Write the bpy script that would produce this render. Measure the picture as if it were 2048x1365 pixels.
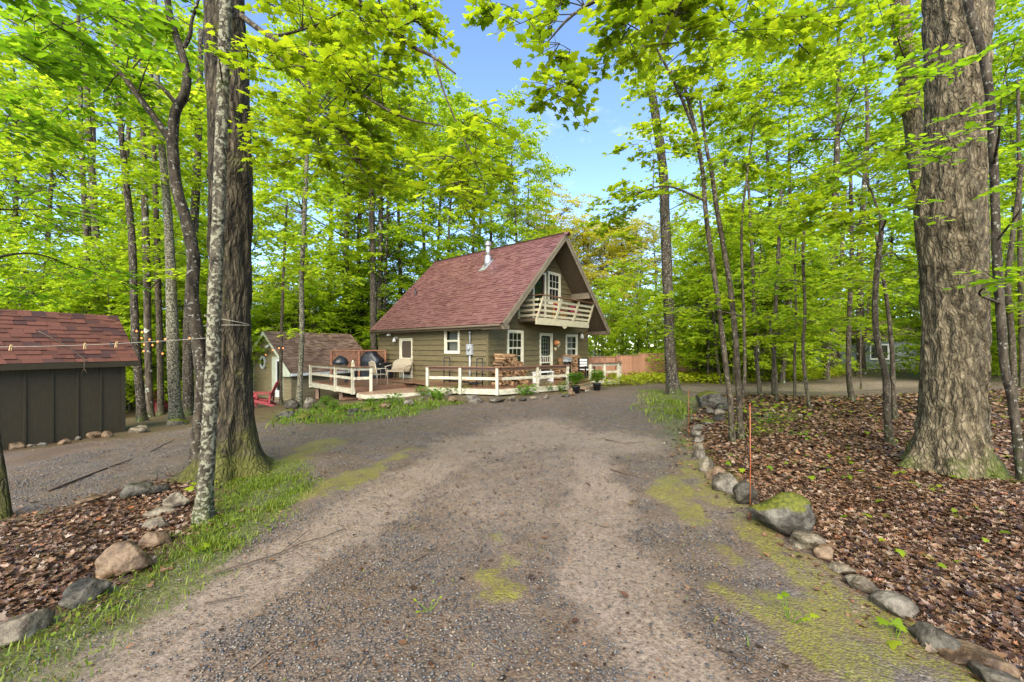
import bpy, math, random
import numpy as np
from mathutils import Vector, Matrix

for _o in list(bpy.data.objects):
    bpy.data.objects.remove(_o)
scene = bpy.context.scene
COL = scene.collection
R = math.radians

# ------------------------------------------------------------------ camera
F, CX, HY, CAMH = 796.0, 1024.0, 697.0, 1.7      # focal length / centre / horizon in photo pixels, eye height in m
cam_d = bpy.data.cameras.new('camera')
cam_d.sensor_width = 36.0
cam_d.lens = 36.0 * F / 2048.0
cam_d.shift_y = (HY - 682.5) / 2048.0
cam_d.clip_start, cam_d.clip_end = 0.05, 1500.0
cam = bpy.data.objects.new('camera', cam_d)
COL.objects.link(cam)
cam.location = (0, 0, CAMH)
cam.rotation_euler = (R(90), 0, 0)
scene.camera = cam

# ------------------------------------------------------------------ sky and sun
SUN_EL, SUN_AZ = R(40), R(-168)                   # azimuth from +Y (view direction) towards +X
world = bpy.data.worlds.new('World')
scene.world = world
world.use_nodes = True
wn, wl = world.node_tree.nodes, world.node_tree.links
wn.clear()
w_out = wn.new('ShaderNodeOutputWorld')
w_bg = wn.new('ShaderNodeBackground')
w_sky = wn.new('ShaderNodeTexSky')
w_sky.sky_type = 'NISHITA'
w_sky.sun_disc = False
w_sky.sun_elevation = SUN_EL
w_sky.sun_rotation = SUN_AZ
w_sky.altitude = 300
w_sky.air_density = 0.9
w_sky.dust_density = 0.15
w_sky.ozone_density = 3.0
w_bg.inputs['Strength'].default_value = 0.08
# thin bright cloud veil over the blue
w_tc = wn.new('ShaderNodeTexCoord')
w_map = wn.new('ShaderNodeMapping')
w_map.inputs['Scale'].default_value = (1.6, 1.6, 3.6)
w_map.inputs['Location'].default_value = (0.35, 0.1, 0.0)
w_noise = wn.new('ShaderNodeTexNoise')
w_noise.inputs['Scale'].default_value = 1.7
w_noise.inputs['Detail'].default_value = 7
w_noise.inputs['Roughness'].default_value = 0.6
w_ramp = wn.new('ShaderNodeValToRGB')
w_ramp.color_ramp.elements[0].position = 0.60
w_ramp.color_ramp.elements[0].color = (0, 0, 0, 1)
w_ramp.color_ramp.elements[1].position = 0.86
w_ramp.color_ramp.elements[1].color = (0.75, 0.75, 0.75, 1)
w_mix = wn.new('ShaderNodeMix')
w_mix.data_type = 'RGBA'
w_mix.inputs[7].default_value = (4.6, 4.8, 5.0, 1)
wl.new(w_tc.outputs['Generated'], w_map.inputs['Vector'])
wl.new(w_map.outputs['Vector'], w_noise.inputs['Vector'])
wl.new(w_noise.outputs['Fac'], w_ramp.inputs['Fac'])
wl.new(w_ramp.outputs['Color'], w_mix.inputs[0])
wl.new(w_sky.outputs['Color'], w_mix.inputs[6])
wl.new(w_mix.outputs[2], w_bg.inputs['Color'])
wl.new(w_bg.outputs['Background'], w_out.inputs['Surface'])

sun_d = bpy.data.lights.new('sun', 'SUN')
sun_d.energy = 1.9
sun_d.angle = R(60)
sun_d.color = (1.0, 0.90, 0.74)
sun = bpy.data.objects.new('sun', sun_d)
COL.objects.link(sun)
_sd = Vector((math.sin(SUN_AZ) * math.cos(SUN_EL), math.cos(SUN_AZ) * math.cos(SUN_EL), math.sin(SUN_EL)))
sun.rotation_euler = _sd.to_track_quat('Z', 'Y').to_euler()
sun.location = (0, 0, 40)

scene.view_settings.view_transform = 'Standard'
scene.view_settings.look = 'None'
scene.view_settings.exposure = 2.42
scene.view_settings.gamma = 1.0
scene.view_settings.use_curve_mapping = False
scene.render.engine = 'CYCLES'
cy = scene.cycles
cy.max_bounces = 11
cy.diffuse_bounces = 7
cy.glossy_bounces = 2
cy.transmission_bounces = 8
cy.transparent_max_bounces = 8
cy.caustics_reflective = False
cy.caustics_refractive = False
cy.use_denoising = True
try:
    cy.denoiser = 'OPENIMAGEDENOISE'
except Exception:
    pass
cy.use_adaptive_sampling = True
cy.adaptive_threshold = 0.02

rng = np.random.default_rng(7)
random.seed(7)

# ------------------------------------------------------------------ geometry from the photograph
def ground_z(x, y):
    x = np.asarray(x, float); y = np.asarray(y, float)
    u = -x - 3.5
    s = 0.5 * (u + np.sqrt(u * u + 0.6)) - 0.06
    s = np.minimum(s, 12.0)
    yy = np.clip(y, 0, 24)
    z = -s * (0.02 + 0.0045 * yy)
    z = z + 0.020 * np.sin(x * 1.3 + 0.5) * np.sin(y * 0.9) + 0.012 * np.sin(x * 2.9 + y * 1.7)
    # slight mound of the leaf bed on the right
    m = np.clip((x - 3.2) / 2.5, 0, 1)
    z = z + 0.10 * m * m * (3 - 2 * m) * np.clip((16 - y) / 4, 0, 1)
    return z

def at(px, py, Y):
    return Vector(((px - CX) / F * Y, Y, CAMH - (py - HY) / F * Y))

def gpt(px, py):
    """the point of the ground seen at a pixel"""
    Y = F * CAMH / max(py - HY, 4.0)
    for _ in range(25):
        x = (px - CX) / F * Y
        h = CAMH - float(ground_z(x, Y))
        Y = 0.5 * Y + 0.5 * F * h / max(py - HY, 4.0)
    x = (px - CX) / F * Y
    return Vector((x, Y, float(ground_z(x, Y))))

def gz(x, y):
    return float(ground_z(x, y))

# value noise for relief built into meshes
def _hash(ix, iy, iz):
    h = (ix.astype(np.int64) * 374761393 + iy.astype(np.int64) * 668265263 + iz.astype(np.int64) * 2147483647) & 0xffffffff
    h = ((h ^ (h >> 13)) * 1274126177) & 0xffffffff
    h = (h ^ (h >> 16)) & 0xffff
    return h / 65535.0

def vnoise(x, y, z):
    x = np.asarray(x, float); y = np.asarray(y, float); z = np.asarray(z, float)
    x, y, z = np.broadcast_arrays(x, y, z)
    ix, iy, iz = np.floor(x), np.floor(y), np.floor(z)
    fx, fy, fz = x - ix, y - iy, z - iz
    fx, fy, fz = (f * f * (3 - 2 * f) for f in (fx, fy, fz))
    r = 0
    for dx in (0, 1):
        for dy in (0, 1):
            for dz in (0, 1):
                w = (fx if dx else 1 - fx) * (fy if dy else 1 - fy) * (fz if dz else 1 - fz)
                r = r + w * _hash(ix + dx, iy + dy, iz + dz)
    return r * 2 - 1

# ------------------------------------------------------------------ materials
MATS = {}
def new_mat(name):
    m = bpy.data.materials.new(name)
    m.use_nodes = True
    nt = m.node_tree
    nt.nodes.clear()
    out = nt.nodes.new('ShaderNodeOutputMaterial')
    MATS[name] = m
    return m, nt, nt.nodes, nt.links, out

def ramp(nodes, stops):
    r = nodes.new('ShaderNodeValToRGB')
    el = r.color_ramp.elements
    while len(el) < len(stops):
        el.new(0.5)
    for e, (p, c) in zip(el, stops):
        e.position = p
        e.color = (*c, 1)
    return r

def surf(name, stops, scale=8.0, stretch=(1, 1, 1), rough=0.7, bump=0.15, bscale=None, detail=6, spec=0.4, obj_rand=0.0, dist=0.01):
    """noise-coloured Principled surface; obj_rand shifts the brightness of each object"""
    m, nt, n, l, out = new_mat(name)
    b = n.new('ShaderNodeBsdfPrincipled')
    tc = n.new('ShaderNodeTexCoord')
    mp = n.new('ShaderNodeMapping')
    mp.inputs['Scale'].default_value = stretch
    tx = n.new('ShaderNodeTexNoise')
    tx.inputs['Scale'].default_value = scale
    tx.inputs['Detail'].default_value = detail
    tx.inputs['Roughness'].default_value = 0.65
    rp = ramp(n, stops)
    l.new(tc.outputs['Object'], mp.inputs['Vector'])
    l.new(mp.outputs['Vector'], tx.inputs['Vector'])
    l.new(tx.outputs['Fac'], rp.inputs['Fac'])
    col = rp.outputs['Color']
    if obj_rand:
        oi = n.new('ShaderNodeObjectInfo')
        mr = n.new('ShaderNodeMapRange')
        mr.inputs['To Min'].default_value = 1 - obj_rand
        mr.inputs['To Max'].default_value = 1 + obj_rand
        hs = n.new('ShaderNodeHueSaturation')
        l.new(oi.outputs['Random'], mr.inputs['Value'])
        l.new(mr.outputs['Result'], hs.inputs['Value'])
        l.new(col, hs.inputs['Color'])
        col = hs.outputs['Color']
    l.new(col, b.inputs['Base Color'])
    b.inputs['Roughness'].default_value = rough
    b.inputs['Specular IOR Level'].default_value = spec
    if bump:
        t2 = n.new('ShaderNodeTexNoise')
        t2.inputs['Scale'].default_value = bscale or scale * 4
        t2.inputs['Detail'].default_value = 5
        bp = n.new('ShaderNodeBump')
        bp.inputs['Strength'].default_value = bump
        bp.inputs['Distance'].default_value = dist
        l.new(mp.outputs['Vector'], t2.inputs['Vector'])
        l.new(t2.outputs['Fac'], bp.inputs['Height'])
        l.new(bp.outputs['Normal'], b.inputs['Normal'])
    l.new(b.outputs['BSDF'], out.inputs['Surface'])
    return m

def leaf_mat(name, c0, c1, c2, trans=0.5, tcol=(1.35, 1.35, 0.8), rough=0.45, spec=0.25):
    """thin leaf: reflects and lets light through; colour differs from leaf to leaf and tree to tree"""
    m, nt, n, l, out = new_mat(name)
    geo = n.new('ShaderNodeNewGeometry')
    oi = n.new('ShaderNodeObjectInfo')
    ad = n.new('ShaderNodeMath'); ad.operation = 'MULTIPLY_ADD'
    ad.inputs[1].default_value = 0.75
    m2 = n.new('ShaderNodeMath'); m2.operation = 'MULTIPLY'; m2.inputs[1].default_value = 0.25
    l.new(oi.outputs['Random'], m2.inputs[0])
    l.new(geo.outputs['Random Per Island'], ad.inputs[0])
    l.new(m2.outputs[0], ad.inputs[2])
    rp = ramp(n, [(0.05, c0), (0.55, c1), (0.95, c2)])
    l.new(ad.outputs[0], rp.inputs['Fac'])
    b = n.new('ShaderNodeBsdfPrincipled')
    b.inputs['Roughness'].default_value = rough
    b.inputs['Specular IOR Level'].default_value = spec
    l.new(rp.outputs['Color'], b.inputs['Base Color'])
    t = n.new('ShaderNodeBsdfTranslucent')
    mul = n.new('ShaderNodeMix'); mul.data_type = 'RGBA'; mul.blend_type = 'MULTIPLY'
    mul.inputs[0].default_value = 1.0
    mul.inputs[7].default_value = (*tcol, 1)
    l.new(rp.outputs['Color'], mul.inputs[6])
    l.new(mul.outputs[2], t.inputs['Color'])
    mx = n.new('ShaderNodeMixShader')
    mx.inputs['Fac'].default_value = trans
    l.new(b.outputs['BSDF'], mx.inputs[1])
    l.new(t.outputs['BSDF'], mx.inputs[2])
    l.new(mx.outputs['Shader'], out.inputs['Surface'])
    return m

def island_mat(name, stops, rough=0.6, spec=0.4, trans=0.0, grain=0.0):
    """each loose piece of a mesh takes its own colour from the stops"""
    m, nt, n, l, out = new_mat(name)
    geo = n.new('ShaderNodeNewGeometry')
    rp = ramp(n, stops)
    l.new(geo.outputs['Random Per Island'], rp.inputs['Fac'])
    b = n.new('ShaderNodeBsdfPrincipled')
    b.inputs['Roughness'].default_value = rough
    b.inputs['Specular IOR Level'].default_value = spec
    col = rp.outputs['Color']
    if grain:
        tc = n.new('ShaderNodeTexCoord')
        tx = n.new('ShaderNodeTexNoise'); tx.inputs['Scale'].default_value = grain; tx.inputs['Detail'].default_value = 5
        mr = n.new('ShaderNodeMapRange'); mr.inputs['To Min'].default_value = 0.55; mr.inputs['To Max'].default_value = 1.4
        hs = n.new('ShaderNodeHueSaturation')
        l.new(tc.outputs['Object'], tx.inputs['Vector']); l.new(tx.outputs['Fac'], mr.inputs['Value'])
        l.new(mr.outputs['Result'], hs.inputs['Value']); l.new(col, hs.inputs['Color'])
        col = hs.outputs['Color']
    l.new(col, b.inputs['Base Color'])
    sh = b.outputs['BSDF']
    if trans:
        t = n.new('ShaderNodeBsdfTranslucent')
        l.new(col, t.inputs['Color'])
        mx = n.new('ShaderNodeMixShader'); mx.inputs['Fac'].default_value = trans
        l.new(sh, mx.inputs[1]); l.new(t.outputs['BSDF'], mx.inputs[2])
        sh = mx.outputs['Shader']
    l.new(sh, out.inputs['Surface'])
    return m

def bark_mat(name, dark, mid, light, moss=0.3, lichen=0.0, vs=(7, 7, 1.3), scale=1.0, moss_col=(0.05, 0.07, 0.012), lichen_col=(0.42, 0.43, 0.34), lichen_scale=5.0, bump=0.6, crack=0.0, cs=(16, 16, 4.5)):
    m, nt, n, l, out = new_mat(name)
    tc = n.new('ShaderNodeTexCoord')
    mp = n.new('ShaderNodeMapping'); mp.inputs['Scale'].default_value = vs
    l.new(tc.outputs['Object'], mp.inputs['Vector'])
    a = n.new('ShaderNodeTexNoise'); a.inputs['Scale'].default_value = 2.2 * scale; a.inputs['Detail'].default_value = 8; a.inputs['Roughness'].default_value = 0.7
    a.inputs['Distortion'].default_value = 0.4
    l.new(mp.outputs['Vector'], a.inputs['Vector'])
    rp = ramp(n, [(0.40, dark), (0.50, mid), (0.63, light)])
    l.new(a.outputs['Fac'], rp.inputs['Fac'])
    col = rp.outputs['Color']
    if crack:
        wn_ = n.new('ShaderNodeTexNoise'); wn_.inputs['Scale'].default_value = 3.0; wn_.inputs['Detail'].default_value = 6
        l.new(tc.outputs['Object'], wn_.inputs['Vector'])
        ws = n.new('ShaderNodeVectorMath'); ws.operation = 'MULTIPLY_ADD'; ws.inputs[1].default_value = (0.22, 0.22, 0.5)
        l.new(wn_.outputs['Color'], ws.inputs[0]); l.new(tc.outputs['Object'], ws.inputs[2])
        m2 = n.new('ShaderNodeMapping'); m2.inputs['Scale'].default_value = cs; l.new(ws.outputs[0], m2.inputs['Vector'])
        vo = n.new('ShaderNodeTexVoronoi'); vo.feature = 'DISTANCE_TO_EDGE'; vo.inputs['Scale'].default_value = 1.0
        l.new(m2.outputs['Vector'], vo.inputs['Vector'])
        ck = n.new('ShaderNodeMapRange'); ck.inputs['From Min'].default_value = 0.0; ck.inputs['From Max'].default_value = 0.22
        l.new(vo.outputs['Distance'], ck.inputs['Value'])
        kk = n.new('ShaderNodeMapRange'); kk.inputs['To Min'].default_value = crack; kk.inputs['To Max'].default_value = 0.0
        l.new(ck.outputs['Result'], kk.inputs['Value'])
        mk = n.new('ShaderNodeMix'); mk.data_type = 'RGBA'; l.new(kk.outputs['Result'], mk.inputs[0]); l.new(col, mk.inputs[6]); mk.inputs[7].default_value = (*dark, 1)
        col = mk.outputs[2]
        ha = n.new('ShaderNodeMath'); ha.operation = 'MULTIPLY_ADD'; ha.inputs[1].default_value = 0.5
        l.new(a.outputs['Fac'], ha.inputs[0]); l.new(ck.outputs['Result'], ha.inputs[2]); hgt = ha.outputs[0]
    def over(col, fac, c):
        mx = n.new('ShaderNodeMix'); mx.data_type = 'RGBA'
        l.new(fac, mx.inputs[0]); l.new(col, mx.inputs[6])
        mx.inputs[7].default_value = (*c, 1)
        return mx.outputs[2]
    if moss:
        t = n.new('ShaderNodeTexNoise'); t.inputs['Scale'].default_value = 2.0; t.inputs['Detail'].default_value = 6; t.inputs['Roughness'].default_value = 0.7
        l.new(tc.outputs['Object'], t.inputs['Vector'])
        sp = n.new('ShaderNodeSeparateXYZ'); l.new(tc.outputs['Object'], sp.inputs[0])
        mr = n.new('ShaderNodeMapRange'); mr.inputs['From Min'].default_value = 0.0; mr.inputs['From Max'].default_value = 1.1
        mr.inputs['To Min'].default_value = 0.22; mr.inputs['To Max'].default_value = 0.0
        l.new(sp.outputs['Z'], mr.inputs['Value'])
        ad = n.new('ShaderNodeMath'); l.new(t.outputs['Fac'], ad.inputs[0]); l.new(mr.outputs['Result'], ad.inputs[1])
        r2 = n.new('ShaderNodeMapRange'); r2.inputs['From Min'].default_value = 0.66 - 0.2 * moss; r2.inputs['From Max'].default_value = 0.80 - 0.15 * moss
        r2.inputs['To Max'].default_value = 0.85
        l.new(ad.outputs[0], r2.inputs['Value'])
        col = over(col, r2.outputs['Result'], moss_col)
    if lichen:
        t = n.new('ShaderNodeTexNoise'); t.inputs['Scale'].default_value = lichen_scale; t.inputs['Detail'].default_value = 7; t.inputs['Roughness'].default_value = 0.62
        l.new(tc.outputs['Object'], t.inputs['Vector'])
        r2 = n.new('ShaderNodeMapRange'); r2.inputs['From Min'].default_value = 0.60 - 0.16 * lichen; r2.inputs['From Max'].default_value = 0.63 - 0.16 * lichen
        r2.inputs['To Max'].default_value = 0.9
        l.new(t.outputs['Fac'], r2.inputs['Value'])
        col = over(col, r2.outputs['Result'], lichen_col)
    b = n.new('ShaderNodeBsdfPrincipled')
    b.inputs['Roughness'].default_value = 0.85
    b.inputs['Specular IOR Level'].default_value = 0.25
    l.new(col, b.inputs['Base Color'])
    bp = n.new('ShaderNodeBump'); bp.inputs['Strength'].default_value = bump; bp.inputs['Distance'].default_value = 0.035
    l.new((hgt if crack else a.outputs['Fac']), bp.inputs['Height'])
    l.new(bp.outputs['Normal'], b.inputs['Normal'])
    l.new(b.outputs['BSDF'], out.inputs['Surface'])
    return m

def emit_mat(name, col, strength):
    m, nt, n, l, out = new_mat(name)
    e = n.new('ShaderNodeEmission')
    e.inputs['Color'].default_value = (*col, 1)
    e.inputs['Strength'].default_value = strength
    l.new(e.outputs['Emission'], out.inputs['Surface'])
    return m

def glass_mat(name, base=(0.02, 0.025, 0.02), rough=0.04):
    m, nt, n, l, out = new_mat(name)
    b = n.new('ShaderNodeBsdfPrincipled')
    b.inputs['Base Color'].default_value = (*base, 1)
    b.inputs['Roughness'].default_value = rough
    b.inputs['Specular IOR Level'].default_value = 0.8
    tr = n.new('ShaderNodeBsdfTransparent')
    mx = n.new('ShaderNodeMixShader'); mx.inputs['Fac'].default_value = 0.55
    l.new(tr.outputs['BSDF'], mx.inputs[1]); l.new(b.outputs['BSDF'], mx.inputs[2])
    l.new(mx.outputs['Shader'], out.inputs['Surface'])
    return m

M = MATS
surf('siding', [(0.3, (0.104, 0.081, 0.036)), (0.7, (0.154, 0.122, 0.058))], 3, (1, 1, 6), 0.6, 0.12, obj_rand=0.08)
surf('trim', [(0.3, (0.58, 0.53, 0.37)), (0.7, (0.74, 0.70, 0.54))], 5, rough=0.55, bump=0.05, obj_rand=0.05)
surf('trim_weathered', [(0.34, (0.33, 0.30, 0.21)), (0.5, (0.47, 0.43, 0.31)), (0.66, (0.58, 0.54, 0.40))], 5, (1, 1, 2), rough=0.6, bump=0.12, obj_rand=0.08)
surf('barge', [(0.3, (0.155, 0.12, 0.078)), (0.7, (0.225, 0.18, 0.12))], 4, rough=0.6, bump=0.08)
surf('soffit', [(0.3, (0.085, 0.062, 0.036)), (0.7, (0.125, 0.093, 0.056))], 4, (1, 6, 1), rough=0.7, bump=0.06)
surf('balcony_paint', [(0.3, (0.40, 0.35, 0.22)), (0.7, (0.52, 0.46, 0.31))], 5, rough=0.55, bump=0.05, obj_rand=0.05)
island_mat('shingle_red', [(0.0, (0.100, 0.038, 0.036)), (0.3, (0.128, 0.052, 0.049)), (0.65, (0.142, 0.061, 0.056)), (1.0, (0.158, 0.072, 0.065))], 0.42, 0.5, grain=60)
island_mat('shingle_brown', [(0.0, (0.105, 0.060, 0.042)), (0.5, (0.165, 0.100, 0.070)), (1.0, (0.23, 0.150, 0.108))], 0.6, 0.4, grain=60)
surf('shed_shingle', [(0.25, (0.070, 0.025, 0.016)), (0.75, (0.135, 0.048, 0.029))], 40, rough=0.7, bump=0.3, bscale=160, obj_rand=0.28)
surf('shed_shingle_dark', [(0.25, (0.035, 0.016, 0.014)), (0.75, (0.07, 0.028, 0.022))], 40, rough=0.75, bump=0.3, bscale=160, obj_rand=0.2)
surf('shed_wall', [(0.3, (0.029, 0.022, 0.010)), (0.7, (0.046, 0.035, 0.016))], 5, (5, 5, 1), rough=0.7, bump=0.12, obj_rand=0.05)
surf('deck_board', [(0.25, (0.11, 0.055, 0.030)), (0.6, (0.20, 0.105, 0.060)), (0.85, (0.30, 0.175, 0.11))], 5, (1, 6, 1), rough=0.35, bump=0.1, obj_rand=0.25, spec=0.5)
surf('rail_cap', [(0.25, (0.10, 0.045, 0.022)), (0.6, (0.17, 0.080, 0.042)), (0.85, (0.26, 0.14, 0.08))], 7, rough=0.3, bump=0.1, obj_rand=0.1, spec=0.5)
surf('step_wood', [(0.25, (0.19, 0.11, 0.065)), (0.75, (0.33, 0.21, 0.135))], 6, (1, 5, 1), rough=0.45, bump=0.1)
surf('cedar', [(0.25, (0.25, 0.115, 0.062)), (0.75, (0.44, 0.23, 0.14))], 6, (5, 5, 1), rough=0.75, bump=0.12, obj_rand=0.22)
surf('lattice_wood', [(0.3, (0.22, 0.085, 0.042)), (0.7, (0.36, 0.16, 0.085))], 6, rough=0.7, bump=0.08, obj_rand=0.12)
surf('log_end', [(0.2, (0.13, 0.068, 0.030)), (0.55, (0.30, 0.175, 0.085)), (0.85, (0.46, 0.30, 0.165))], 9, rough=0.85, bump=0.3, obj_rand=0.35)
surf('black_metal', [(0.3, (0.010, 0.010, 0.011)), (0.7, (0.018, 0.018, 0.018))], 6, rough=0.4, bump=0.03)
surf('black_vinyl', [(0.3, (0.007, 0.007, 0.008)), (0.7, (0.016, 0.016, 0.018))], 5, rough=0.30, bump=0.5, bscale=9, spec=0.6, dist=0.03)
surf('black_plastic', [(0.3, (0.010, 0.011, 0.012)), (0.7, (0.02, 0.02, 0.022))], 5, rough=0.35, bump=0.05)
surf('galvanised', [(0.3, (0.36, 0.37, 0.38)), (0.7, (0.52, 0.53, 0.54))], 7, rough=0.35, bump=0.05)
M['galvanised'].node_tree.nodes['Principled BSDF'].inputs['Metallic'].default_value = 0.6
surf('meter_grey', [(0.3, (0.27, 0.28, 0.28)), (0.7, (0.38, 0.39, 0.38))], 7, rough=0.45, bump=0.03)
surf('wicker', [(0.35, (0.24, 0.19, 0.12)), (0.65, (0.42, 0.35, 0.24))], 60, rough=0.7, bump=0.5, bscale=120)
surf('chair_metal', [(0.3, (0.42, 0.36, 0.26)), (0.7, (0.55, 0.48, 0.36))], 6, rough=0.45, bump=0.03)
surf('red_plastic', [(0.3, (0.30, 0.045, 0.050)), (0.7, (0.38, 0.065, 0.068))], 5, rough=0.4, bump=0.03)
surf('white_paint', [(0.3, (0.62, 0.62, 0.58)), (0.7, (0.76, 0.76, 0.72))], 5, rough=0.5, bump=0.03)
surf('pale_green_paint', [(0.3, (0.42, 0.45, 0.33)), (0.7, (0.56, 0.59, 0.45))], 5, rough=0.55, bump=0.05)
surf('cabin_siding', [(0.3, (0.185, 0.150, 0.078)), (0.7, (0.265, 0.218, 0.120))], 3, (1, 1, 6), 0.6, 0.12, obj_rand=0.07)
surf('grey_siding', [(0.3, (0.17, 0.19, 0.18)), (0.7, (0.25, 0.27, 0.26))], 3, rough=0.6, bump=0.05, obj_rand=0.06)
surf('door_maroon', [(0.3, (0.045, 0.012, 0.014)), (0.7, (0.075, 0.02, 0.022))], 5, rough=0.4, bump=0.03)
surf('dark_room', [(0.3, (0.020, 0.018, 0.014)), (0.7, (0.035, 0.03, 0.024))], 3, rough=0.9, bump=0)
surf('curtain', [(0.3, (0.42, 0.42, 0.36)), (0.7, (0.62, 0.62, 0.54))], 5, (14, 14, 1), rough=0.9, bump=0.2)
surf('screen_mesh', [(0.3, (0.055, 0.040, 0.026)), (0.7, (0.085, 0.060, 0.040))], 90, rough=0.8, bump=0.2)
surf('rope', [(0.3, (0.27, 0.25, 0.19)), (0.7, (0.40, 0.37, 0.29))], 40, rough=0.9, bump=0.1)
surf('peg_wood', [(0.3, (0.45, 0.28, 0.12)), (0.7, (0.60, 0.42, 0.20))], 20, rough=0.8, bump=0.05)
surf('marker_orange', [(0.3, (0.25, 0.062, 0.02)), (0.7, (0.31, 0.085, 0.026))], 9, rough=0.4, bump=0)
surf('copper', [(0.3, (0.50, 0.17, 0.05)), (0.7, (0.66, 0.28, 0.10))], 9, rough=0.4, bump=0.05)
surf('wicker_orange', [(0.3, (0.45, 0.13, 0.02)), (0.7, (0.58, 0.2, 0.04))], 9, rough=0.5, bump=0.05)
surf('cushion', [(0.3, (0.15, 0.018, 0.03)), (0.7, (0.23, 0.03, 0.05))], 9, rough=0.9, bump=0.1)
surf('blue_plastic', [(0.3, (0.06, 0.17, 0.28)), (0.7, (0.10, 0.25, 0.38))], 9, rough=0.4, bump=0.05)
surf('plaque_cream', [(0.3, (0.45, 0.36, 0.19)), (0.7, (0.62, 0.52, 0.32))], 14, rough=0.6, bump=0.2)
surf('twig', [(0.3, (0.030, 0.021, 0.012)), (0.7, (0.060, 0.045, 0.028))], 30, rough=0.8, bump=0)
surf('fallen_stick', [(0.3, (0.045, 0.030, 0.020)), (0.7, (0.12, 0.085, 0.055))], 30, rough=0.8, bump=0.2, obj_rand=0.3)
emit_mat('bulb_glow', (1.0, 0.30, 0.09), 0.6)
glass_mat('window_glass')
glass_mat('door_glass', (0.02, 0.035, 0.025))

leaf_mat('leaf_maple', (0.115, 0.200, 0.010), (0.275, 0.365, 0.012), (0.390, 0.455, 0.020), 0.62)
leaf_mat('leaf_beech', (0.100, 0.215, 0.012), (0.185, 0.325, 0.014), (0.280, 0.400, 0.020), 0.62)
leaf_mat('leaf_forest', (0.150, 0.275, 0.014), (0.320, 0.425, 0.022), (0.450, 0.520, 0.036), 0.62)
leaf_mat('leaf_bronze', (0.32, 0.34, 0.03), (0.46, 0.44, 0.05), (0.56, 0.47, 0.08), 0.58)
leaf_mat('leaf_fern', (0.075, 0.170, 0.012), (0.13, 0.25, 0.016), (0.20, 0.31, 0.022), 0.4)
leaf_mat('leaf_cover', (0.22, 0.30, 0.012), (0.36, 0.40, 0.016), (0.48, 0.47, 0.04), 0.5)
leaf_mat('grass_blade', (0.085, 0.145, 0.012), (0.145, 0.205, 0.016), (0.24, 0.27, 0.03), 0.35)
island_mat('litter', [(0.0, (0.018, 0.009, 0.005)), (0.25, (0.058, 0.027, 0.014)), (0.48, (0.120, 0.060, 0.030)), (0.66, (0.175, 0.092, 0.045)), (0.82, (0.23, 0.145, 0.078)), (0.93, (0.26, 0.20, 0.145)), (1.0, (0.27, 0.090, 0.024))], 0.34, 0.5, trans=0.08, grain=1.6)
island_mat('pebble', [(0.0, (0.030, 0.031, 0.036)), (0.3, (0.070, 0.070, 0.074)), (0.55, (0.115, 0.110, 0.104)), (0.75, (0.165, 0.140, 0.110)), (0.92, (0.20, 0.150, 0.10)), (1.0, (0.25, 0.23, 0.20))], 0.45, 0.45)

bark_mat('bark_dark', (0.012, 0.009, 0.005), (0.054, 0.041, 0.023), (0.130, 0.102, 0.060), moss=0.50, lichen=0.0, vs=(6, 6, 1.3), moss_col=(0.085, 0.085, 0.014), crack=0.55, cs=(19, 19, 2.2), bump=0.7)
bark_mat('bark_lichen', (0.020, 0.016, 0.009), (0.060, 0.048, 0.031), (0.13, 0.110, 0.075), moss=0.25, lichen=0.52, vs=(7, 7, 4), lichen_col=(0.25, 0.24, 0.16), lichen_scale=27, bump=0.6)
bark_mat('bark_spotted', (0.017, 0.012, 0.008), (0.046, 0.035, 0.022), (0.092, 0.073, 0.049), moss=0.2, lichen=0.08, vs=(6, 6, 2), lichen_scale=22, lichen_col=(0.26, 0.25, 0.20))
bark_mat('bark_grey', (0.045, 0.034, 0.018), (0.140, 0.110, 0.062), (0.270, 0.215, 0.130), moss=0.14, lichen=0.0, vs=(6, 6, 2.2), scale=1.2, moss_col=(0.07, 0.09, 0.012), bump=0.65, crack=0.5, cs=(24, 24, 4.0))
bark_mat('bark_sapling', (0.020, 0.015, 0.009), (0.052, 0.038, 0.023), (0.10, 0.078, 0.050), moss=0.15, lichen=0.15, vs=(8, 8, 3), lichen_scale=20, lichen_col=(0.17, 0.16, 0.11))
bark_mat('bark_forest', (0.026, 0.019, 0.012), (0.065, 0.050, 0.033), (0.12, 0.098, 0.068), moss=0.1, lichen=0.05, vs=(5, 5, 1.2))

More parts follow.
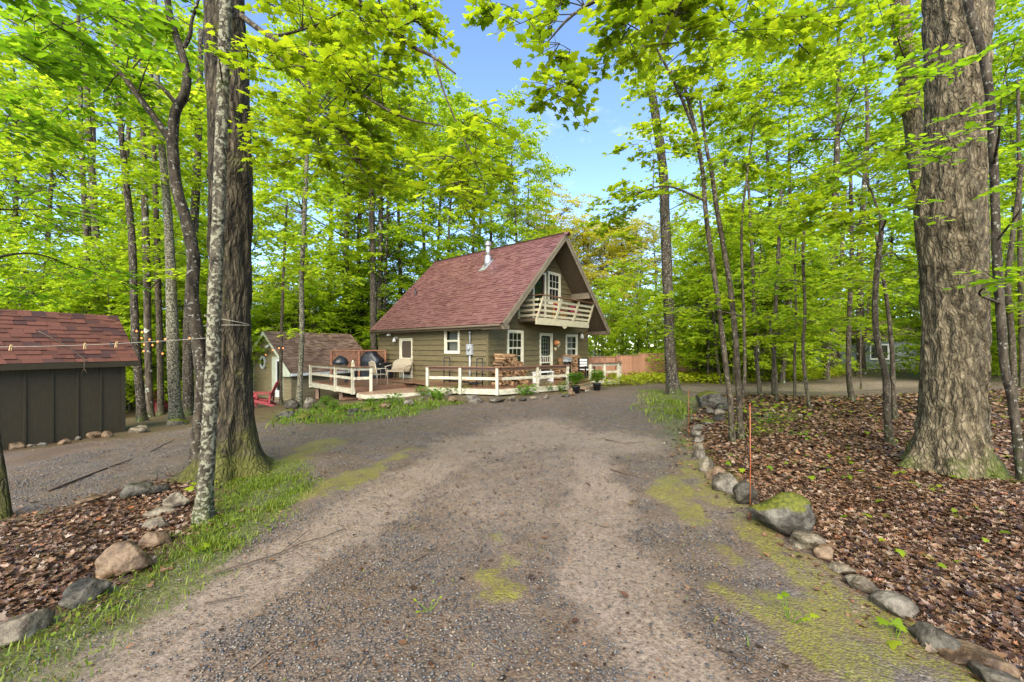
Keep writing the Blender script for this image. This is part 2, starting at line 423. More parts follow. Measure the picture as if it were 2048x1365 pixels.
def stone_mat(name, c0, c1, c2, moss=0.0, rough=0.5):
    m, nt, n, l, out = new_mat(name)
    tc = n.new('ShaderNodeTexCoord')
    oi = n.new('ShaderNodeObjectInfo')
    ad = n.new('ShaderNodeVectorMath'); ad.operation = 'ADD'
    l.new(tc.outputs['Object'], ad.inputs[0]); l.new(oi.outputs['Location'], ad.inputs[1])
    a = n.new('ShaderNodeTexNoise'); a.inputs['Scale'].default_value = 7; a.inputs['Detail'].default_value = 9; a.inputs['Roughness'].default_value = 0.68
    l.new(ad.outputs[0], a.inputs['Vector'])
    rp = ramp(n, [(0.40, c0), (0.50, c1), (0.62, c2)])
    l.new(a.outputs['Fac'], rp.inputs['Fac'])
    col = rp.outputs['Color']
    if moss:
        geo = n.new('ShaderNodeNewGeometry')
        sp = n.new('ShaderNodeSeparateXYZ'); l.new(geo.outputs['Normal'], sp.inputs[0])
        t = n.new('ShaderNodeTexNoise'); t.inputs['Scale'].default_value = 3.2; t.inputs['Detail'].default_value = 8
        l.new(ad.outputs[0], t.inputs['Vector'])
        ml = n.new('ShaderNodeMath'); ml.operation = 'MULTIPLY'; l.new(sp.outputs['Z'], ml.inputs[0]); l.new(t.outputs['Fac'], ml.inputs[1])
        mr = n.new('ShaderNodeMapRange'); mr.inputs['From Min'].default_value = 0.50 - 0.3 * moss; mr.inputs['From Max'].default_value = 0.58 - 0.3 * moss
        l.new(ml.outputs[0], mr.inputs['Value'])
        t3 = n.new('ShaderNodeTexNoise'); t3.inputs['Scale'].default_value = 30; t3.inputs['Detail'].default_value = 4
        l.new(ad.outputs[0], t3.inputs['Vector'])
        r3 = ramp(n, [(0.3, (0.035, 0.046, 0.005)), (0.7, (0.13, 0.125, 0.012))])
        l.new(t3.outputs['Fac'], r3.inputs['Fac'])
        mx = n.new('ShaderNodeMix'); mx.data_type = 'RGBA'
        l.new(mr.outputs['Result'], mx.inputs[0]); l.new(col, mx.inputs[6]); l.new(r3.outputs['Color'], mx.inputs[7])
        col = mx.outputs[2]
    b = n.new('ShaderNodeBsdfPrincipled')
    b.inputs['Roughness'].default_value = rough
    b.inputs['Specular IOR Level'].default_value = 0.22
    l.new(col, b.inputs['Base Color'])
    bp = n.new('ShaderNodeBump'); bp.inputs['Strength'].default_value = 0.9; bp.inputs['Distance'].default_value = 0.02
    t4 = n.new('ShaderNodeTexNoise'); t4.inputs['Scale'].default_value = 28; t4.inputs['Detail'].default_value = 7
    l.new(ad.outputs[0], t4.inputs['Vector'])
    l.new(t4.outputs['Fac'], bp.inputs['Height']); l.new(bp.outputs['Normal'], b.inputs['Normal'])
    l.new(b.outputs['BSDF'], out.inputs['Surface'])

stone_mat('stone_grey', (0.040, 0.031, 0.020), (0.098, 0.082, 0.058), (0.20, 0.175, 0.132), 0.0, 0.55)
stone_mat('stone_brown', (0.050, 0.030, 0.016), (0.125, 0.080, 0.043), (0.21, 0.145, 0.085), 0.0, 0.45)
stone_mat('stone_moss', (0.030, 0.025, 0.018), (0.075, 0.066, 0.050), (0.16, 0.145, 0.112), 1.1, 0.65)
stone_mat('stone_dark', (0.018, 0.015, 0.010), (0.050, 0.043, 0.030), (0.10, 0.088, 0.064), 0.0, 0.5)
stone_mat('stone_tan', (0.065, 0.050, 0.032), (0.145, 0.118, 0.077), (0.26, 0.22, 0.155), 0.0, 0.45)

# ------------------------------------------------------------------ mesh helpers
def arr_mesh(name, V, faces, mats, midx=None, smooth=False):
    """V: (n,3); faces: list of (k,m) int arrays of m-gons"""
    me = bpy.data.meshes.new(name)
    V = np.ascontiguousarray(V, dtype=np.float32)
    faces = [np.asarray(f, dtype=np.int32) for f in faces if len(f)]
    me.vertices.add(len(V))
    me.vertices.foreach_set('co', V.ravel())
    loops = np.concatenate([f.ravel() for f in faces]) if faces else np.zeros(0, np.int32)
    tot = np.concatenate([np.full(len(f), f.shape[1], np.int32) for f in faces]) if faces else np.zeros(0, np.int32)
    start = np.concatenate([[0], np.cumsum(tot)[:-1]]).astype(np.int32) if len(tot) else np.zeros(0, np.int32)
    me.loops.add(len(loops)); me.loops.foreach_set('vertex_index', loops)
    me.polygons.add(len(tot))
    me.polygons.foreach_set('loop_start', start)
    me.polygons.foreach_set('loop_total', tot)
    if midx is not None:
        me.polygons.foreach_set('material_index', np.asarray(midx, np.int32))
    if smooth is not False:
        s = np.ones(len(tot), bool) if smooth is True else np.asarray(smooth, bool)
        me.polygons.foreach_set('use_smooth', s)
    for m_ in (mats if isinstance(mats, (list, tuple)) else [mats]):
        me.materials.append(M[m_] if isinstance(m_, str) else m_)
    me.update(calc_edges=True)
    return me

def link(name, data, parent=None):
    o = bpy.data.objects.new(name, data)
    COL.objects.link(o)
    if parent is not None:
        o.parent = parent
    return o

def empty(name, loc=(0, 0, 0), rz=0.0):
    o = bpy.data.objects.new(name, None)
    COL.objects.link(o)
    o.location = loc
    o.rotation_euler = (0, 0, rz)
    o.empty_display_size = 0.2
    return o

def tag(o, label=None, cat=None, group=None, kind=None):
    if label: o['label'] = label
    if cat: o['category'] = cat
    if group: o['group'] = group
    if kind: o['kind'] = kind
    return o

class MB:
    """collects shapes into one mesh"""
    def __init__(s):
        s.v, s.f, s.m, s.s = [], [], [], []
        s.cur = 0
    def add(s, vs, fs, smooth=False):
        o = len(s.v)
        s.v += [tuple(v) for v in vs]
        for f in fs:
            s.f.append(tuple(i + o for i in f)); s.m.append(s.cur); s.s.append(smooth)
        return s
    def box(s, a, b, mat=None):
        x0, y0, z0 = (min(p, q) for p, q in zip(a, b)); x1, y1, z1 = (max(p, q) for p, q in zip(a, b))
        vs = [Vector(p) for p in ((x0, y0, z0), (x1, y0, z0), (x1, y1, z0), (x0, y1, z0), (x0, y0, z1), (x1, y0, z1), (x1, y1, z1), (x0, y1, z1))]
        if mat is not None: vs = [mat @ v for v in vs]
        return s.add(vs, [(0, 3, 2, 1), (4, 5, 6, 7), (0, 1, 5, 4), (1, 2, 6, 5), (2, 3, 7, 6), (3, 0, 4, 7)])
    def bar(s, p, q, w, h, up=(0, 0, 1)):
        """box beam from p to q, w across, h along up"""
        p, q = Vector(p), Vector(q)
        d = (q - p).normalized()
        up = Vector(up)
        sd = d.cross(up)
        if sd.length < 1e-5: sd = d.cross(Vector((1, 0, 0)))
        sd.normalize(); u = sd.cross(d).normalized()
        vs = []
        for c in (p, q):
            for a, b in ((-1, -1), (1, -1), (1, 1), (-1, 1)):
                vs.append(c + sd * (a * w / 2) + u * (b * h / 2))
        return s.add(vs, [(3, 2, 1, 0), (4, 5, 6, 7), (0, 1, 5, 4), (1, 2, 6, 5), (2, 3, 7, 6), (3, 0, 4, 7)])
    def prism(s, poly, d):
        """closed 3D polygon pushed along the vector d"""
        n = len(poly); d = Vector(d)
        vs = [Vector(p) for p in poly] + [Vector(p) + d for p in poly]
        return s.add(vs, [tuple(reversed(range(n))), tuple(range(n, 2 * n))] + [(i, (i + 1) % n, n + (i + 1) % n, n + i) for i in range(n)])
    def tube(s, pts, rad, seg=8, caps=True):
        pts = [Vector(p) for p in pts]
        if not hasattr(rad, '__len__'): rad = [rad] * len(pts)
        o = len(s.v); ref = None
        for i, p in enumerate(pts):
            d = (pts[min(i + 1, len(pts) - 1)] - pts[max(i - 1, 0)]).normalized()
            if ref is None:
                ref = d.orthogonal().normalized()
            ref = (ref - d * ref.dot(d)).normalized()
            b = d.cross(ref)
            for k in range(seg):
                a = 2 * math.pi * k / seg
                s.v.append(tuple(p + (ref * math.cos(a) + b * math.sin(a)) * rad[i]))
        for i in range(len(pts) - 1):
            for k in range(seg):
                k2 = (k + 1) % seg
                s.f.append((o + i * seg + k, o + i * seg + k2, o + (i + 1) * seg + k2, o + (i + 1) * seg + k)); s.m.append(s.cur); s.s.append(True)
        if caps:
            s.f.append(tuple(o + k for k in reversed(range(seg)))); s.m.append(s.cur); s.s.append(False)
            e = o + (len(pts) - 1) * seg
            s.f.append(tuple(e + k for k in range(seg))); s.m.append(s.cur); s.s.append(False)
        return s
    def lathe(s, prof, seg=16, c=(0, 0, 0), sx=1.0, sy=1.0, smooth=True):
        o = len(s.v); c = Vector(c)
        for r, z in prof:
            for k in range(seg):
                a = 2 * math.pi * k / seg
                s.v.append((c.x + r * sx * math.cos(a), c.y + r * sy * math.sin(a), c.z + z))
        for i in range(len(prof) - 1):
            for k in range(seg):
                k2 = (k + 1) % seg
                s.f.append((o + i * seg + k, o + i * seg + k2, o + (i + 1) * seg + k2, o + (i + 1) * seg + k)); s.m.append(s.cur); s.s.append(smooth)
        s.f.append(tuple(o + k for k in reversed(range(seg)))); s.m.append(s.cur); s.s.append(False)
        e = o + (len(prof) - 1) * seg
        s.f.append(tuple(e + k for k in range(seg))); s.m.append(s.cur); s.s.append(False)
        return s
    def mesh(s, name, mats):
        me = bpy.data.meshes.new(name)
        me.from_pydata(s.v, [], s.f)
        for m_ in (mats if isinstance(mats, (list, tuple)) else [mats]):
            me.materials.append(M[m_])
        me.polygons.foreach_set('material_index', s.m)
        me.polygons.foreach_set('use_smooth', s.s)
        me.update()
        return me
    def build(s, name, mats, parent=None, bevel=0.0, loc=None):
        o = link(name, s.mesh(name, mats), parent)
        if loc is not None: o.location = loc
        if bevel:
            b = o.modifiers.new('bevel', 'BEVEL'); b.width = bevel; b.segments = 2; b.limit_method = 'ANGLE'; b.angle_limit = R(40)
        return o

def box(name, a, b, mat, parent=None, bevel=0.0):
    return MB().box(a, b).build(name, mat, parent, bevel)
def bar(name, p, q, w, h, mat, parent=None, up=(0, 0, 1), bevel=0.0):
    return MB().bar(p, q, w, h, up).build(name, mat, parent, bevel)

def catmull(pts, n):
    """smooth resample of rows (any width)"""
    P = np.asarray(pts, float)
    if len(P) == 2:
        t = np.linspace(0, 1, n)[:, None]
        return P[0] * (1 - t) + P[1] * t
    Q = np.vstack([2 * P[0] - P[1], P, 2 * P[-1] - P[-2]])
    seg = len(P) - 1
    out = []
    for u in np.linspace(0, seg, n):
        i = min(int(u), seg - 1); t = u - i
        a, b, c, d = Q[i], Q[i + 1], Q[i + 2], Q[i + 3]
        out.append(0.5 * ((2 * b) + (-a + c) * t + (2 * a - 5 * b + 4 * c - d) * t * t + (-a + 3 * b - 3 * c + d) * t ** 3))
    return np.array(out)

# ================================================================== GROUND
def wpoly(px):
    return np.array([gpt(x, y)[:2] for x, y in px])

def seg_dist(P, A, B):
    d = B - A
    t = np.clip(((P - A) @ d) / max(d @ d, 1e-9), 0, 1)
    return np.linalg.norm(P - (A + t[:, None] * d), axis=1)

def poly_sd(P, poly):
    """signed distance to a polygon, positive inside"""
    inside = np.zeros(len(P), bool)
    dist = np.full(len(P), 1e9)
    n = len(poly)
    for i in range(n):
        a, b = poly[i], poly[(i + 1) % n]
        dist = np.minimum(dist, seg_dist(P, a, b))
        c = ((a[1] > P[:, 1]) != (b[1] > P[:, 1]))
        with np.errstate(divide='ignore', invalid='ignore'):
            xi = (b[0] - a[0]) * (P[:, 1] - a[1]) / (b[1] - a[1]) + a[0]
        inside ^= c & (P[:, 0] < xi)
    return np.where(inside, dist, -dist)

def line_d(P, line):
    dist = np.full(len(P), 1e9)
    for a, b in zip(line[:-1], line[1:]):
        dist = np.minimum(dist, seg_dist(P, a, b))
    return dist

def sstep(a, b, x):
    t = np.clip((x - a) / (b - a), 0, 1)
    return t * t * (3 - 2 * t)

BORDER_PX = [(2120, 1420), (1960, 1320), (1860, 1262), (1780, 1205), (1700, 1150), (1640, 1100), (1575, 1045), (1475, 972), (1420, 938),
             (1392, 895), (1384, 860), (1392, 828), (1412, 808), (1440, 792)]
POLY_LITTER_R = wpoly(BORDER_PX + [(1520, 790), (1600, 793), (1700, 796), (1850, 788), (2100, 778), (2500, 772), (3200, 800), (3600, 1000), (3200, 1420)])
POLY_BED_L = wpoly([(-260, 1075), (0, 1052), (140, 1015), (330, 965), (395, 985), (400, 1040), (330, 1085), (215, 1160), (105, 1220), (-10, 1275), (-260, 1400)])
POLY_GRAVEL = wpoly([(-500, 1060), (0, 1035), (150, 1008), (330, 958), (420, 940), (520, 930), (470, 1000), (380, 1090), (260, 1190), (90, 1290), (-200, 1500),
                     (200, 1900), (1800, 1900), (2120, 1420)] + BORDER_PX[1:] + [(1600, 793), (1850, 786), (2300, 774), (2300, 752), (1850, 750), (1600, 763), (1400, 768), (1290, 768),
                     (1220, 776), (1150, 784), (1000, 801), (900, 812), (800, 822), (700, 834), (600, 842), (500, 845), (400, 852), (250, 878), (0, 905), (-500, 930)])
POLY_GRASS_L = wpoly([(470, 925), (600, 925), (640, 965), (560, 1050), (440, 1140), (300, 1235), (170, 1340), (-50, 1560), (-160, 1400), (95, 1235), (212, 1165), (330, 1090), (400, 1045), (430, 960)])
POLY_GRASS_D = wpoly([(540, 830), (700, 812), (860, 800), (930, 806), (860, 822), (780, 838), (660, 850), (540, 856)])
POLY_GRASS_R = wpoly([(1285, 775), (1370, 785), (1420, 800), (1392, 850), (1400, 920), (1345, 905), (1310, 850), (1290, 810)])
MOSS_LINES = [(wpoly([(1395, 880), (1415, 960), (1500, 1060), (1640, 1180), (1800, 1290), (1960, 1400)]), 0.30), (wpoly([(1560, 1230), (1700, 1330), (1800, 1420)]), 0.30),
              (wpoly([(1000, 1070), (1015, 1120), (1010, 1190)]), 0.16), (wpoly([(600, 900), (680, 880), (560, 930)]), 0.35), (wpoly([(1340, 960), (1420, 1080), (1480, 1130)]), 0.22),
              (wpoly([(640, 990), (760, 930), (820, 900)]), 0.25)]
TRACKS = [(wpoly([(60, 1460), (330, 1280), (520, 1150), (700, 1040), (830, 960), (930, 905), (1010, 870), (1070, 845)]), 0.44),
          (wpoly([(1420, 1500), (1300, 1280), (1210, 1110), (1180, 1000), (1190, 930), (1150, 880), (1090, 850)]), 0.36),
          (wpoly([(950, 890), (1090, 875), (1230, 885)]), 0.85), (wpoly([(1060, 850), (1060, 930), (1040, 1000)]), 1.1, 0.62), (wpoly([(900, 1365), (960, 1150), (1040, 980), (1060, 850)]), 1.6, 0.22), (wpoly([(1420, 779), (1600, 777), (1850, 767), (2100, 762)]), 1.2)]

def ground_masks(P):
    w = 0.10 * vnoise(P[:, 0] * 1.7, P[:, 1] * 1.7, 3.1) + 0.06 * vnoise(P[:, 0] * 5, P[:, 1] * 5, 7.7)
    far = np.clip(P[:, 1] / 12, 0.6, 2.0)
    gravel = sstep(-0.15, 0.15, poly_sd(P, POLY_GRAVEL) / far + w)
    litter = np.maximum(sstep(-0.14, 0.12, poly_sd(P, POLY_LITTER_R) + w), sstep(-0.12, 0.10, poly_sd(P, POLY_BED_L) + w))
    grass = np.maximum.reduce([sstep(-0.20, 0.22, poly_sd(P, POLY_GRASS_L) + w * 2.0), sstep(-0.3, 0.3, poly_sd(P, POLY_GRASS_D) + w * 2), sstep(-0.5, 0.6, poly_sd(P, POLY_GRASS_R) + w * 3)])
    sand = np.zeros(len(P))
    for ln, wd, *wt in TRACKS:
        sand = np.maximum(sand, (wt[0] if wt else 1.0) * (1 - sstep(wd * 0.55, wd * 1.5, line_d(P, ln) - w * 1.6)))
    moss = np.zeros(len(P))
    for ln, wd in MOSS_LINES:
        moss = np.maximum(moss, 1 - sstep(wd * 0.4, wd * 1.5, line_d(P, ln) - w * 2.0))
    return gravel, litter, grass, sand, moss

xs = np.concatenate([-np.geomspace(260, 8.2, 46), np.arange(-8, 9.01, 0.075), np.geomspace(9.2, 260, 46)])
ys = np.concatenate([np.linspace(-60, 1.0, 22), np.arange(1.3, 9, 0.065), np.arange(9, 22, 0.16), np.geomspace(22.3, 420, 46)])
GX, GY = np.meshgrid(xs, ys)
GZ = ground_z(GX, GY)
P2 = np.stack([GX.ravel(), GY.ravel()], 1)
mg, ml_, mgr, msd, mms = ground_masks(P2)
rel = 0.010 * vnoise(GX * 4, GY * 4, 1.5) + 0.006 * vnoise(GX * 11, GY * 11, 5.5)
GZ = GZ + rel * (1 - 0.6 * msd.reshape(GX.shape)) - 0.018 * msd.reshape(GX.shape) + 0.02 * mms.reshape(GX.shape)
ny, nx = GX.shape
idx = np.arange(ny * nx).reshape(ny, nx)
quads = np.stack([idx[:-1, :-1].ravel(), idx[:-1, 1:].ravel(), idx[1:, 1:].ravel(), idx[1:, :-1].ravel()], 1)

def ground_material():
    m, nt, n, l, out = new_mat('ground_mix')
    tc = n.new('ShaderNodeTexCoord')
    def attr(nm):
        a = n.new('ShaderNodeAttribute'); a.attribute_name = nm
        return a.outputs['Fac']
    def noise(sc, det=6, ro=0.65, st=None):
        t = n.new('ShaderNodeTexNoise'); t.inputs['Scale'].default_value = sc; t.inputs['Detail'].default_value = det; t.inputs['Roughness'].default_value = ro
        if st:
            mp = n.new('ShaderNodeMapping'); mp.inputs['Scale'].default_value = st; mp.inputs['Rotation'].default_value = (0, 0, R(-25))
            l.new(tc.outputs['Object'], mp.inputs['Vector']); l.new(mp.outputs['Vector'], t.inputs['Vector'])
        else:
            l.new(tc.outputs['Object'], t.inputs['Vector'])
        return t.outputs['Fac']
    def mixc(f, a, b):
        x = n.new('ShaderNodeMix'); x.data_type = 'RGBA'
        l.new(f, x.inputs[0]); l.new(a, x.inputs[6]); l.new(b, x.inputs[7])
        return x.outputs[2]
    def math_(op, a, b):
        x = n.new('ShaderNodeMath'); x.operation = op
        for i, v in enumerate((a, b)):
            if isinstance(v, (int, float)): x.inputs[i].default_value = v
            else: l.new(v, x.inputs[i])
        return x.outputs[0]
    def rng_(v, a, b, c=0.0, d=1.0):
        x = n.new('ShaderNodeMapRange')
        for i, k in enumerate((a, b, c, d)): x.inputs[i + 1].default_value = k
        l.new(v, x.inputs[0]); return x.outputs[0]
    def rp(v, st):
        r = ramp(n, st); l.new(v, r.inputs['Fac']); return r.outputs['Color']
    def voro(sc):
        v = n.new('ShaderNodeTexVoronoi'); v.inputs['Scale'].default_value = sc
        l.new(tc.outputs['Object'], v.inputs['Vector'])
        s = n.new('ShaderNodeSeparateColor'); l.new(v.outputs['Color'], s.inputs[0])
        return s.outputs[0], v.outputs['Distance']
    v1, d1 = voro(62)
    v2, d2 = voro(30)
    peb = rp(v1, [(0.0, (0.026, 0.026, 0.030)), (0.35, (0.062, 0.060, 0.062)), (0.62, (0.105, 0.096, 0.090)), (0.82, (0.14, 0.105, 0.072)), (1.0, (0.23, 0.205, 0.18))])
    crumbs = rp(noise(38, 5), [(0.35, (0.070, 0.044, 0.026)), (0.55, (0.145, 0.098, 0.060)), (0.8, (0.23, 0.165, 0.11))])
    gravel = mixc(rng_(noise(2.3), 0.34, 0.58, 0.30, 0.9), peb, crumbs)
    sandc = rp(noise(24, 8, 0.75), [(0.3, (0.185, 0.136, 0.098)), (0.55, (0.280, 0.215, 0.160)), (0.8, (0.37, 0.295, 0.226))])
    col = gravel
    def ragged(nm, nz, k, lo, hi):
        return rng_(math_('ADD', attr(nm), math_('MULTIPLY', math_('SUBTRACT', nz, 0.5), k)), lo, hi)
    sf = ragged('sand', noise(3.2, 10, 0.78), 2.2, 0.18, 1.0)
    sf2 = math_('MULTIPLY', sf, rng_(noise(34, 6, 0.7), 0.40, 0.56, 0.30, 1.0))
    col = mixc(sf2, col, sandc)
    forest = rp(noise(7, 8), [(0.3, (0.050, 0.028, 0.016)), (0.5, (0.10, 0.062, 0.034)), (0.62, (0.075, 0.085, 0.022)), (0.8, (0.10, 0.14, 0.025))])
    soil = rp(noise(9, 8), [(0.3, (0.028, 0.016, 0.010)), (0.6, (0.075, 0.042, 0.024)), (0.8, (0.13, 0.078, 0.045))])
    col = mixc(attr('gravel'), forest, col)
    col = mixc(attr('litter'), col, soil)
    mossc = rp(noise(26, 6), [(0.3, (0.095, 0.088, 0.014)), (0.55, (0.190, 0.180, 0.018)), (0.8, (0.29, 0.28, 0.032))])
    mf = ragged('moss', noise(4.5, 10, 0.78), 3.4, 0.62, 0.98)
    mf = math_('MULTIPLY', mf, rng_(noise(60, 5, 0.8), 0.44, 0.54, 0.05, 0.95))
    col = mixc(mf, col, mossc)
    gf = math_('MULTIPLY', ragged('grass', noise(5, 9, 0.75), 2.6, 0.55, 0.95), 0.7)
    col = mixc(gf, col, rp(noise(30, 5), [(0.3, (0.045, 0.055, 0.012)), (0.6, (0.10, 0.125, 0.02)), (0.8, (0.17, 0.20, 0.03))]))
    b = n.new('ShaderNodeBsdfPrincipled')
    l.new(col, b.inputs['Base Color'])
    wet = rng_(noise(1.3, 4), 0.40, 0.62, 0.72, 0.40)
    l.new(math_('SUBTRACT', wet, math_('MULTIPLY', sf, 0.20)), b.inputs['Roughness'])
    b.inputs['Specular IOR Level'].default_value = 0.45
    hgt = math_('ADD', math_('MULTIPLY', math_('SUBTRACT', 1.0, d1), math_('SUBTRACT', 1.15, sf2)), math_('MULTIPLY', noise(90, 4), 0.6))
    bp = n.new('ShaderNodeBump'); bp.inputs['Strength'].default_value = 0.75; bp.inputs['Distance'].default_value = 0.010
    l.new(hgt, bp.inputs['Height']); l.new(bp.outputs['Normal'], b.inputs['Normal'])
    l.new(b.outputs['BSDF'], out.inputs['Surface'])
ground_material()

gme = arr_mesh('ground', np.stack([GX.ravel(), GY.ravel(), GZ.ravel()], 1), [quads], 'ground_mix', smooth=True)
for nm, a in (('gravel', mg), ('litter', ml_), ('grass', mgr), ('sand', msd), ('moss', mms)):
    at_ = gme.attributes.new(nm, 'FLOAT', 'POINT')
    at_.data.foreach_set('value', a.astype(np.float32))
ground = tag(link('ground', gme), kind='structure')

# ------------------------------------------------------------------ scatter helpers (vectorised)
def frames(N, D):
    """orthonormal frames: N normals, D rough directions -> (tip, side, normal)"""
    N = N / np.linalg.norm(N, axis=1, keepdims=True)
    D = D - (D * N).sum(1, keepdims=True) * N
    D = D / np.maximum(np.linalg.norm(D, axis=1, keepdims=True), 1e-6)
    S = np.cross(N, D)
    return D, S, N

def stamp(tmpl_v, tmpl_f, P, D, S, N, size):
    """copies of a small template (verts along tip, side, normal) -> verts, faces by polygon size"""
    tv = np.asarray(tmpl_v, float)
    size = np.asarray(size, float)
    if size.ndim == 1:
        V = P[:, None, :] + size[:, None, None] * (tv[None, :, 0:1] * D[:, None, :] + tv[None, :, 1:2] * S[:, None, :] + tv[None, :, 2:3] * N[:, None, :])
    else:
        V = P[:, None, :] + (tv[None, :, 0:1] * size[:, 0, None, None] * D[:, None, :] + tv[None, :, 1:2] * size[:, 1, None, None] * S[:, None, :] + tv[None, :, 2:3] * size[:, 2, None, None] * N[:, None, :])
    k = len(tv)
    off = (np.arange(len(P)) * k)[:, None]
    F_ = [(np.asarray(f, np.int32)[None, :, :] + off[:, :, None]).reshape(-1, np.asarray(f).shape[1]) for f in tmpl_f]
    return V.reshape(-1, 3), F_

# leaf templates: x to the tip, y to the side, z up; about 1 long
MAPLE_V = [(0, 0, 0), (0.10, 0.22, 0.02), (0.02, 0.48, -0.05), (0.30, 0.36, 0.0), (0.42, 0.60, -0.08), (0.52, 0.26, 0.0), (0.72, 0.24, -0.03), (1.0, 0, -0.12),
           (0.72, -0.24, -0.03), (0.52, -0.26, 0.0), (0.42, -0.60, -0.08), (0.30, -0.36, 0.0), (0.02, -0.48, -0.05), (0.10, -0.22, 0.02), (0.35, 0, 0.05)]
MAPLE_F = [[(14, i, (i + 1) % 14) for i in range(14)]]
MAPLE6_V = [(0, 0, 0), (0.18, 0.5, -0.06), (0.5, 0.5, -0.05), (1.0, 0.0, -0.10), (0.5, -0.5, -0.05), (0.18, -0.5, -0.06), (0.35, 0, 0.04)]
MAPLE6_F = [[(6, i, (i + 1) % 6) for i in range(6)]]
OVATE_V = [(0, 0, 0), (0.22, 0.27, 0.02), (0.5, 0.34, 0.02), (0.8, 0.18, -0.02), (1.05, 0, -0.08), (0.8, -0.18, -0.02), (0.5, -0.34, 0.02), (0.22, -0.27, 0.02), (0.5, 0, -0.04)]
OVATE_F = [[(8, i, (i + 1) % 8) for i in range(8)]]
FAR_V = [(0, 0, 0), (0.45, 0.46, -0.04), (1.0, 0, -0.08), (0.45, -0.46, -0.04)]
FAR_F = [[(0, 2, 1), (0, 3, 2)]]
DRY_V = [(0, 0, 0), (0.10, 0.42, 0.16), (0.50, 0.50, 0.10), (1.0, 0.08, 0.14), (0.55, -0.45, 0.16), (0.12, -0.40, 0.05), (0.42, 0.02, -0.02)]
DRY_F = [[(6, i, (i + 1) % 6) for i in range(6)]]
DRYM_V = [(x, y, 0.55 * abs(y) - 0.10 * x + 0.5 * (x - 0.4) ** 2) for x, y, z in MAPLE_V]
DRYM_F = MAPLE_F
PEB_V = [(1, 0, 0), (0, 1, 0.1), (-1, 0.1, 0), (0.1, -1, 0), (0.1, 0.1, 0.75), (0, 0, -0.5)]
PEB_F = [[(0, 1, 4), (1, 2, 4), (2, 3, 4), (3, 0, 4), (1, 0, 5), (2, 1, 5), (3, 2, 5), (0, 3, 5)]]

def in_view(P, margin=60):
    px = CX + F * P[:, 0] / np.maximum(P[:, 1], 0.1)
    return (px > -margin) & (px < 2048 + margin) & (P[:, 1] > 1.7)

def rand_ground(n, x0, x1, y0, y1, seed):
    r = np.random.default_rng(seed)
    return np.stack([r.uniform(x0, x1, n), r.uniform(y0, y1, n)], 1), r

# ------------------------------------------------------------------ gravel lying on the drive
def pebbles():
    Vs, Fs, off = [], [], 0
    for (x0, x1, y0, y1, n, s0, s1, sd) in ((-4.2, 4.2, 1.8, 4.0, 36000, 0.005, 0.013, 1), (-8, 5.5, 4.0, 8.0, 34000, 0.007, 0.016, 2), (-13, 6, 8, 14, 12000, 0.012, 0.022, 3)):
        P, r = rand_ground(n, x0, x1, y0, y1, sd)
        P = P[in_view(P)]
        g, li, gr, sa, mo = ground_masks(P)
        keep = r.random(len(P)) < g * (1 - li) * (1 - 0.88 * sa) * (1 - 0.55 * mo) * (1 - 0.5 * gr)
        P = P[keep]; k = len(P)
        Z = ground_z(P[:, 0], P[:, 1])
        size = np.exp(r.uniform(np.log(s0), np.log(s1), k))[:, None] * np.stack([r.uniform(0.8, 1.4, k), r.uniform(0.6, 1.0, k), r.uniform(0.45, 0.8, k)], 1)
        a = r.uniform(0, 6.28, k)
        D, S, N = frames(np.stack([r.normal(0, .25, k), r.normal(0, .25, k), np.ones(k)], 1), np.stack([np.cos(a), np.sin(a), 0 * a], 1))
        V, Fc = stamp(PEB_V, PEB_F, np.column_stack([P, Z + 0.002]), D, S, N, size)
        Vs.append(V); Fs.append(Fc[0] + off); off += len(V)
    o = link('gravel', arr_mesh('gravel', np.vstack(Vs), [np.vstack(Fs)], 'pebble', smooth=True))
    tag(o, 'loose grey and brown gravel lying on the drive', 'gravel', kind='stuff')
pebbles()

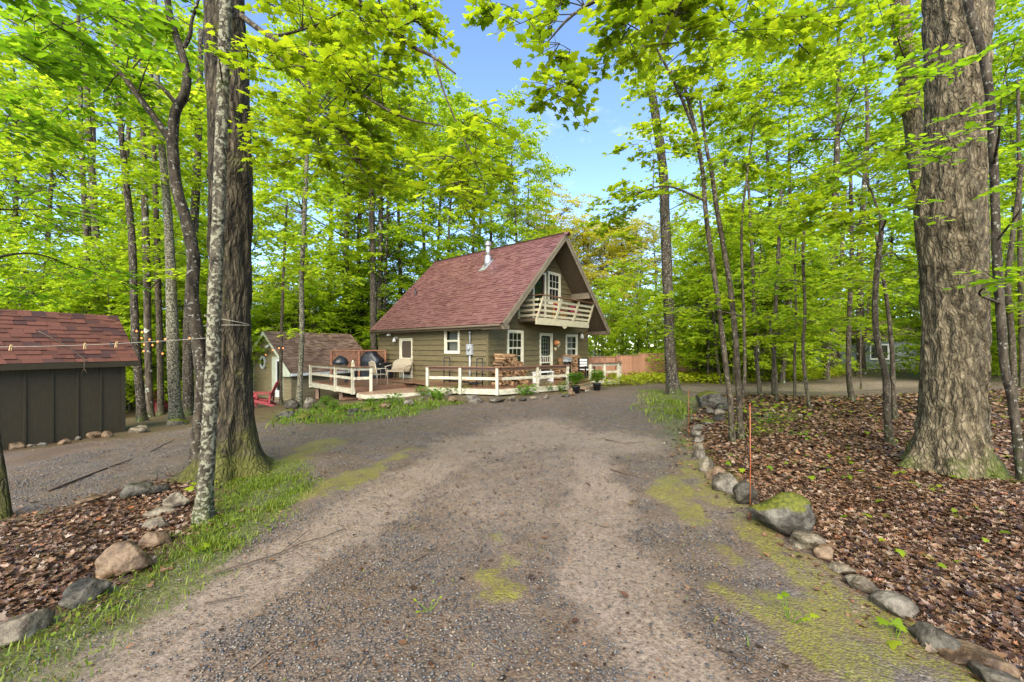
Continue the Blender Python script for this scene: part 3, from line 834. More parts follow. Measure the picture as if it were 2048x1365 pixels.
# ------------------------------------------------------------------ dead leaves
def litter():
    Vs, Fs, off = [], [], 0
    for (x0, x1, y0, y1, n, s0, s1, sd) in ((1.5, 6.5, 1.9, 5.0, 48000, 0.020, 0.060, 11), (1.8, 11, 5.0, 9.0, 52000, 0.034, 0.075, 12), (2.5, 24, 9, 17.5, 34000, 0.07, 0.12, 13),
                                            (-6, -1.6, 2.4, 5.6, 30000, 0.020, 0.060, 14), (-6, 4, 1.9, 12, 900, 0.03, 0.07, 15), (-5, 4.5, 1.9, 7, 26000, 0.006, 0.024, 15)):
        P, r = rand_ground(n, x0, x1, y0, y1, sd)
        P = P[in_view(P, 160)]
        g, li, gr, sa, mo = ground_masks(P)
        if sd == 15:
            keep = r.random(len(P)) < 0.5 * (1 - li)
        else:
            sdm = np.maximum(poly_sd(P, POLY_LITTER_R), poly_sd(P, POLY_BED_L))
            keep = r.random(len(P)) < np.maximum(li, 0.16 * sstep(-0.75, 0.0, sdm) ** 2)
        P = P[keep]; k = len(P)
        Z = ground_z(P[:, 0], P[:, 1]) + r.uniform(0.004, 0.026 if sd != 15 else 0.008, k)
        a = r.uniform(0, 6.28, k)
        tl = 0.30 if sd != 15 else 0.12
        D, S, N = frames(np.stack([r.normal(0, tl, k), r.normal(0, tl, k), np.ones(k)], 1), np.stack([np.cos(a), np.sin(a), 0 * a], 1))
        s = r.uniform(s0, s1, k)
        size = np.stack([s, s * r.uniform(0.6, 1.05, k), s * r.uniform(-0.6, 1.5, k)], 1)
        tm = (DRYM_V, DRYM_F) if sd in (11, 14) else (DRY_V, DRY_F)
        V, Fc = stamp(*tm, np.column_stack([P, Z]), D, S, N, size)
        Vs.append(V); Fs.append(Fc[0] + off); off += len(V)
    o = link('leaf_litter', arr_mesh('leaf_litter', np.vstack(Vs), [np.vstack(Fs)], 'litter'))
    tag(o, 'wet brown fallen leaves covering the beds under the trees', 'fallen leaves', kind='stuff')
litter()

# ------------------------------------------------------------------ grass
def blades(P, r, h0, h1, w=0.007, lean=0.95):
    k = len(P)
    a = r.uniform(0, 6.28, k); h = r.uniform(h0, h1, k); ln = r.uniform(0.15, lean, k) * h * 1.4
    dx, dy = np.cos(a), np.sin(a)
    sx, sy = -dy * w, dx * w
    Z = ground_z(P[:, 0], P[:, 1])
    V = np.zeros((k, 5, 3))
    V[:, 0] = np.stack([P[:, 0] - sx, P[:, 1] - sy, Z - 0.005], 1)
    V[:, 1] = np.stack([P[:, 0] + sx, P[:, 1] + sy, Z - 0.005], 1)
    mx, my = P[:, 0] + dx * ln * 0.35, P[:, 1] + dy * ln * 0.35
    V[:, 2] = np.stack([mx + sx * 0.85, my + sy * 0.85, Z + h * 0.62], 1)
    V[:, 3] = np.stack([mx - sx * 0.85, my - sy * 0.85, Z + h * 0.62], 1)
    V[:, 4] = np.stack([P[:, 0] + dx * ln, P[:, 1] + dy * ln, Z + h * 0.92], 1)
    o = (np.arange(k) * 5)[:, None]
    return V.reshape(-1, 3), np.array([[0, 1, 2, 3]]) + o, np.array([[3, 2, 4]]) + o

def grass():
    Vs, Qs, Ts, off = [], [], [], 0
    specs = ((-5, 0, 1.9, 6.6, 150000, 0.012, 0.06, 21, 1.0, 0.0032), (-6, 5, 9, 15.5, 14000, 0.05, 0.15, 22, 0.9, 0.012), (1.4, 6, 10, 16, 12000, 0.02, 0.05, 23, 0.8, 0.009),
             (-9, 4.5, 1.9, 10, 60000, 0.006, 0.022, 24, 0.05, 0.0035), (-9, 4.5, 1.9, 10, 9000, 0.02, 0.06, 25, 0.05, 0.004))
    for x0, x1, y0, y1, n, h0, h1, sd, base, w in specs:
        P, r = rand_ground(n, x0, x1, y0, y1, sd)
        P = P[in_view(P, 160)]
        g, li, gr, sa, mo = ground_masks(P)
        cl = sstep(-0.15, 0.45, vnoise(P[:, 0] * 3.2, P[:, 1] * 3.2, 9.0))
        f = (gr if base > 0.5 else np.maximum(mo * 0.5, 0.03)) * (0.22 + 0.78 * cl) * (1 - 0.8 * sa) * (1 - 0.6 * li)
        P = P[r.random(len(P)) < f]
        V, q, t = blades(P, r, h0, h1, w)
        Vs.append(V); Qs.append(q + off); Ts.append(t + off); off += len(V)
    o = link('grass', arr_mesh('grass', np.vstack(Vs), [np.vstack(Qs), np.vstack(Ts)], 'grass_blade'))
    tag(o, 'short bright grass along the edges of the drive', 'grass', kind='stuff')
grass()

# ================================================================== HOUSE
HA = R(49.3)
C0 = Vector((-0.92, 15.24, 0.0))
HB = Vector((math.cos(HA), math.sin(HA), 0)); HAx = Vector((-math.sin(HA), math.cos(HA), 0))
HW, HL = 7.47, 7.71                       # front width, side length
DZ = 0.283                                # deck floor
EAVE_X, RIDGE_X = -0.40, HW / 2
ZE, ZR = 2.62, 6.74                       # roof top surface at eave and ridge
YF, YB = -1.07, HL + 0.15                 # roof front and back
SLOPE = (ZR - ZE) / (RIDGE_X - EAVE_X)

def to_local(p, org=C0, ang=HA):
    d = Vector(p) - org
    return Vector((d.x * math.cos(ang) + d.y * math.sin(ang), -d.x * math.sin(ang) + d.y * math.cos(ang), d.z))
def to_world(p, org=C0, ang=HA):
    return Vector((org.x + p[0] * math.cos(ang) - p[1] * math.sin(ang), org.y + p[0] * math.sin(ang) + p[1] * math.cos(ang), p[2]))
def pix_plane(px, py, axis, val, org=C0, ang=HA):
    o = to_local((0, 0, CAMH), org, ang)
    d = to_local(Vector(((px - CX) / F, 1, -(py - HY) / F)) + org, org, ang)
    t = (val - o[axis]) / d[axis]
    return o + d * t
def rect_left(px0, py0, px1, py1, x=0.0):
    a, b = pix_plane(px0, py0, 0, x), pix_plane(px1, py1, 0, x)
    return min(a.y, b.y), max(a.y, b.y), min(a.z, b.z), max(a.z, b.z)
def rect_front(px0, py0, px1, py1, y=0.0):
    a, b = pix_plane(px0, py0, 1, y), pix_plane(px1, py1, 1, y)
    return min(a.x, b.x), max(a.x, b.x), min(a.z, b.z), max(a.z, b.z)
def fF(u, z, o): return Vector((u, -o, z))
def fL(u, z, o): return Vector((-o, u, z))

def siding(parent, f, urange, z0, z1, row, openings, mat, name='siding_board', thick=0.052):
    k = 0
    z = z0
    while z < z1 - 0.03:
        zt = min(z + row, z1)
        a0, b0 = urange(z); a1, b1 = urange(zt)
        if b0 - a0 < 0.08: break
        if b1 < a1: a1 = b1 = 0.5 * (a0 + b0)
        cuts = sorted([(u0, u1) for (u0, u1, zz0, zz1) in openings if min(zt, zz1) - max(z, zz0) > 0.25 * row])
        segs = []; c = a0; ct = a1
        for u0, u1 in cuts:
            if u0 > c: segs.append((c, u0, ct, u0))
            c = ct = max(c, u1)
        if c < b0 - 0.02: segs.append((c, b0, ct, max(b1, ct)))
        pieces = [(s0, s1, t0, t1, z, zt + 0.012) for s0, s1, t0, t1 in segs]
        for (u0, u1, zz0, zz1) in openings:
            if min(zt, zz1) - max(z, zz0) > 0.25 * row:
                if zt - zz1 > 0.02: pieces.append((u0, u1, u0, u1, zz1 + 0.001, zt + 0.012))
                if zz0 - z > 0.02: pieces.append((u0, u1, u0, u1, z, zz0 - 0.001))
        for s0, s1, t0, t1, z_, zt2 in pieces:
            if s1 - s0 < 0.03: continue
            tb = 0.008 + (thick - 0.008) * (zt + 0.012 - z_) / (zt + 0.012 - z); tt = 0.008 + (thick - 0.008) * (zt + 0.012 - zt2) / (zt + 0.012 - z)
            vs = [f(s0, z_, 0.001), f(s1, z_, 0.001), f(t1, zt2, 0.001), f(t0, zt2, 0.001), f(s0, z_, tb), f(s1, z_, tb), f(t1, zt2, tt), f(t0, zt2, tt)]
            MB().add(vs, [(3, 2, 1, 0), (4, 5, 6, 7), (0, 1, 5, 4), (1, 2, 6, 5), (2, 3, 7, 6), (3, 0, 4, 7)]).build(name, mat, parent)
            k += 1
        z += row
    return k

def wall_with_holes(f, u0, u1, z0, top, openings, th, extra=()):
    """columns of wall between the openings; top(u) is the upper edge"""
    mb = MB()
    cuts = sorted({u0, u1, *extra, *[c for o in openings for c in o[:2] if u0 < c < u1]})
    for a, b in zip(cuts[:-1], cuts[1:]):
        m_ = 0.5 * (a + b)
        holes = sorted([(o[2], o[3]) for o in openings if o[0] < m_ < o[1]])
        z = z0
        spans = []
        for h0, h1 in holes:
            if h0 > z: spans.append((z, h0, h0))
            z = h1
        spans.append((z, top(a), top(b)))
        for zb, ta, tb in spans:
            if max(ta, tb) - zb < 0.01: continue
            vs = [f(a, zb, 0), f(b, zb, 0), f(b, tb, 0), f(a, ta, 0), f(a, zb, -th), f(b, zb, -th), f(b, tb, -th), f(a, ta, -th)]
            mb.add(vs, [(0, 1, 2, 3), (7, 6, 5, 4), (1, 0, 4, 5), (2, 1, 5, 6), (3, 2, 6, 7), (0, 3, 7, 4)])
    return mb

def fbox(f, u0, u1, z0, z1, o0, o1):
    mb = MB()
    vs = [f(u0, z0, o0), f(u1, z0, o0), f(u1, z1, o0), f(u0, z1, o0), f(u0, z0, o1), f(u1, z0, o1), f(u1, z1, o1), f(u0, z1, o1)]
    return mb.add(vs, [(3, 2, 1, 0), (4, 5, 6, 7), (0, 1, 5, 4), (1, 2, 6, 5), (2, 3, 7, 6), (3, 0, 4, 7)])

def window(parent, f, r, cols, rows, mat='trim', cas=0.085, hung=True, curtain=False, name='window', glass='window_glass'):
    u0, u1, z0, z1 = r
    w = empty(name); w.parent = parent
    c = cas
    for nm, a in (('frame', (u0, u0 + c, z0, z1)), ('frame', (u1 - c, u1, z0, z1)), ('frame', (u0 + c, u1 - c, z1 - c, z1)), ('sill', (u0 + c, u1 - c, z0, z0 + c))):
        fbox(f, *a, -0.02, 0.075).build(nm, mat, w, 0.004)
    iu0, iu1, iz0, iz1 = u0 + c, u1 - c, z0 + c, z1 - c
    zm = 0.5 * (iz0 + iz1)
    parts = [(iz0, zm, 0.022), (zm, iz1, 0.042)] if hung else [(iz0, iz1, 0.04)]
    s = 0.035
    for a, b, o in parts:
        mb = MB()
        for q in ((iu0, iu0 + s, a, b), (iu1 - s, iu1, a, b), (iu0 + s, iu1 - s, a, a + s), (iu0 + s, iu1 - s, b - s, b)):
            g = fbox(f, *q, o - 0.03, o); mb.add(g.v, g.f)
        gu0, gu1, gz0, gz1 = iu0 + s, iu1 - s, a + s, b - s
        for i in range(1, cols):
            u = gu0 + (gu1 - gu0) * i / cols
            g = fbox(f, u - 0.009, u + 0.009, gz0, gz1, o - 0.022, o - 0.008); mb.add(g.v, g.f)
        for j in range(1, rows):
            zz = gz0 + (gz1 - gz0) * j / rows
            g = fbox(f, gu0, gu1, zz - 0.009, zz + 0.009, o - 0.023, o - 0.007); mb.add(g.v, g.f)
        mb.build('sash', mat, w)
        for i in range(cols):
            for j in range(rows):
                ua, ub = gu0 + (gu1 - gu0) * i / cols, gu0 + (gu1 - gu0) * (i + 1) / cols
                za, zb = gz0 + (gz1 - gz0) * j / rows, gz0 + (gz1 - gz0) * (j + 1) / rows
                MB().add([f(ua, za, o - 0.015), f(ub, za, o - 0.015), f(ub, zb, o - 0.015), f(ua, zb, o - 0.015)], [(0, 1, 2, 3)]).build('pane', glass, w)
    if curtain:
        n_ = 28
        mb = MB(); vs = []
        for i in range(n_ + 1):
            u = iu0 + (iu1 - iu0) * i / n_
            o = -0.16 + 0.018 * math.sin(i * 1.9) + 0.008 * math.sin(i * 4.3)
            vs += [f(u, iz0, o), f(u, iz1, o)]
        mb.add(vs, [(2 * i, 2 * i + 2, 2 * i + 3, 2 * i + 1) for i in range(n_)], True)
        mb.build('curtain', 'curtain', w)
    return w

house = empty('house', C0, HA)
tag(house, 'brown clapboard gabled cottage with steep red shingle roof and cream trim', 'house')

WIN_L = rect_left(891, 657.5, 921, 708)
DOOR_L = rect_left(801.5, 659.5, 826.5, 754); DOOR_L = (DOOR_L[0], DOOR_L[1], DZ + 0.02, 2.16)
WIN_F1 = rect_front(1013, 655, 1044.7, 727); WIN_F1 = (WIN_F1[0], WIN_F1[1], 0.98, 2.44)
DOOR_F = rect_front(1078, 661, 1103, 750); DOOR_F = (DOOR_F[0], DOOR_F[1], DZ + 0.02, 2.38)
WIN_F2 = rect_front(1130, 664, 1153, 728); WIN_F2 = (WIN_F2[0], WIN_F2[1], 0.98, 2.38)
DOOR_U = rect_front(1064, 541, 1090, 620)
WIN_U = rect_front(1094.5, 543, 1119, 612)
BAL_Z = 2.92
DOOR_U = (DOOR_U[0], DOOR_U[1], BAL_Z + 0.02, DOOR_U[3])
WIN_U = (WIN_U[0], WIN_U[1], max(WIN_U[2], BAL_Z + 0.35), WIN_U[3])
def roof_under(u): return ZE - 0.18 + SLOPE * (min(u, HW - u) - EAVE_X)
open_l = [WIN_L, DOOR_L]
open_f = [WIN_F1, DOOR_F, WIN_F2, DOOR_U, WIN_U]
ins = lambda r: (r[0] + 0.05, r[1] - 0.05, r[2] + 0.05 if r[2] > DZ + 0.1 else r[2], r[3] - 0.05)

wl_o = wall_with_holes(fL, 0.0, HL, 0.05, lambda u: 2.60, [ins(r) for r in open_l], 0.12).build('wall', 'dark_room', house)
wf_o = wall_with_holes(fF, 0.12, HW, 0.05, roof_under, [ins(r) for r in open_f], 0.12, extra=(HW / 2,)).build('wall', 'dark_room', house)
box('wall', (HW - 0.12, 0.12, 0.05), (HW, HL - 0.12, 2.55), 'siding', house)
mb = MB(); mb.prism([(0.12, HL - 0.12, 0.05), (HW, HL - 0.12, 0.05), (HW, HL - 0.12, 2.6), (HW / 2, HL - 0.12, roof_under(HW / 2)), (0.12, HL - 0.12, 2.6)], (0, 0.12, 0))
mb.build('wall', 'siding', house)
box('floor', (0.13, 0.13, 0.1), (HW - 0.13, HL - 0.13, 0.26), 'dark_room', house)
siding(wl_o, fL, lambda z: (0.0, HL), DZ - 0.02, 2.56, 0.226, open_l, 'siding')
def u_range(z):
    e = max(0.0, EAVE_X + (z - (ZE - 0.18)) / SLOPE)
    return (e, HW - e)
siding(wf_o, fF, u_range, DZ - 0.02, roof_under(HW / 2), 0.226, open_f, 'siding')
box('corner_board', (-0.058, -0.058, DZ - 0.02), (0.05, 0.05, 2.56), 'siding', house)
box('corner_board', (HW - 0.07, -0.038, DZ - 0.02), (HW + 0.02, 0.05, 2.56), 'siding', house)
box('corner_board', (-0.038, HL - 0.06, DZ - 0.02), (0.05, HL + 0.02, 2.56), 'siding', house)

window(house, fL, WIN_L, 1, 1, curtain=True)
window(house, fF, WIN_F1, 3, 2)
window(house, fF, WIN_F2, 2, 2, curtain=True)
window(house, fF, WIN_U, 3, 2)

def screen_door(parent, f, r, outer_mat='trim', inner='door_glass', fret=True, name='door', top_arch=0.12):
    """white screen door with a cut-out upper opening, a spindle band and a lower opening"""
    u0, u1, z0, z1 = r
    d = empty(name); d.parent = parent
    c = 0.055
    for a in ((u0, u0 + c, z0, z1), (u1 - c, u1, z0, z1), (u0 + c, u1 - c, z1 - c, z1)):
        fbox(f, *a, -0.02, 0.08).build('frame', outer_mat, d, 0.004)
    iu0, iu1, iz1 = u0 + c + 0.008, u1 - c - 0.008, z1 - c - 0.008
    s = 0.05
    h = iz1 - z0
    mb = MB()
    zs = [z0 + 0.01, z0 + 0.16, z0 + 0.36 * h, z0 + 0.36 * h + s, z0 + 0.50 * h, z0 + 0.50 * h + s, iz1 - s, iz1]
    for q in ((iu0, iu0 + s, zs[0], iz1), (iu1 - s, iu1, zs[0], iz1), (iu0 + s, iu1 - s, zs[0], zs[1]), (iu0 + s, iu1 - s, zs[2], zs[3]), (iu0 + s, iu1 - s, zs[4], zs[5]), (iu0 + s, iu1 - s, zs[6], zs[7])):
        g = fbox(f, *q, 0.0, 0.035); mb.add(g.v, g.f)
    # corner fretwork of the openings
    if fret:
        for (a, b) in ((zs[5], zs[6]), (zs[1], zs[2])):
            for (uu, su) in ((iu0 + s, 1), (iu1 - s, -1)):
                for (zz, sz) in ((a, 1), (b, -1)):
                    n_ = 6
                    pts = [(uu, zz)] + [(uu + su * (top_arch * (1 - math.sin(t))), zz + sz * (top_arch * (1 - math.cos(t)))) for t in [math.pi / 2 * i / n_ for i in range(n_ + 1)]]
                    poly = [f(p[0], p[1], 0.006) for p in pts]
                    dv = f(0, 0, 0.022) - f(0, 0, 0)
                    mb.prism(poly, dv)
    mb.build('door_leaf', outer_mat, d)
    for i in range(5):
        u = iu0 + s + (iu1 - iu0 - 2 * s) * (i + 0.5) / 5
        fbox(f, u - 0.011, u + 0.011, zs[3], zs[4], 0.008, 0.028).build('spindle', outer_mat, d)
    for (a, b) in ((zs[5], zs[6]), (zs[1], zs[2])):
        MB().add([f(iu0 + s, a, 0.004), f(iu1 - s, a, 0.004), f(iu1 - s, b, 0.004), f(iu0 + s, b, 0.004)], [(0, 1, 2, 3)]).build('screen', inner, d)
    g = MB().tube([f(iu0 + 0.04, z0 + 0.47 * h, 0.035), f(iu0 + 0.04, z0 + 0.47 * h, 0.075), f(iu0 + 0.04, z0 + 0.53 * h, 0.075), f(iu0 + 0.04, z0 + 0.53 * h, 0.035)], 0.008, 6)
    g.build('door_handle', 'black_metal', d)
    return d, (iu0, iu1, z0, iz1)
screen_door(house, fL, DOOR_L, inner='screen_mesh')
_d, _r = screen_door(house, fF, DOOR_F)
# inner maroon door with a small-paned light behind the front screen door
fbox(fF, _r[0], _r[1], _r[2], _r[3], -0.10, -0.06).build('inner_door', 'door_maroon', house)
_lt = (_r[0] + 0.14, _r[1] - 0.14, _r[2] + 0.95, _r[3] - 0.16)
mb = MB()
for i in range(4):
    u = _lt[0] + (_lt[1] - _lt[0]) * i / 3
    g = fbox(fF, u - 0.014, u + 0.014, _lt[2], _lt[3], -0.058, -0.046); mb.add(g.v, g.f)
for j in range(6):
    zz = _lt[2] + (_lt[3] - _lt[2]) * j / 5
    g = fbox(fF, _lt[0], _lt[1], zz - 0.014, zz + 0.014, -0.058, -0.047); mb.add(g.v, g.f)
mb.build('door_light_grid', 'trim', house)
MB().add([fF(_lt[0], _lt[2], -0.055), fF(_lt[1], _lt[2], -0.055), fF(_lt[1], _lt[3], -0.055), fF(_lt[0], _lt[3], -0.055)], [(0, 1, 2, 3)]).build('door_pane', 'window_glass', house)
# upper door
u0, u1, z0, z1 = DOOR_U
for a in ((u0, u0 + 0.09, z0, z1), (u1 - 0.09, u1, z0, z1), (u0 + 0.09, u1 - 0.09, z1 - 0.09, z1)):
    fbox(fF, *a, -0.02, 0.075).build('door_frame', 'trim', house, 0.004)
du = empty('door'); du.parent = house
fbox(fF, u0 + 0.09, u1 - 0.09, z0 + 0.01, z0 + 0.55, -0.03, 0.01).build('door_panel', 'door_maroon', du)
fbox(fF, u0 + 0.09, u0 + 0.17, z0 + 0.56, z1 - 0.10, -0.03, 0.01).build('door_stile', 'door_maroon', du)
fbox(fF, u1 - 0.17, u1 - 0.09, z0 + 0.56, z1 - 0.10, -0.03, 0.01).build('door_stile', 'door_maroon', du)
MB().add([fF(u0 + 0.17, z0 + 0.55, -0.01), fF(u1 - 0.17, z0 + 0.55, -0.01), fF(u1 - 0.17, z1 - 0.10, -0.01), fF(u0 + 0.17, z1 - 0.10, -0.01)], [(0, 1, 2, 3)]).build('door_pane', 'door_glass', du)

# ---- roof
TH = 0.10
roof = empty('roof'); roof.parent = house
nrm = Vector((-SLOPE, 0, 1)).normalized()
def slope_pt(x, y, o=0.0, side=1):
    z = ZE + SLOPE * (x - EAVE_X)
    p = Vector((x, y, z)) + nrm * o
    return p if side > 0 else Vector((HW - p.x, p.y, p.z))
for side in (1, -1):
    mb = MB()
    vs = [slope_pt(EAVE_X, YF, -0.012, side), slope_pt(RIDGE_X, YF, -0.012, side), slope_pt(RIDGE_X, YB, -0.012, side), slope_pt(EAVE_X, YB, -0.012, side),
          slope_pt(EAVE_X, YF, -TH, side), slope_pt(RIDGE_X + 0.07, YF, -TH, side), slope_pt(RIDGE_X + 0.07, YB, -TH, side), slope_pt(EAVE_X, YB, -TH, side)]
    mb.add(vs, [(0, 1, 2, 3), (7, 6, 5, 4), (0, 4, 5, 1), (1, 5, 6, 2), (2, 6, 7, 3), (3, 7, 4, 0)])
    mb.build('roof_deck', 'soffit', roof)

def shingles(name, parent, mat, O, U, V, Nn, length, run, tab, course, jig, th=0.018, seed=0, as_objects=None):
    """overlapping tabs on a slope: O lower corner, U along the eave, V up the slope"""
    r = random.Random(seed)
    mb = MB()
    rows = int(run / course + 0.999)
    for j in range(rows):
        v0 = j * course; v1 = min(v0 + course * 1.25, run)
        off = -r.random() * tab
        u = off
        while u < length:
            w = tab * (1 + r.uniform(-jig, jig))
            a, b = max(u, 0), min(u + w - 0.004, length)
            if b - a > 0.02:
                h = th * (1.5 if r.random() < 0.55 else 0.5); d0 = v0 - r.uniform(0, 0.012)
                p = lambda uu, vv, oo: O + U * uu + V * vv + Nn * oo
                vs = [p(a, d0, 0), p(b, d0, 0), p(b, v1, 0.001), p(a, v1, 0.001), p(a, d0, h), p(b, d0, h), p(b, v1, 0.002), p(a, v1, 0.002)]
                fs = [(4, 5, 6, 7), (0, 1, 5, 4), (1, 2, 6, 5), (3, 0, 4, 7)]
                if as_objects is not None:
                    MB().add(vs, fs).build(name, as_objects(r), parent)
                else:
                    mb.add(vs, fs)
            u += w
    if as_objects is None:
        o = mb.build(name, mat, parent); o['kind'] = 'stuff'
        return o
RUN = math.hypot(RIDGE_X - EAVE_X, ZR - ZE)
upv = Vector((1, 0, SLOPE)).normalized()
shingles('roof_shingles', roof, 'shingle_red', Vector((EAVE_X, YF - 0.02, ZE)) + upv * -0.03, Vector((0, 1, 0)), upv, nrm, YB - YF + 0.04, RUN + 0.03, 0.28, 0.143, 0.25, seed=5)
upr = Vector((-1, 0, SLOPE)).normalized(); nr2 = Vector((SLOPE, 0, 1)).normalized()
shingles('roof_shingles', roof, 'shingle_red', Vector((HW - EAVE_X, YB + 0.02, ZE)) + upr * -0.03, Vector((0, -1, 0)), upr, nr2, YB - YF + 0.04, RUN + 0.03, 0.28, 0.143, 0.25, seed=6)
n_cap = 30
for i in range(n_cap):
    a = YF - 0.20 + (YB - YF + 0.2) * i / n_cap; b = a + (YB - YF + 0.2) / n_cap + 0.05
    mb = MB(); s = 0.15
    for sg in (-1, 1):
        p0, p1 = Vector((RIDGE_X, a, ZR + 0.030)), Vector((RIDGE_X, b, ZR + 0.018))
        q0, q1 = Vector((RIDGE_X + sg * s, a, ZR + 0.030 - s * SLOPE)), Vector((RIDGE_X + sg * s, b, ZR + 0.018 - s * SLOPE))
        mb.add([p0, p1, q1, q0], [(0, 1, 2, 3) if sg < 0 else (3, 2, 1, 0)])
    mb.build('ridge_shingle', 'shingle_red', roof)
# barge boards on the front and back rake, gutters / fascia on the eaves
for side in (1, -1):
    for yy, dy in ((YF, -0.035), (YB, 0.035)):
        for (o0, o1, ins_, mt) in ((-0.012, -0.235, 0, 'barge'), (0.0, -0.10, 1, 'barge')):
            y0 = yy + (dy if ins_ else 0)
            d = (0, dy * (1 if not ins_ else 0.6), 0)
            poly = [slope_pt(EAVE_X, y0, o0, side), slope_pt(RIDGE_X, y0, o0, side)]
            ro = Vector((RIDGE_X, y0, ZR + (o1) * math.hypot(1, SLOPE)))
            poly += [ro, slope_pt(EAVE_X, y0, o1, side)]
            MB().prism(poly, d).build('barge_board', mt, roof)
    x = EAVE_X if side > 0 else HW - EAVE_X
    xi = x + 0.03 * side
    box('fascia', (min(x, xi), YF + 0.01, ZE - 0.20), (max(x, xi), YB - 0.01, ZE - 0.055), 'soffit', roof)
    MB().tube([(x - side * 0.05, YF + 0.02, ZE - 0.085), (x - side * 0.05, YB - 0.02, ZE - 0.10)], 0.048, 8).build('gutter', 'soffit', roof)
    # boxed return at the foot of the rake and the plate beams carrying the front overhang
    xa, xb = (EAVE_X + 0.035, 0.02) if side > 0 else (HW - 0.02, HW - EAVE_X - 0.035)
    box('eave_return', (xa, YF + 0.002, ZE - 0.225), (xb, 0.0, ZE - 0.06), 'barge' if side > 0 else 'soffit', roof)
    xm = 1.55 if side > 0 else HW - 1.55
    box('purlin', (xm - 0.06, YF + 0.04, roof_under(1.55) - 0.30), (xm + 0.06, 0.0, roof_under(1.55) - 0.02), 'barge', roof)
# chimney flue of metal, with flashing
fp = pix_plane(976, 512, 0, 2.75)
fy = fp.y; fx = 2.75; fz = ZE + SLOPE * (fx - EAVE_X)
flue = empty('chimney_flue'); flue.parent = roof
MB().prism([slope_pt(fx - 0.42, fy - 0.22, 0.016), slope_pt(fx - 0.42, fy + 0.22, 0.016), slope_pt(fx + 0.2, fy + 0.22, 0.016), slope_pt(fx + 0.2, fy - 0.22, 0.016)], nrm * 0.006).build('flashing', 'galvanised', flue)
mb = MB(); mb.lathe([(0.21, -0.15), (0.17, 0.12), (0.145, 0.34), (0.14, 0.36)], 18, (fx, fy, fz)); mb.build('flue_cone', 'galvanised', flue)
mb = MB(); mb.lathe([(0.105, 0.33), (0.105, 0.86)], 18, (fx, fy, fz)); mb.build('flue_pipe', 'galvanised', flue)
mb = MB(); mb.lathe([(0.13, 0.84), (0.155, 0.86), (0.155, 0.94), (0.10, 0.96), (0.165, 0.98), (0.165, 1.01), (0.02, 1.05)], 18, (fx, fy, fz)); mb.build('flue_cap', 'galvanised', flue)
vp = pix_plane(831, 578, 0, 1.45)
mb = MB(); mb.lathe([(0.07, -0.12), (0.05, 0.02), (0.045, 0.30)], 10, (1.45, vp.y, ZE + SLOPE * (1.45 - EAVE_X))); mb.build('vent_pipe', 'black_metal', roof)

# ---- balcony
bl = rect_front(1067, 632, 1175, 645, YF)
BX0, BX1 = 1.75, HW - 1.62
BY = -0.98
bal = empty('balcony'); bal.parent = house
box('balcony_floor', (BX0, BY + 0.03, BAL_Z - 0.12), (BX1, -0.035, BAL_Z), 'soffit', bal)
box('balcony_beam', (BX0 - 0.02, BY - 0.03, BAL_Z - 0.26), (BX1 + 0.04, BY + 0.03, BAL_Z + 0.02), 'balcony_paint', bal, 0.006)
mb = MB(); xm = 0.5 * (BX0 + BX1)
mb.prism([(xm - 0.22, BY - 0.02, BAL_Z - 0.258), (xm - 0.10, BY - 0.02, BAL_Z - 0.33), (xm, BY - 0.02, BAL_Z - 0.37), (xm + 0.10, BY - 0.02, BAL_Z - 0.33), (xm + 0.22, BY - 0.02, BAL_Z - 0.258)], (0, 0.04, 0)); mb.build('beam_pendant', 'balcony_paint', bal)
LEAN = 0.24; RH = 0.88
def lean_y(z): return BY - 0.02 - LEAN * (z - BAL_Z) / RH * 0.9
for i, x in enumerate((BX0 + 0.05, BX0 + 1.35, BX0 + 2.75, BX1 - 0.02)):
    a, b = Vector((x, lean_y(BAL_Z), BAL_Z)), Vector((x + 0.14 * (1 if i < 3 else 0.9), lean_y(BAL_Z + RH), BAL_Z + RH))
    bar('balcony_post', a, b, 0.13 if i in (1, 2) else 0.09, 0.05, 'balcony_paint', bal, up=(0, 1, 0.2))
for k in range(4):
    z = BAL_Z + 0.12 + k * 0.205
    sft = 0.14 * (z - BAL_Z) / RH
    bar('balcony_rail', (BX0 - 0.02 + sft, lean_y(z) + 0.045, z), (BX1 + 0.05 + sft, lean_y(z) + 0.045, z), 0.035, 0.10, 'balcony_paint', bal)
    for xx in (BX0 + 0.02,):
        bar('balcony_rail', (xx, -0.03, z), (xx, lean_y(z) + 0.07, z), 0.035, 0.09, 'balcony_paint', bal)
z = BAL_Z + RH
bar('balcony_cap', (BX0 + 0.05, lean_y(z), z + 0.035), (BX1 + 0.2, lean_y(z), z + 0.035), 0.14, 0.035, 'rail_cap', bal)
bar('balcony_cap', (BX0 + 0.02, -0.03, z + 0.033), (BX0 + 0.02, lean_y(z) - 0.05, z + 0.033), 0.12, 0.035, 'rail_cap', bal)
bar('balcony_post', (BX0 + 0.02, -0.06, BAL_Z), (BX0 + 0.02, -0.06, z), 0.08, 0.08, 'balcony_paint', bal)

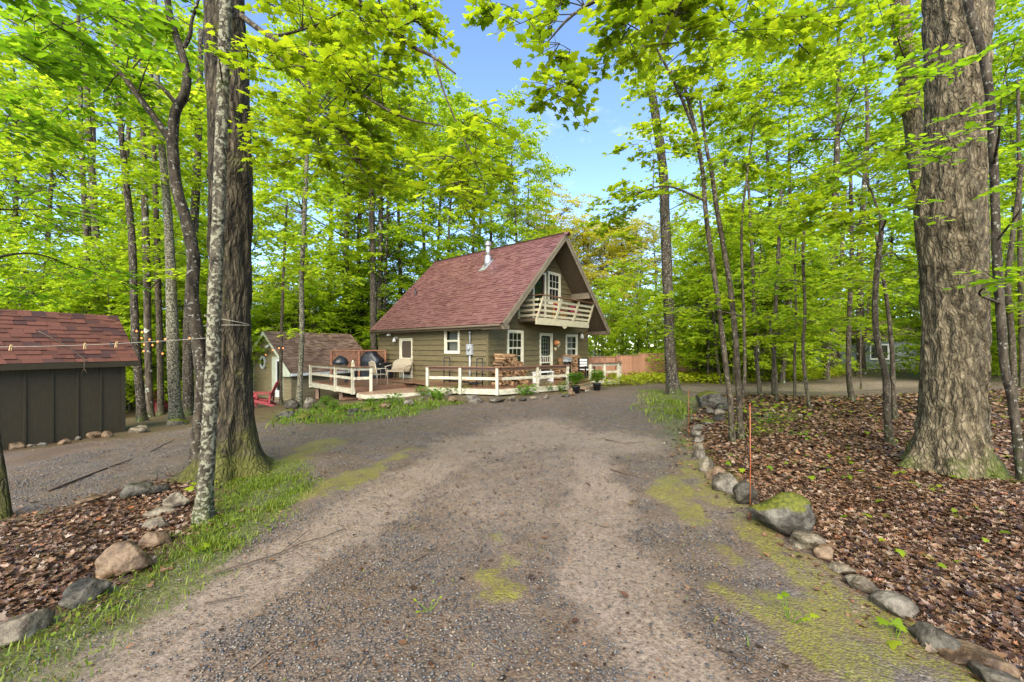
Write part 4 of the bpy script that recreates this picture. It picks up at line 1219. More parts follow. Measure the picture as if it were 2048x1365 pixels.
def balcony_chair(x, y, rz, mat, lab, zb=BAL_Z):
    c = empty('balcony_chair', to_world((x, y, zb)), HA + rz)
    tag(c, lab, 'chair')
    for sx in (-1, 1):
        for sy in (-1, 1):
            bar('leg', (sx * 0.20, sy * 0.19, 0), (sx * 0.20, sy * 0.19, 0.42 if sy < 0 else 0.84), 0.04, 0.04, mat, c)
        bar('armrest', (sx * 0.205, -0.21, 0.60), (sx * 0.205, 0.17, 0.62), 0.05, 0.03, mat, c)
    box('seat', (-0.22, -0.21, 0.40), (0.22, 0.17, 0.44), mat, c)
    box('cushion', (-0.20, -0.20, 0.441), (0.20, 0.155, 0.50), 'cushion', c, 0.02)
    box('backrest', (-0.18, 0.155, 0.50), (0.18, 0.185, 0.80), 'cushion', c, 0.01)
    for k in range(2):
        bar('back_rail', (-0.18, 0.19, 0.56 + 0.25 * k), (0.18, 0.19, 0.56 + 0.25 * k), 0.03, 0.05, mat, c)
    return c
balcony_chair(BX0 + 2.35, -0.52, 0.2, 'wicker_orange', 'orange-framed chair behind the middle of the balcony railing')
balcony_chair(BX0 + 3.65, -0.50, -0.3, 'door_maroon', 'maroon cushioned chair at the right end of the balcony')
# ---- things fixed to the walls
mp_ = rect_left(936.6, 689, 949.7, 710.6)
yc = 0.5 * (mp_[0] + mp_[1]); zc = 0.5 * (mp_[2] + mp_[3])
met = empty('electric_meter', to_world((-0.03, yc, zc)), HA); tag(met, 'grey electric meter box with conduit on the clapboard side wall', 'electric meter')
box('meter_box', (-0.13, -0.15, -0.21), (0, 0.15, 0.21), 'meter_grey', met, 0.012)
MB().lathe([(0.085, 0), (0.085, 0.05), (0.07, 0.075)], 18).build('meter_dial', 'galvanised', met)
met.children[-1].rotation_euler = (0, R(-90), 0); met.children[-1].location = (-0.131, 0.0, 0.05)
MB().tube([(-0.06, 0, 0.21), (-0.06, 0, 0.64), (-0.06, 0.02, 0.68)], 0.035, 10).build('conduit', 'meter_grey', met)
MB().lathe([(0.05, 0), (0.06, 0.03), (0.05, 0.10), (0.02, 0.12)], 12, (-0.06, 0, 0.64)).build('weather_head', 'galvanised', met)
MB().tube([(-0.06, 0, -0.21), (-0.06, 0, -(zc - DZ) + 0.01)], 0.04, 10).build('conduit', 'meter_grey', met)

def wall_lamp(px, py, plane, lab, s=1.0, mats=('white_paint', 'white_paint')):
    p = pix_plane(px, py, 0 if plane == 'L' else 1, -0.03)
    o = empty('wall_lamp', to_world(p), HA if plane == 'F' else HA - R(90)); tag(o, lab, 'lamp')
    # local: -y points away from the wall
    MB().lathe([(0.06 * s, 0), (0.06 * s, 0.015), (0.02 * s, 0.03)], 12).build('backplate', mats[0], o)
    o.children[-1].rotation_euler = (R(90), 0, 0)
    MB().tube([(0, -0.02, 0), (0, -0.10 * s, 0.05 * s), (0, -0.14 * s, 0.02 * s), (0, -0.14 * s, -0.03 * s)], 0.011 * s, 6).build('arm', mats[0], o)
    mb = MB(); mb.lathe([(0.085 * s, -0.20 * s), (0.075 * s, -0.10 * s), (0.035 * s, -0.03 * s), (0.012 * s, 0.0)], 14, (0, -0.14 * s, 0)); mb.build('lamp_shade', mats[1], o)
    return o
wall_lamp(793.5, 676, 'L', 'white bell-shaped lamp left of the screen door', 1.0)
wall_lamp(1158, 668, 'F', 'white lantern high beside the right front window', 1.2, ('black_metal', 'white_paint'))
p = pix_plane(1109, 686, 1, -0.05)
o = empty('copper_lantern', to_world(p), HA); tag(o, 'copper lantern beside the front door', 'lantern')
mb = MB(); mb.lathe([(0.03, -0.13), (0.10, -0.09), (0.13, 0.0), (0.10, 0.09), (0.03, 0.13)], 14, (0, -0.10, 0)); mb.build('lantern_body', 'copper', o)
mb = MB(); mb.lathe([(0.012, 0.0), (0.03, 0.02), (0.012, 0.045)], 10, (-0.02, -0.235, -0.01)); mb.build('painted_glint', 'bulb_glow', o)  # emissive bead set on the copper body, standing in for its glint
MB().tube([(0, -0.10, 0.13), (0, -0.06, 0.19), (0, 0.0, 0.19)], 0.01, 6).build('hook', 'black_metal', o)
p = pix_plane(1116.5, 688, 1, -0.03)
o = empty('wall_plaque', to_world(p), HA); tag(o, 'round cream wall plaque right of the copper lantern', 'plaque')
MB().lathe([(0.17, 0), (0.17, 0.012), (0.14, 0.03), (0.04, 0.035)], 20).build('plaque_disc', 'plaque_cream', o); o.children[-1].rotation_euler = (R(90), 0, 0)
p = pix_plane(1108.5, 699, 1, -0.03)
o = empty('wall_sconce', to_world(p), HA); tag(o, 'small cream ornament on the wall below the copper lantern', 'ornament')
mb = MB(); mb.lathe([(0.02, -0.09), (0.05, -0.05), (0.08, 0.03), (0.085, 0.07), (0.06, 0.08)], 12, (0, -0.06, 0)); mb.build('cup', 'plaque_cream', o)
box('bracket', (-0.03, -0.05, -0.02), (0.03, 0.0, 0.02), 'plaque_cream', o)
p = pix_plane(779, 661, 0, -0.2)
o = empty('flood_light', to_world((-0.22, p.y, 2.40)), HA); tag(o, 'white flood light under the eave near the back corner', 'lamp')
box('light_head', (-0.10, -0.07, -0.10), (0.06, 0.07, -0.02), 'white_paint', o, 0.02); box('mount', (-0.03, -0.03, -0.02), (0.03, 0.03, 0.06), 'white_paint', o)

# ================================================================== DECK
deck = empty('deck', (0, 0, 0)); tag(deck, 'wooden wraparound deck with cream railings along the cottage', 'deck')
hb = lambda x, y: to_world((x, y, 0))
D0, D1, D2, D3, D4 = Vector((-0.46, 14.1, 0)), Vector((-3.17, 14.85, 0)), Vector((-3.97, 16.2, 0)), Vector((-5.62, 14.28, 0)), Vector((-8.64, 17.1, 0))
R1, R2, R3 = Vector((2.22, 15.9, 0)), Vector((3.46, 17.9, 0)), Vector((4.95, 18.6, 0))
polyL = [D0, D1, D2, D3, D4, Vector((-7.9, 19.4, 0)), hb(-0.045, HL), hb(-0.045, -0.045)]
polyF = [D0, hb(-0.045, -0.045), hb(HW, -0.045), hb(HW + 1.0, 0.2), R3, R2, R1]
def clip(poly, n, c, keep_ge):
    out = []
    for i in range(len(poly)):
        a, b = poly[i], poly[(i + 1) % len(poly)]
        da, db = a.dot(n) - c, b.dot(n) - c
        if not keep_ge: da, db = -da, -db
        if da >= 0: out.append(a)
        if (da > 0 > db) or (da < 0 < db): out.append(a + (b - a) * (da / (da - db)))
    return out
def area2(p):
    return 0.5 * sum(a.x * b.y - b.x * a.y for a, b in zip(p, p[1:] + p[:1]))
def deck_boards(poly, along, width, z, mat, parent, name='deck_board', gap=0.006, th=0.035):
    n = Vector((-along.y, along.x, 0))
    cs = [p.dot(n) for p in poly]
    c = min(cs)
    while c < max(cs):
        q = clip(clip(poly, n, c, True), n, c + width - gap, False)
        if len(q) >= 3 and abs(area2(q)) > 0.01:
            if area2(q) > 0: q = q[::-1]
            MB().prism([Vector((p.x, p.y, z)) for p in q][::-1], (0, 0, -th)).build(name, mat, parent)
        c += width
deck_boards(polyL, HAx, 0.145, DZ, 'deck_board', deck)
deck_boards(polyF, HB, 0.145, DZ - 0.003, 'deck_board', deck)
def skirt(a, b, z0, z1, mat, name='skirt_board', out=0.02):
    d = (b - a).normalized(); n = Vector((d.y, -d.x, 0))
    mid = (a + b) / 2
    if n.dot(Vector((0, 0, 0)) - mid) < 0: n = -n      # towards the camera side
    bar(name, a + n * out + Vector((0, 0, (z0 + z1) / 2)), b + n * out + Vector((0, 0, (z0 + z1) / 2)), 0.035, z1 - z0, mat, deck, bevel=0.003)
for a, b in ((D0, D1), (D3, D4), (D0, R1), (R2, R3)):
    skirt(a, b, DZ - 0.235, DZ - 0.04, 'trim_weathered')
skirt(D1, D2, DZ - 0.16, DZ - 0.037, 'step_wood'); skirt(D2, D3, DZ - 0.16, DZ - 0.037, 'deck_board', 'riser_board')
skirt(R1, R2, DZ - 0.16, DZ - 0.04, 'deck_board', 'riser_board')
RAILH = 0.74
def railing(a, b, posts, under, ends=(0, 0)):
    d = (b - a)
    up = lambda p, z: Vector((p.x, p.y, z))
    dn = d.normalized()
    n = Vector((dn.y, -dn.x, 0))
    if n.y > 0: n = -n
    for t in posts:
        p = a + d * t
        mb = MB(); m_ = Matrix.Translation(p + n * 0.045) @ Matrix.Rotation(math.atan2(d.y, d.x), 4, 'Z')
        mb.box((-0.05, -0.045, DZ - 0.25), (0.05, 0.045, DZ + RAILH - 0.02), m_); mb.build('post', 'trim_weathered', deck, 0.006)
    bar('middle_rail', up(a, DZ + 0.33), up(b, DZ + 0.33), 0.04, 0.10, 'trim_weathered', deck)
    bar('top_rail', up(a - dn * 0.02, DZ + RAILH - 0.07), up(b + dn * 0.02, DZ + RAILH - 0.07), 0.042, 0.11, under, deck)
    bar('rail_cap', up(a - dn * 0.06, DZ + RAILH) + n * 0.03, up(b + dn * 0.04, DZ + RAILH) + n * 0.03, 0.17, 0.038, 'rail_cap', deck, bevel=0.004)
railing(D0, D1, (0.02, 0.52, 0.985), 'rail_cap')
railing(D0 + Vector((0.1, 0.06, 0)), R1, (0.50, 0.985), 'rail_cap')
railing(D3, D4, (0.03, 0.38, 0.985), 'trim_weathered')
railing(D3 + Vector((0.02, 0.06, 0)), D3 + Vector((0.50, 0.30, 0)), (0.9,), 'trim_weathered')
railing(R2, R3, (0.02, 0.5, 0.985), 'trim_weathered')
railing(R3, R3 + Vector((0.6, 1.9, 0)), (0.98,), 'trim_weathered')
# piers under the raised left corner
for q in (D3 + Vector((0.1, 0.25, 0)), D3 * 0.6 + D4 * 0.4 + Vector((0.15, 0.2, 0)), D4 + Vector((0.25, 0.1, 0)), D0 + Vector((0, 0.2, 0)), R1 + Vector((-0.2, 0.15, 0)), R3 + Vector((-0.2, 0.2, 0)), D1 + Vector((0.1, 0.2, 0)), Vector((-7.7, 19.2, 0))):
    zz = gz(q.x, q.y) - 0.05
    box('pier', (q.x - 0.07, q.y - 0.07, zz), (q.x + 0.07, q.y + 0.07, DZ - 0.04), 'step_wood', deck)

# broad step in the recess of the deck
st = empty('garden_step'); tag(st, 'broad wooden step below the recess of the deck', 'step')
sp = [Vector((-5.50, 14.12, 0)), Vector((-5.02, 13.62, 0)), Vector((-2.98, 14.62, 0)), Vector((-3.22, 14.98, 0)), Vector((-3.98, 16.14, 0))]
al = (sp[2] - sp[1]).normalized()
deck_boards(sp, al, 0.19, 0.135, 'step_wood', st, 'tread_board')
for a, b in ((sp[0], sp[1]), (sp[1], sp[2])):
    bar('riser', a + Vector((0, 0, 0.03)), b + Vector((0, 0, 0.03)), 0.03, 0.145, 'trim_weathered', st)
lp = gpt(707, 799)
o = empty('ground_board', lp, R(28)); tag(o, 'low brown board lying on the ground below the deck corner', 'board')
for k in range(3): box('plank', (-0.42, -0.26 + 0.18 * k, 0.03), (0.42, -0.09 + 0.18 * k, 0.075), 'deck_board', o)
box('batten', (-0.38, -0.25, 0.0), (-0.30, 0.25, 0.029), 'deck_board', o); box('batten', (0.30, -0.25, 0.0), (0.38, 0.25, 0.029), 'deck_board', o)
# front steps between the two potted ferns
fs = empty('front_steps'); tag(fs, 'two wooden steps between the potted ferns', 'steps')
e0, e1 = R1 + (R2 - R1) * 0.18, R1 + (R2 - R1) * 0.92
nn = Vector(((R2 - R1).y, -(R2 - R1).x, 0)).normalized()
for k, z in enumerate((0.175, 0.065)):
    c = nn * (0.17 + 0.30 * k)
    zz = z + 0.0
    bar('tread', e0 + c + Vector((0, 0, zz)), e1 + c + Vector((0, 0, zz)), 0.30, 0.04, 'step_wood', fs)
    bar('riser', e0 + c + nn * 0.12 + Vector((0, 0, zz - 0.075)), e1 + c + nn * 0.12 + Vector((0, 0, zz - 0.075)), 0.03, 0.10, 'trim_weathered', fs)

# ---- firewood
LOGS = []
def log_mesh(seed, L=0.42):
    r = random.Random(seed)
    kind = seed % 3
    n = 3 if kind == 0 else (4 if kind == 1 else 6)
    rad = r.uniform(0.055, 0.085)
    pts = []
    for i in range(n):
        a = 2 * math.pi * i / n + r.uniform(-0.25, 0.25); q = rad * r.uniform(0.75, 1.2)
        pts.append((q * math.cos(a), q * math.sin(a)))
    mb = MB()
    mb.prism([(x, -L / 2, z) for x, z in pts][::-1], (0, L, 0))
    for i, v in enumerate(mb.v): mb.v[i] = (v[0] + r.uniform(-.006, .006), v[1] + r.uniform(-.03, .03), v[2] + r.uniform(-.006, .006))
    return mb.mesh('firewood_log', 'log_end')
LOGS = [log_mesh(i) for i in range(14)]
def stack(x0, x1, y, z0, topf, label, group, seed, along=0.0):
    """logs lying towards the viewer, piled along the wall (house axes)"""
    r = random.Random(seed)
    row = 0; z = z0 + 0.06; n = 0
    while z < z0 + 2.0:
        x = x0 + (0.06 if row % 2 == 0 else 0.125)
        any_ = False
        while x < x1 - 0.04:
            if z < z0 + topf((x - x0) / (x1 - x0)) + r.uniform(-.06, .05):
                o = bpy.data.objects.new('firewood_log', r.choice(LOGS)); COL.objects.link(o)
                p = to_world((x + r.uniform(-.025, .025), y + r.uniform(-0.07, 0.07), z + r.uniform(-.018, .018)))
                o.location = p; o.rotation_euler = (0, r.uniform(0, 6.28), HA + r.uniform(-.22, .22) + (math.pi if r.random() < .5 else 0))
                o.rotation_mode = 'ZYX' if False else 'XYZ'
                tag(o, label, 'firewood', group); n += 1; any_ = True
            x += r.uniform(0.115, 0.145)
        if not any_: break
        z += 0.108; row += 1
    return n
s1 = rect_front(977, 708, 1042, 771, -0.42)
s2 = rect_front(1100, 716, 1158, 762, -0.45)
print('stacks', s1, s2)
NLOG = stack(0.12, 1.72, -0.36, DZ, lambda t: 1.20 if t < 0.62 else (0.85 if t < 0.8 else 0.72), 'split log in the firewood pile at the near corner of the cottage', 'logs piled at the near corner', 3)
NLOG += stack(4.0, 6.3, -0.40, DZ, lambda t: 0.62 if t < 0.22 else (1.12 - 0.9 * abs(t - 0.55) ** 1.5 if t < 0.8 else 0.75), 'split log in the firewood pile right of the front door', 'logs piled right of the front door', 4)
print('logs', NLOG)
# black metal rack beside the meter
rk = empty('firewood_rack', to_world((-0.35, 1.05, DZ)), HA); tag(rk, 'black tubular firewood rack standing by the meter wall', 'rack')
for yy in (-0.95, 0.95):
    for xx in (-0.15, 0.15):
        MB().tube([(xx, yy, 0), (xx, yy, 1.02)], 0.022, 8).build('upright', 'black_metal', rk)
    MB().tube([(-0.15, yy, 1.02), (0.15, yy, 1.02)], 0.02, 8).build('end_bar', 'black_metal', rk)
    MB().tube([(-0.17, yy, 0.10), (0.17, yy, 0.10)], 0.02, 8).build('end_bar', 'black_metal', rk)
for xx in (-0.15, 0.15):
    MB().tube([(xx, -0.95, 0.10), (xx, 0.95, 0.10)], 0.02, 8).build('base_bar', 'black_metal', rk)
r_ = random.Random(9)
for k in range(4):
    o = bpy.data.objects.new('firewood_log', LOGS[k * 3 % 14]); COL.objects.link(o)
    o.location = to_world((-0.35 + r_.uniform(-.03, .03), 0.45 + 0.14 * k, DZ + 0.20)); o.rotation_euler = (0, r_.uniform(0, 6), HA + R(90) + r_.uniform(-.1, .1))
    tag(o, 'one of the few logs lying in the black rack', 'firewood', 'logs in the black rack')

# ---- deck furniture
def wicker_seat(loc, rz, w, label, mat='wicker', legs='chair_metal'):
    c = empty('wicker_armchair', loc, rz); tag(c, label, 'chair')
    mb = MB(); prof = []
    n = 14
    for i in range(n + 1):
        a = math.pi * i / n
        x = -math.cos(a) * w / 2; yb = 0.10 + 0.22 * math.sin(a)
        h = 0.30 + 0.50 * max(0, math.sin(a)) ** 0.6 if 0 < i < n else 0.34
        prof.append((x, yb, 0.36 + h * 0.62))
    vs = []
    for x, y, z in prof: vs += [(x, y, 0.38), (x * 1.04, y + 0.10, z + 0.10), (x * 1.04, y + 0.14, z + 0.09), (x, y + 0.04, 0.36)]
    fs = []
    for i in range(n):
        for k in range(4):
            a, b = 4 * i + k, 4 * i + (k + 1) % 4
            fs.append((a, b, b + 4, a + 4))
    fs += [(3, 2, 1, 0), tuple(4 * n + k for k in range(4))]
    mb.add(vs, fs, True); mb.build('backrest', mat, c)
    mb = MB(); mb.prism([(-w / 2, -0.26, 0.36), (w / 2, -0.26, 0.36), (w / 2, 0.12, 0.36), (w * 0.3, 0.30, 0.36), (-w * 0.3, 0.30, 0.36), (-w / 2, 0.12, 0.36)], (0, 0, 0.06)); mb.build('seat', mat, c)
    for sx in (-1, 1):
        MB().tube([(sx * w / 2, -0.24, 0.40), (sx * w / 2 * 1.05, -0.25, 0.58), (sx * w / 2 * 1.05, 0.0, 0.62), (sx * w / 2, 0.18, 0.66)], 0.025, 8).build('armrest', mat, c)
        for yy in (-0.23, 0.26):
            MB().tube([(sx * w / 2 * 0.92, yy, 0.37), (sx * w / 2 * 0.98, yy * 1.1, 0.0)], 0.014, 6).build('leg', legs, c)
    return c
lc = pix_plane(832, 757, 0, -0.85)
pc = to_world((-0.62, 5.05, DZ))
wicker_seat(pc, HA + R(-75), 1.05, 'wide beige wicker armchair in front of the screen door')
def metal_chair(loc, rz, label):
    c = empty('patio_chair', loc, rz); tag(c, label, 'chair')
    for sx in (-1, 1):
        MB().tube([(sx * 0.25, -0.24, 0), (sx * 0.25, -0.24, 0.62), (sx * 0.25, 0.0, 0.65), (sx * 0.24, 0.22, 0.62)], 0.014, 8).build('arm', 'chair_metal', c)
        MB().tube([(sx * 0.23, 0.20, 0), (sx * 0.23, 0.20, 0.42), (sx * 0.20, 0.28, 0.88)], 0.014, 8).build('leg', 'chair_metal', c)
    mb = MB(); vs = []
    for i in range(9):
        t = i / 8; x = -0.21 + 0.42 * t; z = 0.88 + 0.05 * math.sin(math.pi * t)
        vs += [(x, 0.215, 0.46), (x, 0.285, z)]
    mb.add(vs, [(2 * i, 2 * i + 2, 2 * i + 3, 2 * i + 1) for i in range(8)]); o = mb.build('backrest', 'wicker', c)
    o.modifiers.new('thick', 'SOLIDIFY').thickness = 0.012
    box('seat', (-0.23, -0.23, 0.40), (0.23, 0.21, 0.425), 'wicker', c, 0.008)
    MB().tube([(-0.21, 0.285, 0.88), (0, 0.29, 0.94), (0.21, 0.285, 0.88)], 0.014, 8).build('top_bar', 'chair_metal', c)
    return c
metal_chair(Vector((-5.15, 15.35, DZ)), R(140), 'beige patio chair behind the left deck railing')

# covered barbecue, bin, small covered grill
bq = empty('covered_barbecue', to_world((-0.95, 7.05, DZ)), HA - R(68)); tag(bq, 'large barbecue under a black vinyl cover against the deck corner', 'barbecue')
nseg = 40
rings = []
for j, (z, sx, sy, e) in enumerate(((0.02, 0.72, 0.36, 3.2), (0.35, 0.71, 0.35, 3.2), (0.72, 0.74, 0.37, 3.0), (0.86, 0.80, 0.38, 2.8), (0.95, 0.72, 0.36, 2.6), (1.10, 0.48, 0.31, 2.6), (1.22, 0.42, 0.24, 2.6), (1.27, 0.34, 0.14, 2.4))):
    ring = []
    for k in range(nseg):
        a = 2 * math.pi * k / nseg
        ca, sa = math.cos(a), math.sin(a)
        rr = (abs(ca) ** e + abs(sa) ** e) ** (-1 / e)
        fold = 1 + 0.035 * math.sin(a * 9 + j * 0.8) * (1 - j / 9) + 0.02 * math.sin(a * 17 + 2)
        ring.append((sx * ca * rr * fold, sy * sa * rr * fold, z + 0.02 * math.sin(a * 5 + j)))
    rings.append(ring)
mb = MB(); vs = [p for ring in rings for p in ring]
fs = [(j * nseg + k, j * nseg + (k + 1) % nseg, (j + 1) * nseg + (k + 1) % nseg, (j + 1) * nseg + k) for j in range(len(rings) - 1) for k in range(nseg)]
fs.append(tuple((len(rings) - 1) * nseg + k for k in range(nseg)))
mb.add(vs, fs, True); mb.build('cover', 'black_vinyl', bq)
for sx in (-1, 1):
    mb = MB(); mb.lathe([(0.06, -0.02), (0.075, -0.015), (0.075, 0.015), (0.06, 0.02)], 14); w_ = mb.build('wheel', 'black_plastic', bq); w_.rotation_euler = (R(90), 0, 0); w_.location = (sx * 0.55, -0.40, 0.076)
bn = empty('waste_bin', to_world((-0.55, 6.22, DZ)), HA - R(90)); tag(bn, 'black lidded waste bin beside the covered barbecue', 'bin')
mb = MB(); mb.prism([(-0.22, -0.22, 0.0), (0.22, -0.22, 0.0), (0.22, 0.22, 0.0), (-0.22, 0.22, 0.0)], (0, 0, 0.68))
for i in (4, 5, 6, 7): mb.v[i] = (mb.v[i][0] * 1.2, mb.v[i][1] * 1.2, mb.v[i][2])
mb.build('bin_body', 'black_plastic', bn, 0.02)
box('lid', (-0.29, -0.29, 0.681), (0.29, 0.29, 0.74), 'black_plastic', bn, 0.02)
box('lid_handle', (-0.09, -0.31, 0.66), (0.09, -0.291, 0.70), 'galvanised', bn)
sg_p = Vector((-7.15, 16.6, DZ))
sg = empty('covered_kettle_grill', sg_p, R(12)); sg.scale = (0.78, 0.78, 0.95); tag(sg, 'small grill cart with a black hooded cover and side shelves', 'grill')
mb = MB(); rr_ = []
for z, r0 in ((0.80, 0.34), (0.86, 0.36), (0.98, 0.30), (1.08, 0.20), (1.14, 0.10), (1.16, 0.03)): rr_.append((r0, z))
mb.lathe(rr_, 22, sx=1.1, sy=0.85)
for i, v in enumerate(mb.v): mb.v[i] = (v[0] * (1 + 0.05 * math.sin(i * 1.7)), v[1] * (1 + 0.05 * math.sin(i * 2.3)), v[2] + 0.012 * math.sin(i * 3.1))
mb.build('cover', 'black_vinyl', sg)
box('firebox', (-0.32, -0.24, 0.66), (0.32, 0.24, 0.80), 'black_metal', sg, 0.02)
for sx in (-1, 1):
    box('side_shelf', (sx * 0.33, -0.19, 0.70), (sx * 0.82, 0.19, 0.735), 'lattice_wood', sg)
    for yy in (-0.18, 0.18):
        MB().tube([(sx * 0.28, yy, 0.66), (sx * 0.30, yy, 0.08)], 0.015, 8).build('leg', 'black_metal', sg)
    mb = MB(); mb.lathe([(0.05, -0.02), (0.07, -0.015), (0.07, 0.015), (0.05, 0.02)], 14); w_ = mb.build('wheel', 'black_plastic', sg); w_.rotation_euler = (R(90), 0, 0); w_.location = (sx * 0.30, -0.21, 0.071)
    mb = MB(); mb.lathe([(0.05, -0.02), (0.07, -0.015), (0.07, 0.015), (0.05, 0.02)], 14); w_ = mb.build('wheel', 'black_plastic', sg); w_.rotation_euler = (R(90), 0, 0); w_.location = (sx * 0.30, 0.21, 0.071)
MB().tube([(-0.3, 0, 0.20), (0.3, 0, 0.20)], 0.012, 6).build('axle', 'black_metal', sg)
# little bird-house shaped ornament on the rail, planter behind
op = D3 + (D4 - D3) * 0.05
o = empty('rail_lantern', (op.x, op.y + 0.02, DZ + RAILH + 0.02), HA); tag(o, 'small pale lantern standing on the corner of the left deck rail', 'lantern')
box('base', (-0.05, -0.05, 0), (0.05, 0.05, 0.015), 'trim', o); box('lantern_body', (-0.042, -0.042, 0.015), (0.042, 0.042, 0.15), 'plaque_cream', o)
mb = MB(); mb.lathe([(0.075, 0.15), (0.03, 0.20), (0.01, 0.23)], 4); mb.build('roof', 'trim', o)

# lattice screen at the back of the left deck
la, lb = Vector((-8.30, 18.30, 0)), Vector((-6.15, 19.35, 0))
ls = empty('lattice_screen', (0, 0, 0)); tag(ls, 'reddish wooden lattice privacy screen at the back of the deck', 'screen')
ld = (lb - la).normalized()
for t in (0, 0.5, 1):
    p = la + (lb - la) * t
    bar('post', p + Vector((0, 0, DZ)), p + Vector((0, 0, DZ + 1.28)), 0.09, 0.09, 'lattice_wood', ls, up=(1, 0, 0))
bar('top_rail', la + Vector((0, 0, DZ + 1.31)), lb + Vector((0, 0, DZ + 1.31)), 0.12, 0.05, 'lattice_wood', ls)
bar('bottom_rail', la + Vector((0, 0, DZ + 0.45)), lb + Vector((0, 0, DZ + 0.45)), 0.04, 0.08, 'lattice_wood', ls)
L_ = (lb - la).length
for sgn, off in ((1, 0.012), (-1, -0.012)):
    c = -0.8
    while c < L_ + 0.1:
        # strip z = z0 + sgn*(s - c) between z0+0.45 .. z0+1.27
        z0_, z1_ = 0.49, 1.28
        s0, s1 = (c, c + (z1_ - z0_)) if sgn > 0 else (c + (z1_ - z0_), c)
        t0, t1 = 0.0, 1.0
        ds = s1 - s0
        lo, hi = sorted(((0 - s0) / ds, (L_ - s0) / ds))
        t0, t1 = max(t0, lo), min(t1, hi)
        if t1 - t0 > 0.03:
            p = la + ld * (s0 + ds * t0) + Vector((0, 0, DZ + z0_ + (z1_ - z0_) * t0)); q = la + ld * (s0 + ds * t1) + Vector((0, 0, DZ + z0_ + (z1_ - z0_) * t1))
            nn_ = Vector((ld.y, -ld.x, 0)) * off
            bar('lattice_slat', p + nn_, q + nn_, 0.012, 0.035, 'lattice_wood', ls, up=(-ld.y, ld.x, 0)) if False else bar('lattice_slat', p + nn_, q + nn_, 0.035, 0.012, 'lattice_wood', ls, up=(ld.y, -ld.x, 0))
        c += 0.115

# small things on the front deck
o = empty('white_bench', to_world((2.55, -0.75, DZ)), HA); tag(o, 'small white bench on the front deck behind the railing', 'bench')
box('seat', (-0.55, -0.17, 0.40), (0.55, 0.17, 0.44), 'white_paint', o)
for sx in (-0.5, 0.5): box('leg', (sx - 0.03, -0.15, 0), (sx + 0.03, 0.15, 0.40), 'white_paint', o)
box('stretcher', (-0.47, -0.02, 0.18), (0.47, 0.02, 0.24), 'white_paint', o)
o = empty('blue_tray', to_world((4.35, -1.05, DZ)), HA); tag(o, 'shallow blue tub on the front deck floor', 'tub')
mb = MB(); mb.lathe([(0.30, 0.0), (0.36, 0.16), (0.38, 0.17), (0.34, 0.165), (0.28, 0.03)], 24, sx=1.4); mb.build('tub', 'blue_plastic', o)
mb = MB(); mb.lathe([(0.37, 0.172), (0.395, 0.175), (0.395, 0.19), (0.37, 0.19)], 24, sx=1.4); mb.build('rim', 'blue_plastic', o)
o = empty('letter_box', to_world((4.6, -0.62, DZ)), HA); tag(o, 'grey lidded box standing on the right firewood pile', 'box')
box('box_body', (-0.17, -0.13, 0.80), (0.17, 0.13, 0.93), 'meter_grey', o, 0.01); MB().prism([(-0.20, -0.16, 0.93), (0.20, -0.16, 0.93), (0.20, 0.0, 1.02), (-0.20, 0.0, 1.02)], (0, 0.16, -0.0)).build('lid', 'galvanised', o)
box('leg', (-0.15, -0.1, 0.0), (-0.11, 0.1, 0.80), 'black_metal', o); box('leg', (0.11, -0.1, 0.0), (0.15, 0.1, 0.80), 'black_metal', o)
o = empty('slatted_chair', Vector((3.55, 18.9, DZ - 0.003)), R(30)); tag(o, 'dark slatted chair behind the right deck railing', 'chair')
for k in range(4): box('seat_slat', (-0.26, -0.25 + 0.125 * k, 0.40), (0.26, -0.14 + 0.125 * k, 0.43), 'white_paint', o)
for k in range(3): box('back_slat', (-0.26, 0.26, 0.55 + 0.13 * k), (0.26, 0.285, 0.64 + 0.13 * k), 'white_paint', o)
for sx in (-1, 1):
    box('leg', (sx * 0.27 - 0.025, -0.25, 0), (sx * 0.27 + 0.025, -0.20, 0.60), 'black_metal', o); box('leg', (sx * 0.27 - 0.025, 0.22, 0), (sx * 0.27 + 0.025, 0.27, 0.95), 'black_metal', o)

# ================================================================== CEDAR FENCE
fa, fb = at(1236, 757, 22.5), at(1398, 752, 24.0)
fence = empty('cedar_fence'); tag(fence, 'reddish cedar board fence right of the cottage', 'fence')
panels = [(at(1150, 700, 22.0), at(1236, 700, 22.4), 1.20), (at(1236, 700, 22.0), at(1281, 700, 22.4), 1.28), (at(1281, 700, 22.4), at(1335, 700, 23), 1.38), (at(1335, 700, 23), at(1400, 700, 23.6), 1.36)]
pk = MB().box((-0.068, -0.011, 0), (0.068, 0.011, 1.0)).mesh('picket', 'cedar')
for a, b, h in panels:
    a = Vector((a.x, a.y, 0)); b = Vector((b.x, b.y, 0)); d = (b - a); L = d.length; n = int(L / 0.142)
    zb = 0.03
    for i in range(n):
        o = bpy.data.objects.new('picket', pk); COL.objects.link(o); o.parent = fence
        p = a + d * ((i + 0.5) / n)
        o.location = (p.x, p.y, zb); o.scale = (L / n / 0.142 * 0.985, 1, h - zb + rng.uniform(-.01, .01)); o.rotation_euler = (0, 0, math.atan2(d.y, d.x))
    nrm_ = Vector((-d.y, d.x, 0)).normalized() * 0.03
    for z in (0.25, h - 0.2):
        bar('back_rail', a + nrm_ + Vector((0, 0, z)), b + nrm_ + Vector((0, 0, z)), 0.04, 0.09, 'cedar', fence)
    bar('cap_rail', a + Vector((0, 0, h + 0.025)), b + Vector((0, 0, h + 0.025)), 0.09, 0.03, 'cedar', fence)
    bar('post', a + nrm_ * 3 + Vector((0, 0, -0.1)), a + nrm_ * 3 + Vector((0, 0, h + 0.06)), 0.09, 0.09, 'cedar', fence, up=(1, 0, 0))

